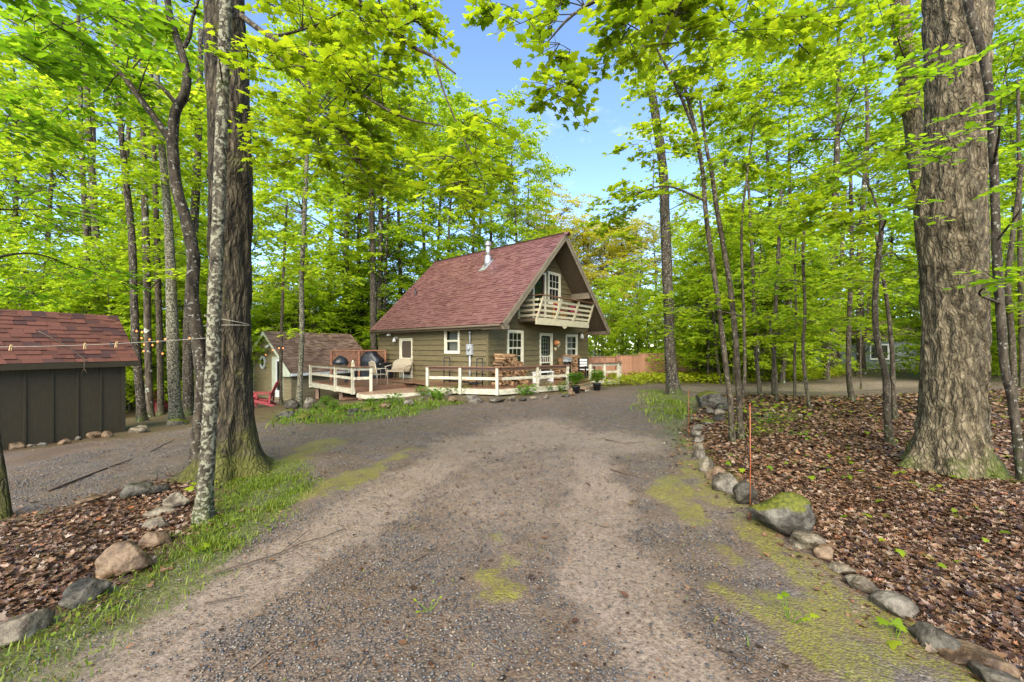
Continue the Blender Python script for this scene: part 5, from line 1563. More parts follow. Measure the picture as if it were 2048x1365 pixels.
# ================================================================== BROWN SHED (left edge)
SHO = Vector((-9.75, 10.0, 0.0)); sdir = Vector((-0.38, -0.925, 0)); SHA = math.atan2(sdir.y, sdir.x)
# local x runs from the far corner towards the viewer, local -y faces the drive
SHO.z = gz(SHO.x, SHO.y) - 0.02
shed = empty('shed', SHO, SHA); tag(shed, 'dark brown board-and-batten shed with rust-red shingle roof at left edge', 'shed')
SL, SD = 3.3, 1.6
zb_ = -0.12
eave_z = 1.395 - SHO.z
rz_ = 2.53 - SHO.z
def s_in(y): return y * 1
# y axis points right of travel: check which side faces the drive
yax = Vector((-math.sin(SHA), math.cos(SHA), 0))
SGN = 1 if yax.dot(Vector((-0.925, 0.38, 0))) > 0 else -1       # +1: local +y is into the shed
def sy(v): return SGN * v
wt = eave_z - 0.10
box('wall', (0, sy(0.0), zb_), (SL, sy(0.05), wt + 0.1), 'shed_wall', shed)
box('wall', (0, sy(SD - 0.05), zb_), (SL, sy(SD), wt + 0.1), 'shed_wall', shed)
for xx in (0.0, SL - 0.05):
    MB().prism([(xx, sy(0.05), zb_), (xx, sy(SD - 0.05), zb_), (xx, sy(SD - 0.05), wt + 0.1), (xx, sy(SD / 2), rz_ - 0.1), (xx, sy(0.05), wt + 0.1)], (0.05, 0, 0)).build('gable', 'shed_wall', shed)
bt = MB().box((-0.022, -0.010, zb_), (0.022, 0.010, wt)).mesh('batten', 'shed_wall')
for k in range(9):
    o = bpy.data.objects.new('batten', bt); COL.objects.link(o); o.parent = shed; o.location = (0.035 + 0.405 * k, sy(-0.012), 0)
box('corner_trim', (-0.02, sy(-0.03), zb_), (0.07, sy(-0.024), wt), 'shed_wall', shed); box('corner_trim', (-0.022, sy(-0.024), zb_), (-0.001, sy(0.08), wt), 'shed_wall', shed)
EO, RK = 0.15, 0.20
srise = (rz_ - eave_z) / (SD / 2 + EO)
sroof = empty('roof'); sroof.parent = shed
for side in (1, -1):
    f_ = (lambda y: sy(y)) if side > 0 else (lambda y: sy(SD - y))
    a = [(-RK, f_(-EO), eave_z), (SL + RK, f_(-EO), eave_z), (SL + RK, f_(SD / 2), rz_), (-RK, f_(SD / 2), rz_)]
    MB().prism(a, (0, 0, -0.06)).build('roof_panel', 'shed_wall', sroof)
box('fascia', (-RK - 0.01, sy(-EO - 0.03), eave_z - 0.15), (SL + RK, sy(-EO - 0.002), eave_z - 0.005), 'shed_wall', sroof)
for xx in (-RK - 0.025,):
    for side in (1, -1):
        f_ = (lambda y: sy(y)) if side > 0 else (lambda y: sy(SD - y))
        MB().prism([(xx, f_(-EO), eave_z), (xx, f_(SD / 2), rz_), (xx, f_(SD / 2), rz_ - 0.14), (xx, f_(-EO), eave_z - 0.14)], (0.024, 0, 0)).build('barge_board', 'shed_wall', sroof)
V_ = Vector((0, sy(1), srise)).normalized(); N_ = Vector((0, sy(-srise), 1)).normalized()
srun = math.hypot(SD / 2 + EO, rz_ - eave_z)
U0 = Vector((-RK - 0.02, sy(-EO), eave_z + 0.004)) - V_ * 0.03
shingles('shingle', sroof, None, U0, Vector((1, 0, 0)), V_, N_, SL + 2 * RK, srun + 0.03, 0.235, 0.122, 0.35, th=0.014, seed=12,
         as_objects=lambda r: 'shed_shingle' if r.random() < 0.88 else 'shed_shingle_dark')
for k in range(17):
    x0 = -RK - 0.02 + k * 0.22; mb = MB()
    for sg_ in (1, -1):
        q = 0.11
        p = [(x0, sy(SD / 2), rz_ + 0.032), (x0 + 0.25, sy(SD / 2), rz_ + 0.022), (x0 + 0.25, sy(SD / 2 - sg_ * q), rz_ + 0.022 - q * srise), (x0, sy(SD / 2 - sg_ * q), rz_ + 0.032 - q * srise)]
        mb.add(p, [(0, 1, 2, 3)])
    mb.build('ridge_shingle', 'shed_shingle' if k % 3 else 'shed_shingle_dark', sroof)

# dead branch lying on the shed roof
def shed_pt(px, py, y=None):
    o = to_local((0, 0, CAMH), SHO, SHA); d = to_local(Vector(((px - CX) / F, 1, -(py - HY) / F)) + SHO, SHO, SHA)
    # plane of the front slope
    y0, z0 = sy(-EO), eave_z + 0.03
    nrm_ = Vector((0, sy(-srise), 1))
    t = (Vector((0, y0, z0 + 0.02)) - o).dot(nrm_) / d.dot(nrm_)
    return to_world(o + d * t, SHO, SHA) + Vector((0, 0, SHO.z))
bp_ = [shed_pt(77, 663), shed_pt(110, 680), shed_pt(140, 696), shed_pt(160, 712), shed_pt(173, 722)]
tail = bp_[-1] + Vector((0.06, -0.10, -0.02))
bp_ += [tail, tail + Vector((0.0, -0.01, -0.16)), tail + Vector((-0.09, -0.01, -0.33))]
br = empty('dead_branch', bp_[0]); tag(br, 'thin dead branch lying across the brown shed roof', 'branch')
q0 = bp_[0].copy()
MB().tube([p - q0 for p in bp_], [0.016, 0.013, 0.012, 0.011, 0.010, 0.008, 0.006, 0.004], 6).build('stem', 'fallen_stick', br)
for (i, dx, dy, dz) in ((4, 0.22, -0.05, 0.02), (4, -0.20, 0.0, 0.03), (6, 0.10, -0.03, -0.10), (5, -0.15, -0.05, 0.02)):
    MB().tube([bp_[i] - q0, bp_[i] - q0 + Vector((dx * .5, dy * .5, dz * .5 + .01)), bp_[i] - q0 + Vector((dx, dy, dz))], [0.006, 0.004, 0.002], 5).build('twig', 'fallen_stick', br)

# ================================================================== SMALL CABIN behind the left trees
CBA = math.atan2(-0.52, 0.854)
CBO = Vector((-9.97 - 0.854 * 3.27, 18.0 + 0.52 * 3.27, 0.0))
cabin = empty('garden_cabin', CBO, CBA); tag(cabin, 'small olive clapboard cabin with brown shingle roof and octagonal window', 'cabin')
CW, CL, CAX = 3.27, 4.45, 1.27
CZA, CSL = 2.50, 0.835
cbz = -0.78
def cz_top(u): return CZA - CSL * abs(u - CAX)
def cp(px, py, y=0.0): return pix_plane(px, py, 1, y, CBO, CBA)
a, b = cp(545.6, 713.5), cp(568, 797)
CD = (a.x, b.x, -0.60, a.z)
oc = cp(527.3, 725)
CO = (oc.x - 0.27, oc.x + 0.27, oc.z - 0.33, oc.z + 0.33)
under = lambda u: cz_top(u) - 0.10
cw_o = wall_with_holes(fF, 0.0, CW, cbz, under, [ins(CD)], 0.08, extra=(CAX,)).build('wall', 'dark_room', cabin)
zr_ = under(CW)
mb = MB(); mb.box((CW - 0.08, 0.0, cbz), (CW, CL, zr_)); side_w = mb.build('wall', 'dark_room', cabin)
mb = MB(); mb.box((0, 0.0, cbz), (0.08, CL, under(0.0))); mb.build('wall', 'cabin_siding', cabin)
mb = MB(); mb.prism([(0.08, CL - 0.08, cbz), (CW - 0.08, CL - 0.08, cbz), (CW - 0.08, CL - 0.08, zr_), (CAX, CL - 0.08, under(CAX)), (0.08, CL - 0.08, under(0.08))], (0, 0.08, 0)); mb.build('wall', 'cabin_siding', cabin)
def cu_range(z):
    l = max(0.0, CAX - (CZA - 0.10 - z) / CSL); r_2 = min(CW, CAX + (CZA - 0.10 - z) / CSL)
    return (l, r_2)
siding(cw_o, fF, cu_range, cbz + 0.1, CZA - 0.12, 0.165, [CD, CO], 'cabin_siding')
fR = lambda u, z, o: Vector((CW + o, u, z))
siding(side_w, fR, lambda z: (0.0, CL), cbz + 0.1, zr_, 0.165, [], 'cabin_siding')
box('corner_board', (CW - 0.04, -0.036, cbz + 0.05), (CW + 0.036, 0.05, zr_), 'cabin_siding', cabin)
box('corner_board', (-0.03, -0.036, cbz + 0.05), (0.06, 0.05, under(0.0)), 'pale_green_paint', cabin)
croof = empty('roof'); croof.parent = cabin
FO, XL, XR = 0.20, -0.12, CW + 0.28
for x0, x1 in ((XL, CAX), (CAX, XR)):
    MB().prism([(x0, -FO, cz_top(x0)), (x1, -FO, cz_top(x1)), (x1, CL + 0.1, cz_top(x1)), (x0, CL + 0.1, cz_top(x0))], (0, 0, -0.08)).build('roof_panel', 'soffit', croof)
    MB().prism([(x0, -FO - 0.03, cz_top(x0) + 0.015), (x1, -FO - 0.03, cz_top(x1) + 0.015), (x1, -FO - 0.03, cz_top(x1) - 0.16), (x0, -FO - 0.03, cz_top(x0) - 0.16)], (0, 0.028, 0)).build('barge_board', 'pale_green_paint', croof)
MB().prism([(CW - 0.55, -FO - 0.036, cz_top(CW - 0.55) - 0.15), (XR, -FO - 0.036, cz_top(XR) - 0.02), (XR, -FO - 0.036, cz_top(XR) - 0.17), (CW - 0.55, -FO - 0.036, cz_top(XR) - 0.17)], (0, 0.034, 0)).build('eave_gusset', 'pale_green_paint', croof)
box('gutter', (XR - 0.02, -FO, cz_top(XR) - 0.14), (XR + 0.07, CL + 0.1, cz_top(XR) - 0.02), 'white_paint', croof)
vv = Vector((-1, 0, CSL)).normalized(); nv = Vector((CSL, 0, 1)).normalized()
shingles('roof_shingles', croof, 'shingle_brown', Vector((XR + 0.02, CL + 0.12, cz_top(XR) + 0.003)), Vector((0, -1, 0)), vv, nv, CL + FO + 0.16, math.hypot(XR - CAX, (XR - CAX) * CSL) + 0.02, 0.24, 0.125, 0.25, seed=14)
vl = Vector((1, 0, CSL)).normalized(); nl_ = Vector((-CSL, 0, 1)).normalized()
shingles('roof_shingles', croof, 'shingle_brown', Vector((XL - 0.02, -FO - 0.04, cz_top(XL) + 0.003)), Vector((0, 1, 0)), vl, nl_, CL + FO + 0.16, math.hypot(CAX - XL, (CAX - XL) * CSL) + 0.02, 0.24, 0.125, 0.25, seed=15)
# octagonal window
ow = empty('octagonal_window'); ow.parent = cabin
oct_ = lambda r, y: [(oc.x + r * 0.82 * math.cos(R(22.5 + 45 * k)), y, oc.z + r * 1.12 * math.sin(R(22.5 + 45 * k))) for k in range(8)]
mb = MB(); o1, o2, o3, o4 = oct_(0.30, -0.075), oct_(0.20, -0.075), oct_(0.30, 0.0), oct_(0.20, 0.0)
mb.add(o1 + o2 + o3 + o4, [(k, (k + 1) % 8, 8 + (k + 1) % 8, 8 + k) for k in range(8)] + [(k, 16 + k, 16 + (k + 1) % 8, (k + 1) % 8) for k in range(8)] + [(8 + k, 8 + (k + 1) % 8, 24 + (k + 1) % 8, 24 + k) for k in range(8)])
mb.build('frame', 'white_paint', ow)
MB().add(oct_(0.205, -0.045), [tuple(range(8))]).build('pane', 'door_glass', ow)
MB().add(oct_(0.29, -0.004), [tuple(range(8))]).build('backing', 'dark_room', ow)
# glazed door
cdo = empty('door'); cdo.parent = cabin
u0, u1, z0, z1 = CD
w3 = (u1 - u0)
fbox(fF, u0, u0 + 0.30 * w3, z0, z1, -0.02, 0.05).build('side_panel', 'pale_green_paint', cdo)
fbox(fF, u1 - 0.09, u1, z0, z1, -0.02, 0.05).build('frame', 'pale_green_paint', cdo); fbox(fF, u0 + 0.30 * w3, u1 - 0.09, z1 - 0.09, z1, -0.02, 0.05).build('frame', 'pale_green_paint', cdo)
da, db = u0 + 0.30 * w3 + 0.01, u1 - 0.10
for q in ((da, da + 0.11, z0 + 0.02, z1 - 0.10), (db - 0.11, db, z0 + 0.02, z1 - 0.10), (da + 0.11, db - 0.11, z0 + 0.02, z0 + 0.35), (da + 0.11, db - 0.11, z1 - 0.22, z1 - 0.10)):
    fbox(fF, *q, 0.0, 0.035).build('door_stile', 'white_paint', cdo)
MB().add([fF(da + 0.1, z0 + 0.3, 0.015), fF(db - 0.1, z0 + 0.3, 0.015), fF(db - 0.1, z1 - 0.2, 0.015), fF(da + 0.1, z1 - 0.2, 0.015)], [(0, 1, 2, 3)]).build('pane', 'door_glass', cdo)
lp_ = cp(540, 692)
box('lamp_base', (lp_.x - 0.05, -0.06, lp_.z - 0.05), (lp_.x + 0.05, -0.03, lp_.z + 0.05), 'white_paint', cabin)
mb = MB(); mb.lathe([(0.03, 0.0), (0.07, -0.08), (0.06, -0.12)], 10, (lp_.x - 0.07, -0.13, lp_.z + 0.03)); mb.build('spot_lamp', 'white_paint', cabin)
mb = MB(); mb.lathe([(0.03, 0.0), (0.07, -0.08), (0.06, -0.12)], 10, (lp_.x + 0.08, -0.13, lp_.z + 0.05)); mb.build('spot_lamp', 'white_paint', cabin)
# ramp before the cabin door
rp_ = to_world(((u0 + u1) / 2, -0.45, 0), CBO, CBA)
o = empty('entry_platform', (rp_.x, rp_.y, gz(rp_.x, rp_.y)), CBA); tag(o, 'orange-brown plank platform before the cabin door', 'platform')
for k in range(5): box('plank', (-0.75, -0.38 + 0.15 * k, 0.05), (0.75, -0.236 + 0.15 * k, 0.09), 'deck_board', o)
for xx in (-0.6, 0.6): box('joist', (xx - 0.04, -0.37, -0.05), (xx + 0.04, 0.36, 0.049), 'step_wood', o)

# ================================================================== RED PLASTIC ADIRONDACK CHAIRS
def adirondack(loc, rz, label):
    c = empty('adirondack_chair', loc, rz); tag(c, label, 'chair', 'red adirondack chairs')
    m_ = 'red_plastic'
    for sx in (-1, 1):
        MB().prism([(sx * 0.29 - 0.02, -0.42, 0.0), (sx * 0.29 - 0.02, -0.30, 0.0), (sx * 0.29 - 0.02, -0.30, 0.52), (sx * 0.29 - 0.02, -0.42, 0.52)], (0.04, 0, 0)).build('front_leg', m_, c)
        MB().prism([(sx * 0.25 - 0.015, -0.40, 0.34), (sx * 0.25 - 0.015, -0.40, 0.26), (sx * 0.25 - 0.015, 0.42, 0.0), (sx * 0.25 - 0.015, 0.52, 0.0), (sx * 0.25 - 0.015, 0.15, 0.21)], (0.03, 0, 0)).build('back_leg', m_, c)
        MB().prism([(sx * 0.30 - 0.075, -0.50, 0.52), (sx * 0.30 + 0.075, -0.50, 0.52), (sx * 0.30 + 0.06, 0.28, 0.50), (sx * 0.30 - 0.04, 0.28, 0.50)], (0, 0, 0.03)).build('armrest', m_, c)
        bar('arm_support', (sx * 0.29, 0.24, 0.17), (sx * 0.29, 0.27, 0.50), 0.04, 0.06, m_, c, up=(0, 1, 0))
    for k in range(5):
        y = -0.40 + 0.115 * k; z = 0.335 - 0.045 * k
        bar('seat_slat', (-0.27, y, z), (0.27, y, z), 0.10, 0.025, m_, c)
    for k in range(5):
        x = -0.22 + 0.11 * k; h = 0.92 + 0.06 * (1 - abs(k - 2) / 2)
        bar('back_slat', (x * 0.85, 0.12, 0.15), (x * 1.12, 0.46, h), 0.095, 0.022, m_, c, up=(0, 1, -0.4))
    bar('back_rail', (-0.27, 0.275, 0.45), (0.27, 0.275, 0.45), 0.03, 0.06, m_, c)
    return c
p = gpt(528, 814); adirondack(p, R(-72), 'red plastic Adirondack chair in front of the small cabin')
p = at(322, 826, 18.0); p.z = gz(p.x, p.y); adirondack(p, R(60), 'red plastic Adirondack chair tucked among the left tree trunks')

# ================================================================== NEIGHBOURING GREY HOUSE
gh = empty('grey_house', (0, 0, 0)); tag(gh, 'distant grey clapboard house seen through the trees at right', 'house')
gx0, gx1, gy = (1630 - CX) / F * 33, (2010 - CX) / F * 33, 33.0
gW = box('wall', (gx0, gy, 0.0), (gx1, gy + 7, 2.5), 'grey_siding', gh)
gw_a = at(1738, 700, gy); gw_b = at(1850, 700, gy)
for k in range(13):
    bar('siding_board', (gx0 - 0.02, gy - 0.012, 0.2 + 0.18 * k), (gx1 + 0.02, gy - 0.012, 0.2 + 0.18 * k), 0.03, 0.172, 'grey_siding', gh, up=(0, -0.10, 1))
for xa, xb, z0_, z1_ in ((gw_a.x, gw_a.x + 1.6, 0.75, 2.05), (gw_b.x, gw_b.x + 1.6, 0.75, 2.05)):
    window(gh, lambda u, z, o: Vector((u, gy - 0.03 - o, z)), (xa, xb, z0_, z1_), 2, 1, 'white_paint', hung=False)
    box('window_back', (xa + 0.05, gy - 0.034, z0_ + 0.05), (xb - 0.05, gy - 0.030, z1_ - 0.05), 'dark_room', gh)
box('door', (gx0 + 0.5, gy - 0.06, 0.1), (gx0 + 1.4, gy - 0.04, 2.1), 'door_maroon', gh)
MB().prism([(gx0 - 0.4, gy - 0.5, 2.45), (gx0 - 0.4, gy + 7.5, 2.45), (gx0 - 0.4, gy + 3.5, 4.3)], (gx1 - gx0 + 0.8, 0, 0)).build('roof', 'soffit', gh)

# ================================================================== TREES
def trunk_mesh(path, nseg=14, relief=0.0, rs=9.0, rz=1.6, flare=0.0, roots=5, seed=0, mat='bark_forest', rings=None, cap=True):
    """path rows: x, y, z, radius (local). Tapered, smooth, with bark relief and a root flare"""
    P = catmull(path, rings or max(12, 5 * len(path)))
    n = len(P)
    T = np.gradient(P[:, :3], axis=0); T /= np.linalg.norm(T, axis=1, keepdims=True) + 1e-9
    ref = np.array([1.0, 0.0, 0.0]) if abs(T[0, 0]) < 0.8 else np.array([0, 1.0, 0])
    A = np.zeros((n, 3)); B = np.zeros((n, 3))
    for i in range(n):
        ref = ref - T[i] * (ref @ T[i]); ref /= np.linalg.norm(ref)
        A[i] = ref; B[i] = np.cross(T[i], ref)
    th = np.linspace(0, 2 * np.pi, nseg, endpoint=False)
    h = P[:, 2] - P[0, 2]
    r = P[:, 3][:, None] * np.ones((1, nseg))
    if flare:
        ex = np.exp(-np.maximum(h, 0) / 0.26)[:, None]
        ex2 = np.exp(-np.maximum(h, 0) / 0.38)[:, None]
        lob = 0.5 + 0.5 * np.sin(roots * th[None, :] + seed) * (0.7 + 0.3 * np.sin(2 * th[None, :] + seed * 1.7))
        r = r * (1 + flare * (0.45 * ex + 0.75 * ex * lob + 0.18 * ex2 * lob))
    if relief:
        R0 = P[:, 3].mean()
        cx, cy_ = np.cos(th)[None, :] * R0 * rs, np.sin(th)[None, :] * R0 * rs
        wz = (P[:, 2] * rz)[:, None]
        wob = 0.6 * vnoise(cx * 0.4, cy_ * 0.4, wz * 0.8 + seed)
        n1 = 1 - 2 * np.abs(vnoise(cx * 1.0 + wob, cy_ * 1.0 + wob, wz + seed))
        n2 = vnoise(cx * 2.3, cy_ * 2.3, wz * 2.6 + seed)
        n3 = vnoise(cx * 0.22, cy_ * 0.22, P[:, 2][:, None] * 1.1 + seed * 3)
        r = r + relief * (0.75 * n1 + 0.4 * n2 - 0.55) + R0 * 0.05 * n3
    else:
        r = r * (1 + 0.07 * vnoise(np.cos(th)[None, :] * 1.5, np.sin(th)[None, :] * 1.5, P[:, 2][:, None] * 2.2 + seed * 5))
    V = P[:, None, :3] + r[:, :, None] * (np.cos(th)[None, :, None] * A[:, None, :] + np.sin(th)[None, :, None] * B[:, None, :])
    V = V.reshape(-1, 3)
    idx = np.arange(n * nseg).reshape(n, nseg)
    nx_ = np.roll(idx, -1, axis=1)
    Q = np.stack([idx[:-1].ravel(), nx_[:-1].ravel(), nx_[1:].ravel(), idx[1:].ravel()], 1)
    V = np.vstack([V, P[-1, :3] + T[-1] * P[-1, 3] * 0.4])
    tip = len(V) - 1
    Tr = np.stack([idx[-1], nx_[-1], np.full(nseg, tip)], 1)
    return V, [Q, Tr], P

def tubes(segs, nseg=3):
    """many thin straight tapered twigs: rows ax ay az bx by bz r0 r1 -> verts, quads"""
    S = np.asarray(segs, float)
    A, B, r0, r1 = S[:, :3], S[:, 3:6], S[:, 6], S[:, 7]
    d = B - A; d /= np.maximum(np.linalg.norm(d, axis=1, keepdims=True), 1e-6)
    u = np.cross(d, np.where(np.abs(d[:, 2:3]) < 0.9, np.array([[0, 0, 1.0]]), np.array([[1.0, 0, 0]])))
    u /= np.maximum(np.linalg.norm(u, axis=1, keepdims=True), 1e-6); v = np.cross(d, u)
    k = len(S); V = np.zeros((k, 2 * nseg, 3))
    for i in range(nseg):
        a = 2 * np.pi * i / nseg
        o = np.cos(a) * u + np.sin(a) * v
        V[:, i] = A + o * r0[:, None]; V[:, nseg + i] = B + o * r1[:, None]
    f = np.array([[i, (i + 1) % nseg, nseg + (i + 1) % nseg, nseg + i] for i in range(nseg)])
    Fq = (f[None] + (np.arange(k) * 2 * nseg)[:, None, None]).reshape(-1, 4)
    return V.reshape(-1, 3), Fq

def spray_leaves(C, out, rad, K, L, size, r, droop=0.15, flat=0.30, twigs=True):
    """fans of K twigs with L leaves each, around spray centres C pointing to out"""
    S = len(C)
    out = out / np.maximum(np.linalg.norm(out, axis=1, keepdims=True), 1e-6)
    az = np.arctan2(out[:, 1], out[:, 0])[:, None] + r.uniform(-1.25, 1.25, (S, K))
    el = r.uniform(-0.30, 0.28, (S, K)) - droop
    d = np.stack([np.cos(az) * np.cos(el), np.sin(az) * np.cos(el), np.sin(el)], 2)
    ln = rad[:, None] * r.uniform(0.6, 1.15, (S, K))
    st_ = (C - out * rad[:, None] * 0.30)[:, None, :] + 0 * d
    t = (np.linspace(0.22, 1.0, L)[None, None, :] + r.uniform(-0.5, 0.5, (S, K, L)) * (0.75 / L))
    pos = st_[:, :, None, :] + d[:, :, None, :] * (ln[:, :, None] * t)[..., None]
    pos[..., 2] -= 0.12 * ln[:, :, None] * t * t
    side = np.cross(d, [0, 0, 1.0]); side /= np.maximum(np.linalg.norm(side, axis=2, keepdims=True), 1e-6)
    sg = np.where((np.arange(L) % 2) == 0, 1.0, -1.0)[None, None, :, None] * r.uniform(0.4, 1.2, (S, K, L, 1))
    D = d[:, :, None, :] + side[:, :, None, :] * sg + r.normal(0, 0.25, (S, K, L, 3))
    D[..., 2] -= 0.25
    N = np.zeros_like(D); N[..., 2] = 1.0
    N = N + r.normal(0, flat, N.shape)
    sz = size * r.uniform(0.65, 1.2, (S, K, L))
    pos = pos + side[:, :, None, :] * sg * 0.03
    seg = None
    if twigs:
        e = st_ + d * ln[:, :, None]; e[..., 2] -= 0.12 * ln
        m_ = st_ + d * (ln * 0.5)[:, :, None]; m_[..., 2] -= 0.03 * ln
        r0 = np.full((S * K, 1), 0.0035)
        seg = np.vstack([np.hstack([st_.reshape(-1, 3), m_.reshape(-1, 3), r0 * 1.2, r0]), np.hstack([m_.reshape(-1, 3), e.reshape(-1, 3), r0, r0 * 0.4])])
    return pos.reshape(-1, 3), D.reshape(-1, 3), N.reshape(-1, 3), sz.ravel(), seg

TEMPL = {'maple': (MAPLE_V, MAPLE_F), 'maple6': (MAPLE6_V, MAPLE6_F), 'ovate': (OVATE_V, OVATE_F), 'far': (FAR_V, FAR_F)}
LEAFCOUNT = [0]
def crown_mesh(sets, segs, leafmat, templ):
    P, D, N, sz = (np.concatenate([s[i] for s in sets]) for i in range(4))
    LEAFCOUNT[0] += len(P)
    d, s, n = frames(N, D)
    V, Fl = stamp(*TEMPL[templ], P, d, s, n, sz)
    sg = [s[4] for s in sets if s[4] is not None] + ([np.asarray(segs)] if len(segs) else [])
    if sg:
        TV, TQ = tubes(np.vstack(sg))
        return arr_mesh('crown', np.vstack([V, TV]), [Fl[0], TQ + len(V)], [leafmat, 'twig'], midx=[0] * len(Fl[0]) + [1] * len(TQ))
    return arr_mesh('crown', V, [Fl[0]], [leafmat])

def ellipsoid_pts(c, rad, n, r):
    u = r.normal(size=(n, 3)); u /= np.linalg.norm(u, axis=1, keepdims=True)
    return np.asarray(c) + u * (r.random(n) ** 0.45)[:, None] * np.asarray(rad)

def grow(tree, base, trunk_P, lobes, leafmat, templ, leaf, r, K=5, L=7, srad=0.55, limb_mat='bark_sapling', droop=0.15, flat=0.3, limb_scale=0.28, sub=True, min_z=1.2):
    """limbs from the trunk to every lobe, side shoots to every spray, leaves; lobes: (centre, radii, nsprays, limb path or None)"""
    sets, segs = [], []
    zt = trunk_P[:, 2]
    stock = trunk_P
    for c, rad, n, pathw in lobes:
        c = np.asarray(c, float) - np.asarray(base)
        if pathw is None:
            # spring from the nearest part of the trunk or of an earlier limb, preferring parts below the lobe
            d_ = np.linalg.norm(stock[:, :3] - c, axis=1) + 0.8 * np.maximum(0, stock[:, 2] - c[2] + 0.1) + 6.0 * (stock[:, 2] < min(min_z, zt[-1] * 0.6))
            a = stock[int(np.argmin(d_))]
            hd = np.linalg.norm(a[:3] - c)
            mid = 0.5 * (a[:3] + c) + np.array([0, 0, 0.08 * hd]) + r.normal(0, 0.06 * hd + 0.01, 3)
            r0 = max(0.005, min(a[3] * 0.6, 0.005 + 0.0055 * hd + 0.03 * limb_scale))
            path = [(*a[:3], r0), (*mid, r0 * 0.65), (*c, max(0.004, r0 * 0.3))]
        else:
            path = [(*(np.asarray(p[:3]) - np.asarray(base)), p[3]) for p in pathw]
        V, Fc, LP = trunk_mesh(path, 7, seed=r.random() * 9, mat=limb_mat, rings=12 if pathw is None else 4 * len(path))
        link('limb', arr_mesh('limb', V, Fc, limb_mat, smooth=True), tree)
        stock = np.vstack([stock, LP[len(LP) // 4:]])
        if not n: continue
        C = ellipsoid_pts(c, rad, n, r)
        out = C - LP[len(LP) // 3, :3]; out[:, 2] *= 0.2; out += r.normal(0, 0.15, out.shape)
        if sub:
            # each spray hangs from the nearest point of the outer limb
            q = LP[len(LP) // 3:]
            j = np.argmin(((C[:, None, :] - q[None, :, :3]) ** 2).sum(2), axis=1)
            A = q[j, :3]
            rr = np.clip(q[j, 3] * 0.5, 0.003, 0.012)
            mid = 0.5 * (A + C); mid[:, 2] += 0.04
            segs.append(np.hstack([A, mid, rr[:, None], rr[:, None] * 0.8])); segs.append(np.hstack([mid, C, rr[:, None] * 0.8, np.full((n, 1), 0.003)]))
        sets.append(spray_leaves(C, out, srad * r.uniform(0.7, 1.25, n), K, L, leaf, r, droop, flat))
    link('crown', crown_mesh(sets, np.vstack(segs) if segs else [], leafmat, templ), tree)

def px_path(pts, Y, dY=0.0):
    """[(px,py,width px)] at depth Y -> world x,y,z,r rows from the base up"""
    out = []
    for i, (x, y, w) in enumerate(pts):
        yy = Y + dY * i / max(1, len(pts) - 1)
        p = at(x, y, yy)
        th = math.atan2(x - CX, F)
        out.append((p.x, p.y, p.z, 0.5 * w / F * yy * math.cos(th)))
    return out

def hero(name, label, pts, bark, Y=None, nseg=20, relief=0.0, flare=0.0, roots=5, rings=None, rs=9, rzz=1.6, seed=0, group=None, dY=0.0, sink=0.06):
    g = gpt(*pts[0][:2]) if Y is None else Vector((at(pts[0][0], pts[0][1], Y).x, Y, 0))
    if Y is not None: g.z = gz(g.x, g.y)
    Yb = g.y
    path = px_path(pts, Yb, dY)
    path[0] = (g.x, g.y, g.z - sink, path[0][3])
    t = empty(name, g); tag(t, label, 'tree', group)
    loc = [(p[0] - g.x, p[1] - g.y, p[2] - g.z, p[3]) for p in path]
    V, Fc, P = trunk_mesh(loc, nseg, relief, rs, rzz, flare, roots, seed, bark, rings)
    link('trunk', arr_mesh('trunk', V, Fc, bark, smooth=True), t)
    return t, g, P

def lobe(px, py, Y, rx, ry, n, rd=None):
    p = at(px, py, Y)
    return (tuple(p), (rx / F * Y, rd if rd else rx / F * Y * 0.8, ry / F * Y), n, None)
def limb_path(pts, r0, r1):
    """[(px,py,Y)] -> world path tapering from r0 to r1"""
    n = len(pts)
    return [(*at(*p), r0 + (r1 - r0) * i / (n - 1)) for i, p in enumerate(pts)]
def limb_lobe(pts, r0, r1, n, rad=(0.5, 0.5, 0.35), at_i=None):
    path = limb_path(pts, r0, r1)
    c = path[len(path) * 2 // 3 if at_i is None else at_i][:3]
    return (c, rad, n, path)

rg = np.random.default_rng
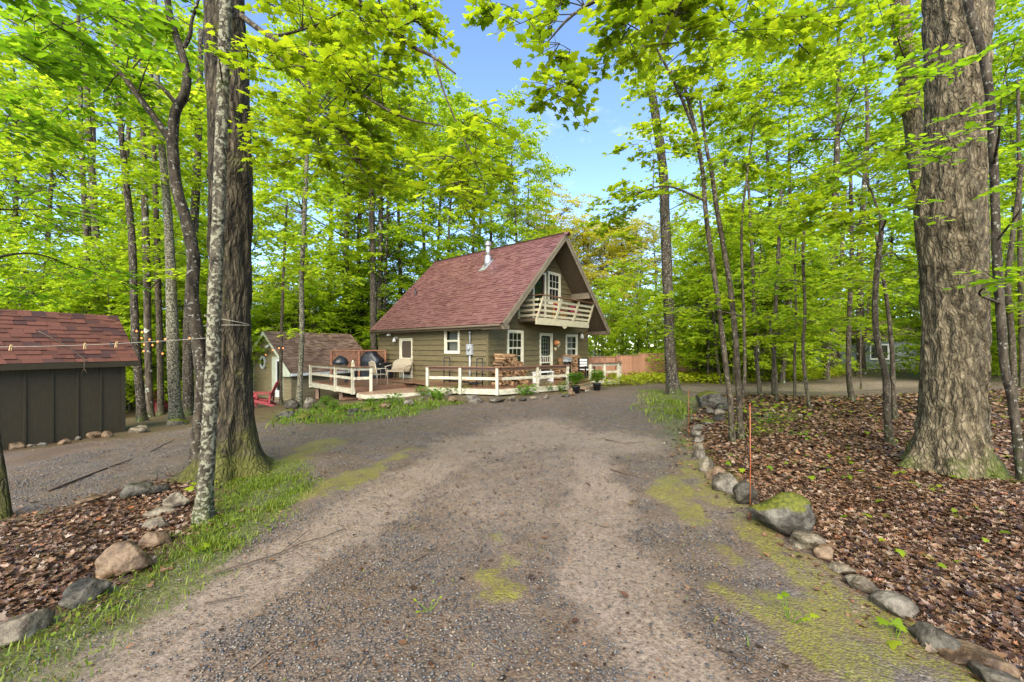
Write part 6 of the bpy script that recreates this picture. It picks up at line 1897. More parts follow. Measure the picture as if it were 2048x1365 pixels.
# ---- left foreground
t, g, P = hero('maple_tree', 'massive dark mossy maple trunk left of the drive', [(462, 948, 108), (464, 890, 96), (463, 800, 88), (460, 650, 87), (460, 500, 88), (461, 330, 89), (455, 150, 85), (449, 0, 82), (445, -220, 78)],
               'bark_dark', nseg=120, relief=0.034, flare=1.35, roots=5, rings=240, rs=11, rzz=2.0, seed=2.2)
YT = g.y
lobes = [limb_lobe([(480, 30, YT), (537, 72, YT - 0.35), (625, 121, YT - 0.8), (697, 172, YT - 1.1), (799, 232, YT - 1.3), (887, 253, YT - 1.4)], 0.040, 0.007, 26, (0.85, 0.8, 0.5), 3),
         limb_lobe([(537, 72, YT - 0.35), (570, 130, YT - 0.55), (605, 169, YT - 0.7), (641, 214, YT - 0.85), (683, 267, YT - 1.0), (714, 316, YT - 1.05), (728, 348, YT - 1.1)], 0.024, 0.005, 20, (0.65, 0.7, 0.6), 4),
         limb_lobe([(537, 72, YT - 0.35), (570, 69, YT - 0.6), (630, 51, YT - 0.9), (690, 21, YT - 1.2)], 0.022, 0.006, 16, (0.7, 0.7, 0.35), 2),
         limb_lobe([(500, -210, YT), (640, -60, YT - 0.9), (711, 0, YT - 1.2), (774, 44, YT - 1.3), (816, 88, YT - 1.4), (869, 116, YT - 1.5), (911, 148, YT - 1.6)], 0.045, 0.008, 12, (0.5, 0.6, 0.35), 3),
         limb_lobe([(867, 118, YT - 1.5), (890, 190, YT - 1.55), (922, 267, YT - 1.6), (953, 330, YT - 1.6), (975, 390, YT - 1.6)], 0.012, 0.004, 16, (0.28, 0.5, 0.55), 3),
         lobe(800, 330, YT - 0.6, 120, 70, 15), lobe(640, 300, YT - 0.3, 110, 90, 14), lobe(910, 340, YT - 1.2, 45, 50, 5), lobe(620, -20, YT - 0.8, 120, 60, 9), lobe(830, 20, YT - 1.2, 45, 40, 4), lobe(480, 100, YT - 0.9, 40, 40, 2, 0.2), lobe(520, 250, YT - 0.7, 40, 60, 3, 0.3)]
grow(t, g, P, lobes, 'leaf_maple', 'maple', 0.095, rg(31), K=4, L=6, srad=0.42, limb_mat='bark_sapling', limb_scale=0.06)

t, g, P = hero('maple_tree', 'slender pale lichen-blotched trunk standing in front of the massive maple', [(404, 1042, 36), (410, 980, 32), (417, 880, 31), (426, 720, 30), (431, 560, 29), (439, 380, 28), (446, 180, 27), (452, 0, 26), (456, -150, 24)],
               'bark_lichen', nseg=40, relief=0.004, flare=0.55, rings=90, rs=14, rzz=3, seed=4.1)
grow(t, g, P, [lobe(470, -120, g.y, 60, 40, 5), lobe(440, 110, g.y - 0.25, 22, 16, 1)], 'leaf_maple', 'maple', 0.10, rg(32), K=3, L=4, srad=0.3, limb_scale=0.1)

t, g, P = hero('maple_tree', 'dark sinuous trunk forking in two above the clothesline', [(394, 945, 34), (400, 850, 31), (405, 770, 31), (396, 680, 29), (384, 590, 29), (388, 520, 29), (372, 440, 27), (354, 380, 26), (346, 310, 26), (344, 275, 26)],
               'bark_spotted', nseg=32, relief=0.006, flare=0.5, rings=90, rs=12, rzz=3, seed=6.3)
YT3 = g.y
lobes = [limb_lobe([(344, 285, YT3), (316, 245, YT3 - 0.1), (275, 190, YT3 - 0.2), (235, 140, YT3 - 0.3), (170, 95, YT3 - 0.5), (120, 40, YT3 - 0.7), (60, -30, YT3 - 0.9)], 0.052, 0.014, 16, (0.8, 0.6, 0.35), 3),
         limb_lobe([(344, 285, YT3), (350, 225, YT3), (368, 190, YT3), (374, 150, YT3), (362, 100, YT3), (345, 50, YT3), (335, 0, YT3), (330, -80, YT3)], 0.065, 0.038, 8, (0.5, 0.5, 0.3), 5),
         limb_lobe([(368, 95, YT3), (380, 70, YT3), (384, 40, YT3), (400, -10, YT3)], 0.03, 0.015, 3, (0.3, 0.3, 0.3), 2),
         limb_lobe([(350, 205, YT3), (320, 172, YT3), (300, 172, YT3), (285, 180, YT3), (262, 185, YT3)], 0.03, 0.010, 3, (0.3, 0.3, 0.2), 3),
         lobe(200, 190, YT3 + 0.4, 120, 70, 14), lobe(120, 60, YT3, 110, 60, 12), lobe(300, 60, YT3 + 0.3, 80, 60, 10)]
grow(t, g, P, lobes, 'leaf_beech', 'ovate', 0.105, rg(33), K=4, L=6, srad=0.4, limb_scale=0.10, limb_mat='bark_spotted')

t, g, P = hero('beech_tree', 'dark trunk cut by the left edge of the photo beside the leaf bed', [(6, 1036, 34), (0, 960, 30), (-14, 860, 28), (-40, 640, 27), (-70, 380, 25), (-90, 100, 22), (-95, -200, 18)],
               'bark_dark', nseg=28, relief=0.004, flare=0.5, rings=60, seed=1.2)
Yb0 = g.y
lobes = [lobe(70, 70, Yb0 - 0.5, 110, 75, 13), lobe(60, 240, Yb0 - 0.2, 90, 60, 9), lobe(190, 30, Yb0 - 0.5, 110, 50, 9), lobe(90, 420, Yb0 + 0.6, 110, 60, 10), lobe(160, 540, Yb0 + 1.4, 110, 40, 8), lobe(10, 560, Yb0 + 1.0, 70, 60, 6), lobe(20, -40, Yb0 - 0.3, 120, 60, 8)]
grow(t, g, P, lobes, 'leaf_beech', 'ovate', 0.095, rg(34), K=4, L=6, srad=0.40, limb_scale=0.15)

# ---- left middle distance (among the trunks carrying the string lights)
MID_L = [
    ('slim leaning trunk beside the brown shed with a loop of cord at its foot', [(285, 838, 21.1), (278, 760, 19.8), (272, 690, 19.1), (268, 600, 17.8), (264, 480, 16.5), (252, 360, 14.5), (240, 240, 12.5), (232, 100, 10.6), (228, -60, 7.92)], 'bark_spotted', 12.6),
    ('dark trunk close behind the slim leaning trunk by the shed', [(300, 826, 16.3), (296, 700, 16.3), (294, 560, 16.3), (290, 420, 15), (286, 260, 12.9), (284, 80, 10.2), (282, -80, 7.48)], 'bark_forest', 14.6),
    ('lichen-patched straight trunk with a mossy foot among the string lights', [(352, 836, 27.2), (348, 770, 25.8), (345, 660, 25.8), (342, 560, 23.1), (336, 430, 19), (326, 320, 16.3), (316, 200, 13.6), (310, 40, 10.9), (306, -80, 8.16)], 'bark_lichen', 12.2),
    ('brown trunk just right of the lichen-patched trunk', [(378, 822, 24.5), (376, 740, 23), (378, 640, 23), (384, 520, 20.2), (392, 380, 17.3), (398, 240, 14.4), (402, 60, 11.5)], 'bark_spotted', 13.8),
    ('thin dark trunk between the string-light trees', [(322, 820, 14), (320, 700, 14), (316, 560, 14), (312, 420, 12), (306, 250, 10), (300, 80, 8)], 'bark_sapling', 15.5),
    ('far trunk rising above the shed ridge left of its pair', [(175, 790, 15), (176, 620, 15), (172, 470, 13.5), (165, 330, 12), (160, 160, 9.75), (156, 0, 7.5)], 'bark_forest', 20.0),
    ('far thick trunk rising above the shed ridge right of its pair', [(200, 790, 20.8), (196, 600, 20), (192, 480, 17.6), (184, 340, 16), (176, 240, 13.6), (170, 60, 10.4)], 'bark_forest', 19.0),
]
for i, (lab, pts, bk, Y) in enumerate(MID_L):
    t, g, P = hero('maple_tree', lab, pts, bk, Y=Y, nseg=18, relief=0.006, flare=0.5, rings=50, seed=i * 1.9, group='trunks at the left wood edge')
    r = rg(60 + i)
    lobes = []
    top = pts[-1]
    for k in range(9):
        py = r.uniform(60, 560); px = np.interp(py, [p[1] for p in pts[::-1]], [p[0] for p in pts[::-1]]) + r.uniform(-130, 130)
        lobes.append(lobe(px, py, Y + r.uniform(-1.5, 1.5), 62, 34, 9, 1.0))
    grow(t, g, P, lobes, 'leaf_forest', 'maple6', 0.125, r, K=4, L=7, srad=0.62, limb_scale=0.12, min_z=2.5)

t, g, P = hero('maple_tree', 'slender grey trunk standing before the deck and small cabin', [(598, 816, 12.2), (601, 740, 10.8), (604, 660, 10.8), (603, 560, 10.1), (607, 470, 9.36), (612, 360, 8.64), (616, 240, 7.92), (620, 100, 6.48), (624, -60, 5.04)],
               'bark_lichen', nseg=16, flare=0.6, rings=60, seed=3.3)
Y10 = g.y
r = rg(80)
lobes = [lobe(600 + r.uniform(-110, 110), r.uniform(300, 620), Y10 + r.uniform(-1, 1), 70, 26, 8, 1.0) for k in range(8)] + [lobe(590 + r.uniform(-120, 140), r.uniform(60, 320), Y10 + r.uniform(-1, 1), 70, 30, 8, 1.0) for k in range(6)] + [lobe(585, 660, Y10 - 0.3, 60, 14, 3, 0.6)]
grow(t, g, P, lobes, 'leaf_forest', 'maple6', 0.12, r, K=4, L=7, srad=0.6, limb_scale=0.2, min_z=2.5)
t, g, P = hero('maple_sapling', 'thin dark sapling carrying two bulbs before the cabin roof', [(562, 800, 7), (562, 700, 7), (565, 600, 6), (569, 500, 5), (574, 400, 4)], 'bark_sapling', Y=15.2, nseg=10, flare=0.3, seed=5)
r = rg(81)
grow(t, g, P, [lobe(565 + r.uniform(-60, 60), r.uniform(420, 600), 15.2, 50, 22, 6, 0.8) for k in range(6)], 'leaf_forest', 'maple6', 0.115, r, K=4, L=6, srad=0.5, limb_scale=0.3, min_z=2.2)
t, g, P = hero('maple_tree', 'straight brown trunk at the back left corner of the cottage', [(748, 745, 13.7), (747, 640, 13.7), (746, 540, 13), (744, 440, 12.2), (742, 340, 10.1), (738, 200, 7.92)], 'bark_spotted', Y=23.5, nseg=14, flare=0.4, rings=40, seed=5.5)
r = rg(82)
grow(t, g, P, [lobe(745 + r.uniform(-120, 120), r.uniform(160, 460), 23.5 + r.uniform(-2, 2), 60, 34, 9, 1.5) for k in range(12)], 'leaf_forest', 'far', 0.16, r, K=5, L=8, srad=0.8, limb_scale=0.2, min_z=5)

# ---- right foreground
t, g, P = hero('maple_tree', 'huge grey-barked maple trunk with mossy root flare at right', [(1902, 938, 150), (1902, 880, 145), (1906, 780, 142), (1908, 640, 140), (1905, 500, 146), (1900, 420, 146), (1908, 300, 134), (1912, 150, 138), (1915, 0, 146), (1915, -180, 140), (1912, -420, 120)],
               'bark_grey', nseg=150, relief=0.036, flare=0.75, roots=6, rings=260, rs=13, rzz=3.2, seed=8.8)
YB_ = g.y
lobes = [limb_lobe([(1900, -330, YB_), (1700, -240, YB_ - 0.4), (1480, -130, YB_ - 0.8), (1300, -50, YB_ - 1.1), (1160, 20, YB_ - 1.3), (1090, 90, YB_ - 1.4)], 0.055, 0.006, 11, (0.75, 0.6, 0.40), 4),
         limb_lobe([(1480, -130, YB_ - 0.8), (1420, -60, YB_ - 1.3), (1350, 30, YB_ - 1.6), (1320, 90, YB_ - 1.7)], 0.03, 0.006, 14, (0.7, 0.5, 0.35), 2),
         lobe(1140, 100, YB_ - 1.4, 60, 60, 6, 0.4), lobe(1010, 10, YB_ - 1.5, 70, 30, 3, 0.4), lobe(1240, 50, YB_ - 1.3, 90, 50, 9, 0.5), lobe(1115, 190, YB_ - 1.3, 35, 40, 3, 0.3), lobe(1330, 30, YB_ - 1.2, 100, 50, 9, 0.5),
         lobe(1450, 50, YB_ - 1.4, 90, 60, 8, 0.4), lobe(1560, 50, YB_ - 1.2, 110, 60, 9, 0.4), lobe(1680, 20, YB_ - 0.9, 90, 60, 8, 0.5)]
grow(t, g, P, lobes, 'leaf_maple', 'maple', 0.095, rg(41), K=4, L=6, srad=0.38, limb_scale=0.05, limb_mat='bark_sapling')

t, g, P = hero('beech_tree', 'dark slender trunk leaning in front of the huge grey maple', [(2046, 892, 22), (2026, 810, 22), (2010, 740, 22), (2002, 640, 22), (1994, 520, 21), (1990, 400, 20), (1986, 300, 20), (1980, 200, 20), (1966, 110, 20), (1944, 40, 19), (1920, -60, 17)],
               'bark_spotted', Y=4.75, nseg=28, relief=0.003, flare=0.3, rings=80, seed=2.7)
Ys = g.y
lobes = [lobe(1960, 240, Ys - 0.7, 110, 60, 5, 0.25), lobe(1800, 300, Ys - 0.8, 120, 28, 5, 0.2), lobe(1990, 560, Ys - 0.9, 70, 30, 3, 0.2), lobe(1880, 130, Ys - 0.9, 90, 50, 4, 0.2), lobe(2030, 90, Ys - 0.6, 70, 80, 6, 0.4), lobe(1840, 410, Ys - 0.8, 60, 25, 2, 0.2), lobe(2040, 420, Ys - 0.6, 60, 80, 5, 0.3)]
grow(t, g, P, lobes, 'leaf_beech', 'ovate', 0.085, rg(42), K=3, L=7, srad=0.36, limb_scale=0.16, flat=0.25)

t, g, P = hero('maple_tree', 'leaning old trunk half hidden behind the huge grey maple', [(1880, 800, 40), (1862, 600, 42), (1846, 420, 42), (1830, 280, 42), (1815, 150, 42), (1802, 40, 42), (1795, -100, 38)], 'bark_grey', Y=9.5, nseg=40, relief=0.010, flare=0.3, rings=90, seed=7.1)
r = rg(43)
grow(t, g, P, [lobe(1800 + r.uniform(-160, 60), r.uniform(20, 330), 9.3 + r.uniform(-1, 1), 70, 34, 8, 0.8) for k in range(9)], 'leaf_forest', 'maple6', 0.11, r, K=4, L=7, srad=0.5, limb_scale=0.1, min_z=3)

# twin saplings by the orange marker
t, g, P = hero('maple_sapling', 'left stem of the sapling clump behind the orange marker', [(1466, 888, 12), (1460, 800, 11.2), (1450, 720, 11.2), (1438, 620, 10.4), (1424, 520, 10.4), (1412, 430, 9.6), (1406, 350, 8.8), (1392, 270, 8), (1376, 200, 6.4), (1356, 130, 4.8)], 'bark_sapling', nseg=16, flare=0.45, rings=70, seed=1.5, group='saplings by the marker')
Yc = g.y
lobes = [limb_lobe([(1392, 270, Yc), (1360, 190, Yc - 0.1), (1320, 110, Yc - 0.2), (1290, 70, Yc - 0.3), (1240, 40, Yc - 0.4)], 0.03, 0.008, 12, (0.7, 0.6, 0.35), 2),
         lobe(1250, 400, Yc + 0.2, 90, 38, 14, 0.6), lobe(1215, 430, Yc + 0.3, 55, 25, 5, 0.4), lobe(1300, 280, Yc, 80, 50, 11, 0.6), lobe(1230, 470, Yc + 0.4, 60, 14, 4, 0.4), lobe(1400, 190, Yc, 90, 60, 11, 0.7), lobe(1330, 200, Yc + 0.2, 60, 50, 8, 0.5)]
grow(t, g, P, lobes, 'leaf_maple', 'maple', 0.10, rg(44), K=4, L=6, srad=0.42, limb_scale=0.35, min_z=2.6)
t, g, P = hero('maple_sapling', 'right forked stem of the sapling clump behind the orange marker', [(1482, 880, 12.8), (1478, 800, 12), (1472, 690, 12), (1462, 590, 11.2), (1448, 500, 10.4), (1434, 420, 9.6), (1424, 350, 8.8), (1412, 290, 7.2), (1400, 200, 4.8)], 'bark_sapling', nseg=16, flare=0.45, rings=70, seed=2.5, group='saplings by the marker')
lobes = [limb_lobe([(1479, 815, Yc), (1489, 760, Yc), (1488, 640, Yc), (1484, 540, Yc), (1484, 440, Yc), (1492, 370, Yc), (1500, 300, Yc), (1512, 230, Yc), (1530, 170, Yc)], 0.032, 0.009, 9, (0.5, 0.5, 0.3), 7),
         lobe(1480, 330, Yc, 100, 60, 12, 0.7), lobe(1420, 460, Yc + 0.3, 80, 40, 9, 0.6), lobe(1540, 430, Yc + 0.3, 90, 50, 10, 0.7), lobe(1500, 180, Yc, 90, 50, 10, 0.7), lobe(1400, 620, Yc - 0.2, 45, 30, 4, 0.3), lobe(1330, 640, Yc - 0.2, 50, 24, 4, 0.3), lobe(1450, 600, Yc + 0.5, 60, 25, 3, 0.5)]
grow(t, g, P, lobes, 'leaf_maple', 'maple', 0.10, rg(45), K=4, L=6, srad=0.42, limb_scale=0.35, min_z=2.0)

t, g, P = hero('maple_tree', 'tall straight trunk at the end of the stone border by the drive', [(1348, 790, 28.9), (1341, 720, 23.1), (1338, 640, 21.6), (1334, 540, 20.9), (1330, 440, 20.2), (1326, 340, 18.7), (1312, 240, 17.3), (1300, 160, 15.8), (1288, 80, 14.4), (1280, -20, 11.5)], 'bark_spotted', nseg=28, relief=0.010, flare=0.5, rings=90, seed=6.6)
r = rg(46); Yr = g.y
grow(t, g, P, [lobe(1360 + r.uniform(-60, 150), r.uniform(60, 420), Yr + r.uniform(-1, 2), 60, 36, 9, 1.2) for k in range(10)] + [lobe(1300, 170, Yr - 1.0, 55, 40, 10, 0.8), lobe(1325, 270, Yr - 1.0, 50, 40, 10, 0.8), lobe(1325, 380, Yr - 0.9, 50, 30, 7, 0.8), lobe(1275, 90, Yr - 0.8, 50, 40, 8, 0.8), lobe(1330, 610, Yr - 0.5, 60, 30, 5, 0.8), lobe(1290, 560, Yr, 40, 20, 4, 0.7), lobe(1250, 520, Yr, 40, 22, 4, 0.7)], 'leaf_forest', 'maple6', 0.13, r, K=4, L=7, srad=0.65, limb_scale=0.12, min_z=3)

SAP = [
    ('forked crooked sapling left of the huge grey maple', [(1779, 888, 16.5), (1774, 820, 15), (1770, 745, 15), (1756, 690, 14.2), (1750, 620, 13.5), (1754, 540, 12.8), (1762, 470, 11.2), (1763, 440, 9.75)], None, [(1700, 330, 90, 60), (1850, 370, 80, 60), (1740, 440, 90, 40), (1640, 420, 80, 50), (1800, 520, 70, 30)]),
    ('thin sapling just behind the crooked forked sapling', [(1790, 842, 10.5), (1786, 760, 10.5), (1784, 700, 9.75), (1776, 620, 9), (1764, 540, 8.25), (1752, 470, 6.75)], None, [(1720, 460, 80, 50), (1790, 560, 80, 40), (1690, 560, 60, 30)]),
    ('sapling with a strongly bent foot in the leaf litter', [(1622, 820, 7.5), (1612, 770, 7.5), (1606, 700, 7.5), (1610, 620, 6.75), (1606, 520, 6.75), (1609, 430, 6), (1604, 380, 4.5)], None, [(1600, 420, 80, 50), (1650, 520, 80, 40), (1560, 560, 70, 40), (1640, 640, 70, 24)]),
    ('thicker sapling with a curved foot near the back road', [(1706, 803, 13.5), (1698, 760, 12), (1697, 690, 11.2), (1700, 600, 10.5), (1704, 500, 9.75), (1702, 400, 8.25), (1700, 320, 6.75)], None, [(1690, 380, 90, 50), (1740, 500, 90, 40), (1650, 560, 80, 40), (1700, 640, 90, 25)]),
    ('upright sapling nearest the mossy boulder', [(1521, 792, 9), (1514, 730, 8.25), (1508, 640, 7.5), (1506, 540, 7.5), (1500, 440, 6.75), (1497, 360, 5.25)], None, [(1500, 420, 80, 50), (1540, 540, 80, 40), (1470, 560, 60, 30), (1520, 640, 70, 25)]),
    ('paired sapling stem standing left in the leaf litter', [(1547, 790, 9), (1548, 700, 9), (1552, 600, 8.25), (1558, 480, 7.5), (1562, 380, 6)], None, [(1560, 430, 80, 50), (1590, 560, 70, 40), (1520, 650, 60, 24)]),
    ('bent stem of the pair standing in the leaf litter', [(1554, 803, 6), (1551, 740, 6), (1543, 690, 5.25), (1540, 640, 4.5)], None, [(1530, 640, 50, 24), (1560, 670, 50, 18)]),
    ('thin upright sapling at the edge of the back road', [(1590, 797, 6), (1589, 720, 6), (1592, 640, 5.25), (1590, 540, 4.5), (1592, 470, 3.75)], None, [(1590, 520, 70, 40), (1610, 620, 60, 26)]),
    ('leaning trunk beyond the back road left of the grey house', [(1652, 760, 13.5), (1658, 700, 12), (1672, 640, 11.2), (1682, 560, 10.5), (1686, 460, 9), (1690, 380, 7.5)], None, [(1690, 420, 80, 50), (1640, 520, 80, 40), (1720, 560, 70, 40)]),
    ('slanting sapling beyond the back road in front of the grey house', [(1716, 752, 9), (1724, 700, 8.25), (1734, 640, 7.5), (1742, 560, 6.75)], None, [(1740, 560, 80, 40), (1700, 620, 70, 30)]),
    ('thin straight pole of a sapling on the back road verge', [(1722, 778, 3.75), (1721, 720, 3.75), (1722, 650, 3)], None, [(1725, 650, 40, 20)]),
    ('left stem of the thin pair beyond the yellow-green ground cover', [(1424, 758, 7.5), (1422, 700, 6.75), (1416, 620, 6), (1410, 540, 5.25)], None, [(1415, 560, 60, 40), (1440, 640, 50, 24)]),
    ('right stem of the thin pair beyond the yellow-green ground cover', [(1442, 766, 6.75), (1434, 720, 6.75), (1428, 640, 6), (1424, 540, 5.25)], None, [(1430, 520, 60, 40), (1460, 620, 50, 24)]),
    ('leaning brown trunk among the saplings beyond the back road', [(1563, 766, 12), (1570, 700, 11.2), (1578, 640, 10.5), (1580, 540, 9), (1584, 420, 7.5)], None, [(1580, 430, 80, 50), (1610, 560, 70, 40)]),
    ('sapling at far right behind the leaning dark trunk', [(2030, 800, 15), (2024, 680, 15), (2016, 560, 13.5), (2030, 440, 12), (2044, 330, 10.5)], None, [(2030, 330, 80, 60), (1990, 480, 70, 40), (2050, 600, 60, 40)]),
    ('dark pole-like trunk at the right edge of the photo', [(2044, 776, 12), (2042, 640, 12), (2040, 500, 11.2), (2038, 340, 9.75), (2036, 160, 7.5)], None, [(2040, 200, 80, 60), (2010, 380, 70, 50), (2060, 640, 60, 40)]),
]
for i, (lab, pts, Y, lbs) in enumerate(SAP):
    t, g, P = hero('maple_sapling', lab, pts, 'bark_sapling' if i not in (8, 13) else 'bark_forest', Y=Y, nseg=14, flare=0.4, rings=50, seed=i * 2.3, group='saplings in the right wood')
    r = rg(100 + i)
    d = g.y
    lobes = [lobe(x, y, d + r.uniform(-0.7, 0.7), rx, ry * 0.8, int(9 * (d / 9) ** 0.3), rx / F * d) for x, y, rx, ry in lbs]
    grow(t, g, P, lobes, 'leaf_forest' if i % 3 else 'leaf_maple', 'maple6', 0.105 if d < 11 else 0.13, r, K=4, L=7, srad=0.5 * max(1, d / 10), limb_scale=0.3, min_z=1.9)

# ---- the wood itself: a few model trees, copied
def model_tree(name, H, z0, cr, nl, ns, leafmat, leaf, r0, seed, K, L, srad, lean=0.3):
    r = rg(seed)
    t = empty(name)
    n = 7
    path = [(lean * H / 20 * math.sin(k * 0.9 + seed) * k / n, lean * H / 20 * math.cos(k * 1.1 + seed * 2) * k / n, H * 0.94 * k / (n - 1) - (0.1 if k == 0 else 0), r0 * (1 - 0.85 * (k / (n - 1)) ** 1.2)) for k in range(n)]
    V, Fc, P = trunk_mesh(path, 10, flare=0.4, seed=seed, rings=28)
    link('trunk', arr_mesh('trunk', V, Fc, 'bark_forest', smooth=True), t)
    sets, segs, bV, bQ, off = [], [], [], [], 0
    for k in range(nl):
        q = (k + 0.5) / nl
        z = z0 + (H - z0) * q ** 0.9
        prof = cr * (0.55 + 0.65 * math.sin(math.pi * min(1, 0.18 + 0.8 * q)) ** 1.0) * r.uniform(0.45, 1.0)
        a = k * 2.4 + r.uniform(-.4, .4)
        i = int(np.argmin(np.abs(P[:, 2] - max(z - 0.5 * prof, z0 * 0.6))))
        c = np.array([P[i, 0] + prof * math.cos(a), P[i, 1] + prof * math.sin(a), z])
        mid = 0.5 * (P[i, :3] + c) + r.normal(0, 0.08 * prof, 3)
        rr = max(0.012, P[i, 3] * 0.35)
        segs.append(np.array([[*P[i, :3], *mid, rr, rr * 0.6], [*mid, *c, rr * 0.6, 0.01]]))
        C = ellipsoid_pts(c, (cr * 0.42, cr * 0.42, (H - z0) / nl * 1.3 + 0.25), ns, r)
        out = C - np.array([P[i, 0], P[i, 1], 0]); out[:, 2] *= 0; out += r.normal(0, .2, out.shape)
        segs.append(np.hstack([np.repeat(mid[None], ns, 0), C, np.full((ns, 1), 0.009), np.full((ns, 1), 0.004)]))
        sets.append(spray_leaves(C, out, srad * r.uniform(0.7, 1.25, ns), K, L, leaf, r, 0.1, 0.38, twigs=False))
    bv, bq = tubes(np.vstack(segs), 4)
    link('branches', arr_mesh('branches', bv, [bq], 'twig'), t)
    link('crown', crown_mesh(sets, [], leafmat, 'far'), t)
    return t
def copy_tree(src, loc, rz, s, label, cat, group, sz=None):
    o = src.copy(); COL.objects.link(o)
    o.location = loc; o.rotation_euler = (0, 0, rz); o.scale = (s, s, sz or s)
    tag(o, label, cat, group)
    for ch in src.children:
        c = ch.copy(); COL.objects.link(c); c.parent = o
    return o
TALL = [model_tree('maple_tree', 21, 6.5, 3.4, 20, 9, 'leaf_forest', 0.19, 0.19, s, 6, 8, 1.0) for s in (1, 2, 3)]
UNDER = [model_tree('maple_sapling', 8.5, 1.2, 2.4, 16, 11, 'leaf_forest', 0.15, 0.065, s, 5, 8, 0.75, 0.6) for s in (11, 12, 13)]
BRONZE = [model_tree('oak_tree', 15, 3.5, 3.6, 24, 20, 'leaf_bronze', 0.16, 0.18, 21, 5, 7, 0.8)]
PAR = {id(m): [] for m in TALL + UNDER + BRONZE}
used = set()
def plant(src, px, Y, s, rz, label, cat, group, dz=0.0, sz=None):
    x = (px - CX) / F * Y
    loc = (x, Y, gz(x, Y) - 0.05 + dz)
    if src.name not in used:
        used.add(src.name)
        src.location = loc; src.rotation_euler = (0, 0, rz); src.scale = (s, s, sz or s); tag(src, label, cat, group)
        return src
    return copy_tree(src, loc, rz, s, label, cat, group, sz)
r = rg(500)
LT = 'tall green maple in the dense wood left of the cottage'
RT = 'tall green maple in the dense wood right of the drive'
# columns: left wood, right wood
for k in range(18):
    px = -260 + 1090 * ((k * 0.618) % 1) + r.uniform(-20, 20); Y = 25 + 22 * ((k * 0.7548) % 1)
    plant(TALL[k % 3], px, Y, r.uniform(1.15, 1.45), r.uniform(0, 6.28), LT, 'tree', 'tall maples in the left wood')
for k in range(16):
    px = 1450 + 900 * ((k * 0.618 + 0.3) % 1) + r.uniform(-20, 20); Y = 26 + 22 * ((k * 0.7548) % 1)
    plant(TALL[k % 3], px, Y, r.uniform(1.15, 1.45), r.uniform(0, 6.28), RT, 'tree', 'tall maples in the right wood')
for k in range(40):
    px = -200 + 930 * ((k * 0.618 + 0.1) % 1); Y = 17.5 + 17 * ((k * 0.7548 + .2) % 1)
    x = (px - CX) / F * Y
    if px > 470 and Y < 25: Y = 25 + 6 * r.random()
    plant(UNDER[k % 3], px, Y, r.uniform(0.75, 1.15), r.uniform(0, 6.28), 'leafy understorey maple in the wood behind the small cabin and shed', 'tree', 'understorey of the left wood')
for k in range(52):
    px = 1400 + 900 * ((k * 0.618 + 0.5) % 1); Y = 18.5 + 18 * ((k * 0.7548 + .6) % 1)
    if 1600 < px < 1880 and Y < 33: Y = 35 + r.random() * 5
    plant(UNDER[k % 3], px, Y, r.uniform(0.75, 1.2), r.uniform(0, 6.28), 'leafy understorey maple in the wood beyond the back road', 'tree', 'understorey of the right wood')
for k in range(26):
    px = 1390 + 760 * ((k * 0.618 + 0.2) % 1); Y = 19.8 + 4.5 * ((k * 0.7548 + .3) % 1)
    if 1625 < px < 1880: continue
    plant(UNDER[k % 3], px, Y, r.uniform(0.5, 0.8), r.uniform(0, 6.28), 'small leafy maple at the near edge of the right wood', 'tree', 'small maples at the right wood edge')
for k in range(26):
    px = -120 + 860 * ((k * 0.618 + 0.4) % 1); Y = (15.5 if px < 430 else 23.5) + 5 * ((k * 0.7548 + .1) % 1)
    plant(UNDER[k % 3], px, Y, r.uniform(0.55, 0.9), r.uniform(0, 6.28), 'small leafy maple at the near edge of the left wood', 'tree', 'small maples at the left wood edge')
for k in range(16):
    px = 500 + 270 * ((k * 0.618 + 0.15) % 1); Y = 22.5 + 6 * ((k * 0.7548 + .5) % 1)
    if px > 690 and Y < 25: Y += 3.5
    plant(UNDER[k % 3], px, Y, r.uniform(0.45, 0.8), r.uniform(0, 6.28), 'small leafy maple between the small cabin and the cottage', 'tree', 'small maples behind the deck')
# behind the cottage: crowns falling away towards the gap of sky
for k, (px, Y, topy) in enumerate(((800, 30, 130), (850, 34, 150), (900, 28, 235), (945, 31, 215), (985, 33, 208), (1030, 33, 240), (1055, 36, 300), (880, 40, 200), (960, 42, 260), (770, 26, 210), (720, 30, 60))):
    H = CAMH + (HY - topy) / F * Y
    plant(TALL[k % 3], px, Y, H / 21.5, r.uniform(0, 6.28), 'maple whose crown rises behind the cottage roof', 'tree', 'maples behind the cottage')
for k, (px, Y, topy) in enumerate(((1090, 44, 385), (1120, 48, 430), (1165, 46, 455), (1205, 44, 448), (1245, 43, 440), (1280, 47, 455), (1310, 44, 430), (1140, 52, 440), (1225, 52, 450))):
    H = CAMH + (HY - topy) / F * Y
    plant(BRONZE[0], px, Y, H / 15.2, r.uniform(0, 6.28), 'yellow-bronze budding tree far behind the cottage gable', 'tree', 'bronze trees far behind', sz=H / 15.2)
for k in range(9):
    px = 700 + 230 * ((k * 0.618) % 1); Y = 26 + 9 * ((k * 0.7548) % 1)
    plant(UNDER[k % 3], px, Y, r.uniform(0.9, 1.3), r.uniform(0, 6.28), 'leafy understorey maple close behind the cottage', 'tree', 'understorey behind the cottage')
for k in range(14):
    px = 1190 + 260 * ((k * 0.618) % 1); Y = 27 + 12 * ((k * 0.7548) % 1)
    plant(UNDER[k % 3], px, Y, r.uniform(0.6, 0.95), r.uniform(0, 6.28), 'leafy understorey maple behind the cedar fence', 'tree', 'understorey behind the fence')
for m_ in TALL + UNDER + BRONZE:
    assert m_.name in used
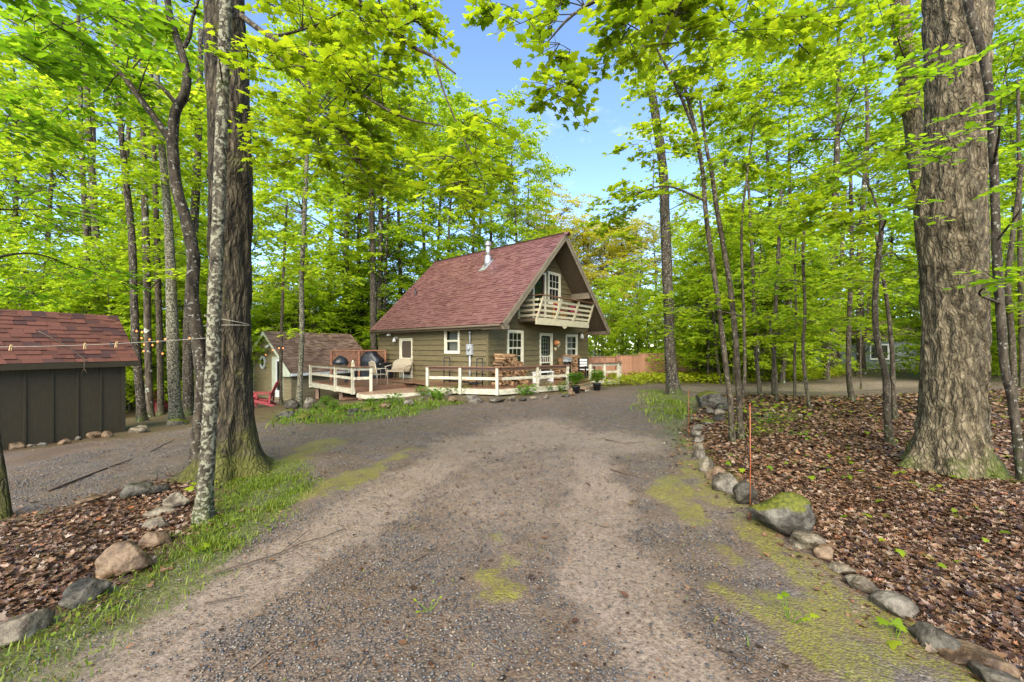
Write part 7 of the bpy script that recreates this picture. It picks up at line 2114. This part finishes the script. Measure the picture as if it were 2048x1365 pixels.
ORD = ['first', 'second', 'third', 'fourth', 'fifth', 'sixth', 'seventh', 'eighth', 'ninth', 'tenth', 'eleventh', 'twelfth', 'thirteenth', 'fourteenth', 'fifteenth', 'sixteenth', 'seventeenth', 'eighteenth', 'nineteenth', 'twentieth']
for grp, txt in (('tall maples in the left wood', '%s tall green maple from the left in the wood left of the cottage'), ('tall maples in the right wood', '%s tall green maple from the left in the wood right of the drive'), ('maples behind the cottage', '%s maple from the left rising behind the cottage roof'), ('bronze trees far behind', '%s yellow-bronze budding tree from the left far behind the cottage gable')):
    for k_, o_ in enumerate(sorted((o_ for o_ in COL.objects if o_.get('group') == grp), key=lambda q: q.location.x / q.location.y)):
        o_['label'] = txt % ORD[k_]

# far mass of foliage closing the wood
def far_woods():
    r = rg(700)
    n = 24000
    px = r.uniform(-900, 2950, n); Y = r.uniform(58, 78, n)
    top = np.where(px < 820, 8.5, np.where(px > 1400, 8.5, 7.5)) * (0.75 + 0.25 * vnoise(px * 0.012, 0, 4.0))
    z = top * r.random(n) ** 0.8
    x = (px - CX) / F * Y
    P = np.stack([x, Y, z - 0.8], 1)
    D = r.normal(size=(n, 3)); N = r.normal(0, .5, (n, 3)); N[:, 2] += 0.6; N[:, 1] -= 0.4
    d, s, nn = frames(N, D)
    V, Fc = stamp(FAR_V, FAR_F, P, d, s, nn, r.uniform(0.5, 1.1, n))
    o = link('distant_woods', arr_mesh('distant_woods', V, [Fc[0]], 'leaf_forest'))
    tag(o, 'far green wood closing the view behind all the trees', 'woods', kind='stuff')
far_woods()
print('leaves', LEAFCOUNT[0])

# ================================================================== STONES
import bmesh
_bm = bmesh.new(); bmesh.ops.create_icosphere(_bm, subdivisions=4, radius=1.0)
ICO_V = np.array([v.co[:] for v in _bm.verts]); ICO_F = np.array([[v.index for v in f.verts] for f in _bm.faces]); _bm.free()
_bm = bmesh.new(); bmesh.ops.create_icosphere(_bm, subdivisions=3, radius=1.0)
ICO3_V = np.array([v.co[:] for v in _bm.verts]); ICO3_F = np.array([[v.index for v in f.verts] for f in _bm.faces]); _bm.free()
STONE_N = [0]
def stone(px0, px1, py0, py1, mat, label, group=None, name='border_stone', rot=None, dr=0.8, lo=False):
    """a stone seen between the pixel columns px0..px1 and rows py0 (top)..py1 (foot)"""
    STONE_N[0] += 1; sd = STONE_N[0]
    r = random.Random(sd * 13 + 5)
    pxc = 0.5 * (px0 + px1)
    g = gpt(pxc, py1)
    Y = g.y; cs = math.cos(math.atan2(pxc - CX, F))
    a = 0.5 * (px1 - px0) / F * Y * (cs ** 0.4)
    b = a * dr
    hv = (py1 - py0) / F * Y
    tilt = CAMH / Y
    h = max(0.45 * hv, hv - 2 * b * tilt * 0.5) * 1.08
    c = Vector((g.x, g.y, 0)); c += Vector((g.x, g.y, 0)).normalized() * b * 0.85
    gzc = gz(c.x, c.y)
    BV, BF = (ICO3_V, ICO3_F) if lo else (ICO_V, ICO_F)
    V = BV.copy()
    # planar cuts make facets
    for k in range(13):
        n = np.array([r.gauss(0, 1), r.gauss(0, 1), r.gauss(0, 0.8)]); n /= np.linalg.norm(n)
        d = r.uniform(0.5, 0.85); q = V @ n
        V = V - np.where(q > d, (q - d) * 0.93, 0)[:, None] * n
    V = V * (1 + 0.16 * vnoise(V[:, 0] * 1.6 + sd * 7, V[:, 1] * 1.6, V[:, 2] * 1.6) + 0.05 * vnoise(V[:, 0] * 5 + sd, V[:, 1] * 5, V[:, 2] * 5))[:, None]
    V = V * (1 + 0.022 * vnoise(V[:, 0] * 13 + sd, V[:, 1] * 13, V[:, 2] * 13))[:, None]
    V /= np.abs(V).max(0)
    V = V * np.array([a, b, h * 0.62]); V[:, 2] += h * 0.32
    th = rot if rot is not None else r.uniform(-0.35, 0.35)
    o = link(name, arr_mesh(name, V, [BF], mat, smooth=True))
    o.location = (c.x, c.y, gzc); o.rotation_euler = (r.uniform(-.08, .08), r.uniform(-.08, .08), th - math.atan2(c.x, c.y) * 0.8)
    tag(o, label, 'stone', group)
    return o
GR = 'stones edging the right leaf bed'
for a in [
    (1946, 2040, 1322, 1392, 'stone_grey', 'pale grey stone in the bottom right corner'), (1880, 2022, 1278, 1352, 'stone_brown', 'golden brown angular stone near the bottom right corner'),
    (1818, 1916, 1239, 1306, 'stone_dark', 'dark blocky stone above the golden brown stone'), (1743, 1845, 1183, 1243, 'stone_grey', 'long flat smooth grey stone in the lower right border'),
    (1690, 1755, 1145, 1190, 'stone_tan', 'mottled tan wedge stone above the long flat grey stone'), (1647, 1706, 1121, 1151, 'stone_tan', 'low tan slab below the rounded brown stone'),
    (1626, 1674, 1089, 1124, 'stone_brown', 'rounded brown stone below the big mossy boulder'), (1580, 1652, 1062, 1106, 'stone_tan', 'tan stone touching the lower end of the big mossy boulder'),
    (1457, 1512, 958, 1013, 'stone_dark', 'dark layered stone just left of the big mossy boulder'), (1423, 1484, 943, 991, 'stone_grey', 'pale wet grey block second left of the mossy boulder'),
    (1408, 1453, 929, 966, 'stone_brown', 'orange-brown stone third left of the mossy boulder'), (1393, 1428, 913, 950, 'stone_tan', 'upright tan stone left of the orange-brown one'),
    (1384, 1416, 899, 924, 'stone_grey', 'small grey stone above the upright tan stone'), (1386, 1412, 886, 906, 'stone_tan', 'small tan stone halfway along the right border'),
    (1382, 1410, 872, 889, 'stone_grey', 'flat pale stone halfway along the right border'), (1380, 1405, 858, 876, 'stone_grey', 'grey stone beside the far orange marker'),
    (1383, 1408, 848, 862, 'stone_grey', 'pale lumpy stone behind the far orange marker'), (1400, 1432, 838, 851, 'stone_moss', 'flat mossy stone where the border bends back'),
    (1426, 1452, 829, 844, 'stone_dark', 'low dark stone after the border bends back'), (1430, 1454, 818, 831, 'stone_tan', 'small tan stone in front of the sapling clump'),
    (1410, 1430, 816, 829, 'stone_grey', 'small grey stone below the far mossy boulder'), (1428, 1474, 804, 823, 'stone_dark', 'dark flat stone right of the far mossy boulder')]:
    stone(*a, group=GR, lo=a[0] < 1450)
stone(1493, 1640, 970, 1074, 'stone_moss', 'big pointed boulder capped with green moss beside the orange marker', GR, 'boulder', dr=0.75, rot=0.25)
stone(1387, 1460, 780, 818, 'stone_moss', 'large mossy boulder at the far end of the right border', GR, 'boulder', dr=0.7)
GL = 'stones around the left leaf bed'
for a in [(246, 323, 952, 997, 'stone_dark', 'flat black wet boulder left of the massive maple'), (284, 334, 964, 992, 'stone_dark', 'small mossy dark rock leaning on the flat black boulder'),
          (144, 200, 991, 1012, 'stone_brown', 'low pinkish stone alone at the edge of the left gravel'), (322, 378, 984, 1020, 'stone_tan', 'pale tan block left of the lichen-blotched trunk'),
          (290, 356, 1008, 1034, 'stone_tan', 'flat tan stone second in the left stone row'), (288, 344, 1032, 1062, 'stone_tan', 'tan stone third in the left stone row'),
          (273, 344, 1058, 1100, 'stone_brown', 'orange-brown slab behind the big brown boulder'), (103, 215, 1156, 1218, 'stone_dark', 'long dark flat stone below the big brown boulder'),
          (-22, 98, 1212, 1288, 'stone_tan', 'grey-green boulder at the bottom left edge')]:
    stone(*a, group=GL)
stone(195, 304, 1075, 1157, 'stone_brown', 'big wet brown boulder in the left stone row', GL, 'boulder', dr=0.8, rot=-0.3)
GS = 'stones along the foot of the shed'
for a in [(18, 50, 879, 898, 'stone_brown', 'pointed brown stone at the foot of the shed, leftmost'), (52, 70, 886, 895, 'stone_tan', 'tiny tan stone second from left at the shed foot'),
          (71, 92, 884, 894, 'stone_grey', 'small grey stone third from left at the shed foot'), (118, 142, 876, 890, 'stone_brown', 'brown stone under the middle batten of the shed'),
          (151, 165, 872, 881, 'stone_grey', 'tiny grey stone near the shed middle'), (174, 203, 862, 877, 'stone_brown', 'flat brown stone left of the pair by the shed corner'),
          (203, 226, 861, 876, 'stone_brown', 'rounded stone right of the pair by the shed corner'), (256, 298, 850, 867, 'stone_tan', 'long low stone just beyond the shed corner'), (335, 376, 836, 852, 'stone_moss', 'mossy stone at the foot of the lichen-patched trunk')]:
    stone(*a, group=GS, lo=True)
GD = 'stones in the planting below the deck'
for a in [(926, 965, 786, 808, 'stone_grey', 'pale pointed boulder below the deck left of its front corner'), (970, 1012, 793, 806, 'stone_grey', 'flat pale boulder under the front deck corner post'),
          (890, 916, 792, 806, 'stone_brown', 'brown stone left of the pale pointed boulder'), (887, 905, 782, 793, 'stone_grey', 'small grey stone tucked under the deck skirt'),
          (1014, 1033, 791, 803, 'stone_grey', 'grey stone right of the deck corner post'), (1036, 1056, 793, 803, 'stone_dark', 'dark stone second right of the deck corner post'),
          (1058, 1075, 792, 800, 'stone_tan', 'tan stone third right of the deck corner post'), (1086, 1099, 789, 799, 'stone_grey', 'rounded grey stone halfway along the front deck'),
          (1117, 1140, 783, 795, 'stone_moss', 'mossy stone near the right end of the front deck rail'), (1134, 1151, 776, 793, 'stone_brown', 'upright tan stone beside the left potted fern'),
          (566, 600, 796, 819, 'stone_dark', 'dark boulder left of the slender grey trunk'), (600, 630, 794, 818, 'stone_grey', 'grey boulder behind the slender grey trunk'),
          (550, 590, 814, 839, 'stone_moss', 'mossy dark boulder at the left end of the fern bed'), (588, 627, 824, 841, 'stone_moss', 'low mossy stone at the foot of the slender grey trunk'),
          (692, 715, 814, 831, 'stone_dark', 'dark round stone in the middle of the fern bed'), (720, 748, 814, 828, 'stone_moss', 'mossy round stone right of the dark round one'),
          (759, 785, 806, 818, 'stone_brown', 'reddish stone below the broad step'), (802, 828, 798, 814, 'stone_grey', 'tilted grey slab right of the broad step'),
          (834, 850, 793, 802, 'stone_tan', 'small tan stone below the left rail post')]:
    stone(*a, group=GD, lo=True)

# ================================================================== PLANTS
def fern(name, base, n, length, label, group, seed, spread=1.0, mat='leaf_fern', up=0.9, pw=0.09):
    """arching fronds with many leaflets"""
    r = rg(seed)
    P, D, N, S, segs = [], [], [], [], []
    for k in range(n):
        a = 2 * math.pi * k / n + r.uniform(-.3, .3); L = length * r.uniform(0.7, 1.1); u = up * r.uniform(0.6, 1.1)
        pts = []
        for i in range(13):
            t = i / 12
            h = L * (u * t - (u + 0.12) * t * t); q = L * spread * (0.25 * t + 0.6 * t * t)
            pts.append(np.array([q * math.cos(a), q * math.sin(a), h]))
        sd = np.array([-math.sin(a), math.cos(a), 0])
        for i in range(12):
            segs.append([*pts[i], *pts[i + 1], 0.004 * (1 - i / 13), 0.004 * (1 - (i + 1) / 13)])
            if i >= 1:
                w = pw * L * 2.2 * math.sin(math.pi * (0.12 + 0.86 * i / 12))
                fw = pts[i + 1] - pts[i]; fw /= np.linalg.norm(fw) + 1e-9
                for s in (-1, 1):
                    P.append(pts[i]); D.append(sd * s + fw * 0.35 + np.array([0, 0, -0.15])); N.append(np.array([0, 0, 1]) + r.normal(0, .15, 3)); S.append([w, w * 0.42, w])
    P, D, N, S = map(np.array, (P, D, N, S))
    d, s, nn = frames(N, D)
    V, Fc = stamp(OVATE_V, OVATE_F, P, d, s, nn, S)
    TV, TQ = tubes(np.array(segs))
    o = empty(name, base); tag(o, label, 'fern' if 'fern' in name else 'plant', group)
    link('fronds', arr_mesh('fronds', np.vstack([V, TV]), [Fc[0], TQ + len(V)], [mat, 'twig'], midx=[0] * len(Fc[0]) + [1] * len(TQ)), o)
    return o
for px, py, lab, sd in ((1151.5, 787, 'large potted fern left of the front steps', 1), (1194, 781, 'large potted fern right of the front steps', 2)):
    g = gpt(px, py)
    o = fern('potted_fern', (g.x, g.y, g.z), 60, 0.85, lab, 'potted ferns', sd, 0.75, 'leaf_fern', 2.5)
    o.children[0].location = (0, 0, 0.26)
    mb = MB(); mb.lathe([(0.12, 0.0), (0.17, 0.24), (0.19, 0.25), (0.19, 0.29), (0.165, 0.29), (0.15, 0.20)], 20); mb.build('pot', 'black_plastic', o)
    mb = MB(); mb.lathe([(0.155, 0.245), (0.12, 0.262), (0.02, 0.265)], 16); mb.build('soil', 'door_maroon', o)
for k, (px, py, L, n, lab) in enumerate(((652, 818, 0.62, 18, 'largest fern below the left deck railing'), (668, 822, 0.50, 16, 'fern right of the largest fern'), (632, 822, 0.40, 12, 'small fern beside the grey boulder'),
                                        (742, 812, 0.40, 16, 'fern in front of the ground board'), (762, 808, 0.36, 14, 'fern below the broad step'), (690, 826, 0.34, 12, 'small fern before the dark round stone'))):
    fern('fern', gpt(px, py), n, L, lab, 'ferns in the bed below the deck', 20 + k, 0.8, up=2.5)
def leafy(px, py, n, h, leaf, label, group, seed, name='leafy_plant', mat='leaf_fern', templ='ovate', spread=0.2):
    r = rg(seed); g = gpt(px, py)
    o = empty(name, g); tag(o, label, 'plant', group)
    a = r.uniform(0, 6.28, n); q = spread * r.random(n) ** 0.5; z = h * r.uniform(0.25, 1.0, n)
    P = np.stack([q * np.cos(a), q * np.sin(a), z], 1)
    D = np.stack([np.cos(a), np.sin(a), r.uniform(-0.3, 0.5, n)], 1); N = np.stack([-np.cos(a) * .3, -np.sin(a) * .3, np.ones(n)], 1) + r.normal(0, .25, (n, 3))
    d, s, nn = frames(N, D)
    V, Fc = stamp(*TEMPL[templ], P, d, s, nn, (leaf * 0.7 if n < 10 else leaf) * r.uniform(0.7, 1.2, n))
    link('leaves', arr_mesh('leaves', V, [Fc[0]], mat), o)
    segs = np.hstack([P * np.array([0.15, 0.15, 0]), P, np.full((n, 1), 0.004), np.full((n, 1), 0.002)])
    TV, TQ = tubes(segs); link('stems', arr_mesh('stems', TV, [TQ], 'leaf_fern'), o)
    return o
for k, (px, py, lab) in enumerate(((846, 792, 'leafy perennial at the left rail post foot'), (868, 797, 'leafy perennial left of the brown stone below the deck'), (905, 790, 'leafy perennial behind the brown stone below the deck'), (925, 790, 'leafy perennial behind the pale pointed boulder'),
                                  (1047, 791, 'leafy clump in front of the first front rail bay'), (1062, 790, 'dark-leaved clump in front of the front rail'), (1092, 785, 'leafy clump in front of the second front rail bay'), (1122, 783, 'leafy clump by the upright tan stone'), (880, 800, 'low leafy clump between the deck stones'), (790, 808, 'low leafy clump below the step riser'))):
    leafy(px, py, 60, 0.34, 0.11, lab, 'perennials along the deck', 300 + k, spread=0.24)
for k, (px, py, n, h, lf, lab) in enumerate(((410, 1000, 7, 0.28, 0.14, 'maple seedling at the foot of the lichen-blotched trunk'), (424, 1108, 3, 0.06, 0.13, 'single broad green leaf seedling in the left grass'), (860, 1222, 4, 0.06, 0.04, 'tiny green weed in the middle of the drive'),
                                            (1893, 958, 3, 0.08, 0.12, 'low seedling at the foot of the huge grey maple'), (1850, 982, 5, 0.12, 0.09, 'bright seedling in the litter left of the huge maple roots'), (2020, 965, 3, 0.08, 0.13, 'seedling right of the huge maple roots'), (1790, 1285, 4, 0.07, 0.10, 'bright leaf seedling on the moss near the border'), (1580, 1250, 6, 0.12, 0.07, 'tall weed on the mossy verge'), (1925, 1040, 3, 0.06, 0.07, 'small seedling deep in the right litter'), (1530, 848, 26, 0.45, 0.09, 'low bright maple shrub behind the near orange marker'), (1500, 872, 18, 0.35, 0.09, 'low bright maple shrub at the foot of the sapling clump'), (1570, 842, 20, 0.35, 0.09, 'low bright maple shrub right of the near orange marker'), (1560, 868, 14, 0.25, 0.08, 'small bright maple shrub in front of the others'))):
    leafy(px, py, n, h, lf, lab, 'seedlings', 340 + k, name='seedling', mat='leaf_forest', templ='maple' if lf > 0.06 else 'ovate', spread=0.10 if n < 10 else 0.45)

def cover(name, poly_px, n, hgt, leaf, mat, label, seed, patch=1.6, templ='far'):
    poly = wpoly(poly_px) if not isinstance(poly_px, np.ndarray) else poly_px
    r = rg(seed)
    lo, hi = poly.min(0), poly.max(0)
    P = r.uniform(lo, hi, (n * 3, 2)); P = P[poly_sd(P, poly) > 0][:n]
    k = len(P)
    m = 0.5 + 0.5 * vnoise(P[:, 0] * patch, P[:, 1] * patch, seed * 1.0); keep = r.random(k) < (0.25 + 0.9 * m if templ != 'ovate' else 2.2 * m - 0.75)
    P, m = P[keep], m[keep]; k = len(P)
    Z = ground_z(P[:, 0], P[:, 1]) + hgt * (0.3 + m) * r.random(k) ** 0.6
    a = r.uniform(0, 6.28, k)
    D = np.stack([np.cos(a), np.sin(a), r.uniform(-.3, .2, k)], 1); N = np.stack([r.normal(0, .35, k), r.normal(0, .35, k), np.ones(k)], 1)
    d, s, nn = frames(N, D)
    V, Fc = stamp(*TEMPL[templ], np.column_stack([P, Z]), d, s, nn, leaf * r.uniform(0.6, 1.2, k))
    o = link(name, arr_mesh(name, V, [Fc[0]], mat)); tag(o, label, 'ground cover', kind='stuff')
cover('ground_cover', [(1205, 776), (1300, 770), (1400, 768), (1520, 766), (1640, 762), (1700, 750), (1560, 742), (1400, 740), (1225, 748)], 26000, 0.42, 0.13, 'leaf_cover', 'yellow-green leafy ground cover before the cedar fence and back road', 5)
cover('forest_floor_plants', np.array([(-40, 20.5), (-11, 20.5), (-6.5, 25), (7, 25), (14, 19), (20, 24), (45, 20), (60, 55), (-60, 55)]), 36000, 0.7, 0.24, 'leaf_forest', 'low green plants covering the forest floor', 6, 0.5)
cover('undergrowth', np.array([(7.5, 21.5), (15.3, 20.5), (22.8, 31), (7.5, 31)]), 13000, 1.9, 0.20, 'leaf_forest', 'leafy undergrowth beyond the back road', 8, 0.35)
cover('undergrowth', np.array([(23, 21), (34, 21), (48, 24), (48, 31), (33.5, 31)]), 11000, 1.9, 0.20, 'leaf_forest', 'leafy undergrowth right of the distant grey house', 12, 0.35)
cover('undergrowth', np.array([(-34, 17), (-19, 16.5), (-14, 20), (-12, 24.5), (-6, 25), (2, 27), (2, 31), (-34, 31)]), 24000, 1.7, 0.20, 'leaf_forest', 'leafy undergrowth behind the shed and small cabin', 9, 0.35)
cover('verge_weeds', POLY_GRASS_L, 2600, 0.04, 0.030, 'grass_blade', 'small broad-leaved weeds mixed into the left verge', 10, 3.2, 'ovate')
cover('deck_bed_weeds', POLY_GRASS_D, 1700, 0.12, 0.065, 'leaf_fern', 'low weeds in the bed below the deck', 11, 0.9, 'ovate')
cover('woodland_seedlings', POLY_LITTER_R, 1700, 0.14, 0.075, 'leaf_forest', 'scattered green seedlings sprouting through the right leaf litter', 7, 0.9, 'maple')

# ================================================================== SMALL THINGS
def marker(px, top, bot, label):
    g = gpt(px, bot); h = (bot - top) / F * g.y
    o = empty('driveway_marker', g); tag(o, label, 'marker post', 'orange driveway markers')
    MB().tube([(0, 0, -0.05), (0.004, 0, h * 0.5), (0.0, 0, h)], 0.0045, 8).build('rod', 'marker_orange', o)
    MB().tube([(0, 0, h), (0, 0, h + 0.025)], 0.0055, 8).build('cap', 'marker_orange', o)
marker(1500, 812, 1043, 'thin orange driveway marker rod beside the big mossy boulder')
marker(1377, 782, 874, 'thin orange driveway marker rod at the far bend of the stone border')

cl = empty('clothesline'); tag(cl, 'pale clothesline stretched in front of the brown shed', 'clothesline')
ca, cb = at(-60, 695, 5.6), at(448, 674, YT - 0.02)
line = [ca + (cb - ca) * (i / 12) + Vector((0, 0, -0.035 * math.sin(math.pi * i / 12))) for i in range(13)]
MB().tube(line, 0.0032, 6).build('rope', 'rope', cl)
def on_line(px):
    best = min(range(1200), key=lambda i: abs(CX + F * (lambda p: p.x / p.y)(line[int(i / 100)].lerp(line[int(i / 100) + 1], (i % 100) / 100)) - px))
    return line[int(best / 100)].lerp(line[int(best / 100) + 1], (best % 100) / 100)
for px, m_, lab, tl in ((22, 'peg_wood', 'wooden clothes peg at the left end of the line', 0.2), (170, 'peg_wood', 'wooden clothes peg in the middle of the line', 0.05), (223, 'black_plastic', 'black clothes peg on the line', -0.3), (233, 'peg_wood', 'wooden clothes peg right of the black one', 0.25)):
    p = on_line(px)
    o = empty('clothes_peg', p); o.rotation_euler = (0, tl, math.atan2((cb - ca).y, (cb - ca).x)); tag(o, lab, 'clothes peg')
    for s in (-1, 1):
        mb = MB(); mb.prism([(-0.005, s * 0.0055, 0.03), (0.005, s * 0.0055, 0.03), (0.006, s * 0.010, -0.055), (-0.006, s * 0.010, -0.055)], (0, s * 0.006, 0)); mb.build('prong', m_, o)
    MB().tube([(-0.007, 0, 0.0), (0.007, 0, 0.0)], 0.007, 8).build('spring', 'galvanised', o)
rl = empty('tree_rope'); tag(rl, 'loop of pale rope tied round the massive maple trunk', 'rope')
rT = 0.256
tc_ = at(460, 650, YT)
def ring(z0, z1, n=40):
    pts = []
    for i in range(n + 1):
        a = math.pi * (1.02 + 0.96 * i / n)
        pts.append(Vector((tc_.x + math.cos(a) * (rT + 0.03), tc_.y + math.sin(a) * (rT + 0.03), z0 + (z1 - z0) * i / n)))
    return pts
zA, zB = at(0, 632, YT).z, at(0, 650, YT).z
MB().tube(ring(zA + 0.02, zB), 0.0042, 6).build('rope_turn', 'rope', rl)
MB().tube(ring(at(0, 655, YT).z, zB - 0.01), 0.0042, 6).build('rope_turn', 'rope', rl)

def bulbs(pts, label, Y):
    sl = empty('string_lights'); tag(sl, label, 'string lights')
    W = [at(x, y, Y + dy) for x, y, dy in pts]
    path = []
    for a, b in zip(W[:-1], W[1:]):
        for i in range(6): 
            t = i / 6; path.append(a.lerp(b, t) + Vector((0, 0, 0.06 - 0.08 * math.sin(math.pi * t))))
    path.append(W[-1] + Vector((0, 0, 0.06)))
    MB().tube(path, 0.004, 5).build('cord', 'black_plastic', sl)
    bm_ = MB(); bm_.lathe([(0.007, 0.02), (0.019, 0.004), (0.024, -0.014), (0.016, -0.032), (0.003, -0.038)], 12); me = bm_.mesh('bulb', 'bulb_glow')
    so = MB(); so.lathe([(0.012, 0.03), (0.014, 0.065)], 8); ms = so.mesh('socket', 'black_plastic')
    for w in W:
        o = bpy.data.objects.new('bulb', me); COL.objects.link(o); o.parent = sl; o.location = w
        o2 = bpy.data.objects.new('socket', ms); COL.objects.link(o2); o2.parent = sl; o2.location = w
bulbs([(273, 662, 0), (284, 664, 0), (283, 676, 0), (288, 689, 0), (287, 702, 0.2), (305, 690, 0.3), (299, 679, 0.2), (315, 683, 0.2), (325, 707, 0.3), (330, 678, 0), (379, 676, 0.4)], 'string of warm glowing bulbs hung between the left trunks', 11.9)
bulbs([(531.5, 709.6, 2.6), (545, 700, 1.2), (558, 696, -0.1), (566, 696, -0.1)], 'short string of warm bulbs between cabin gable and thin sapling', 15.1)

def stick(pts, r0, label, twigs_=()):
    W = [gpt(x, y) + Vector((0, 0, r0 * 0.8)) for x, y in pts]
    o = empty('fallen_stick', W[0]); tag(o, label, 'stick', 'sticks on the drive')
    MB().tube([w - W[0] + Vector((0, 0, 0.004 * (i % 2))) for i, w in enumerate(W)], [r0 * (1 - 0.6 * i / (len(W) - 1)) for i in range(len(W))], 6).build('stem', 'fallen_stick', o)
    for a, b in twigs_:
        p, q = gpt(*a) + Vector((0, 0, r0)), gpt(*b) + Vector((0, 0, r0 * 1.5))
        MB().tube([p - W[0], q - W[0]], [r0 * 0.5, r0 * 0.25], 5).build('twig', 'fallen_stick', o)
stick([(420, 1150), (500, 1128), (560, 1108), (600, 1090), (650, 1075), (690, 1060)], 0.009, 'long forked twig at the left edge of the sandy track', [((560, 1108), (620, 1062)), ((520, 1122), (560, 1132))])
stick([(410, 1208), (450, 1202), (485, 1194)], 0.007, 'short dark twig below the long forked twig')
stick([(95, 985), (160, 960), (215, 938), (262, 922)], 0.018, 'thick stick lying on the gravel before the shed', [((215, 938), (255, 945))])
stick([(820, 1125), (850, 1112), (868, 1100)], 0.006, 'small dark twig in the middle of the drive')
stick([(1220, 940), (1260, 952), (1300, 960), (1340, 975)], 0.008, 'thin stick on the right side of the drive', [((1300, 960), (1330, 955))])
stick([(1210, 880), (1250, 888), (1290, 884)], 0.010, 'dark stick near the bend of the drive')
stick([(1850, 1100), (1930, 1065), (2040, 1010)], 0.008, 'long thin twig across the right leaf litter', [((1930, 1065), (2000, 1060))])
stick([(500, 1340), (540, 1310), (580, 1290)], 0.006, 'short twig on the sandy track at the bottom')
stick([(1440, 1300), (1500, 1330), (1545, 1352)], 0.005, 'fine twig on the moss at the bottom right')
stick([(300, 905), (330, 890), (350, 880)], 0.010, 'short stick on the gravel left of the massive maple')
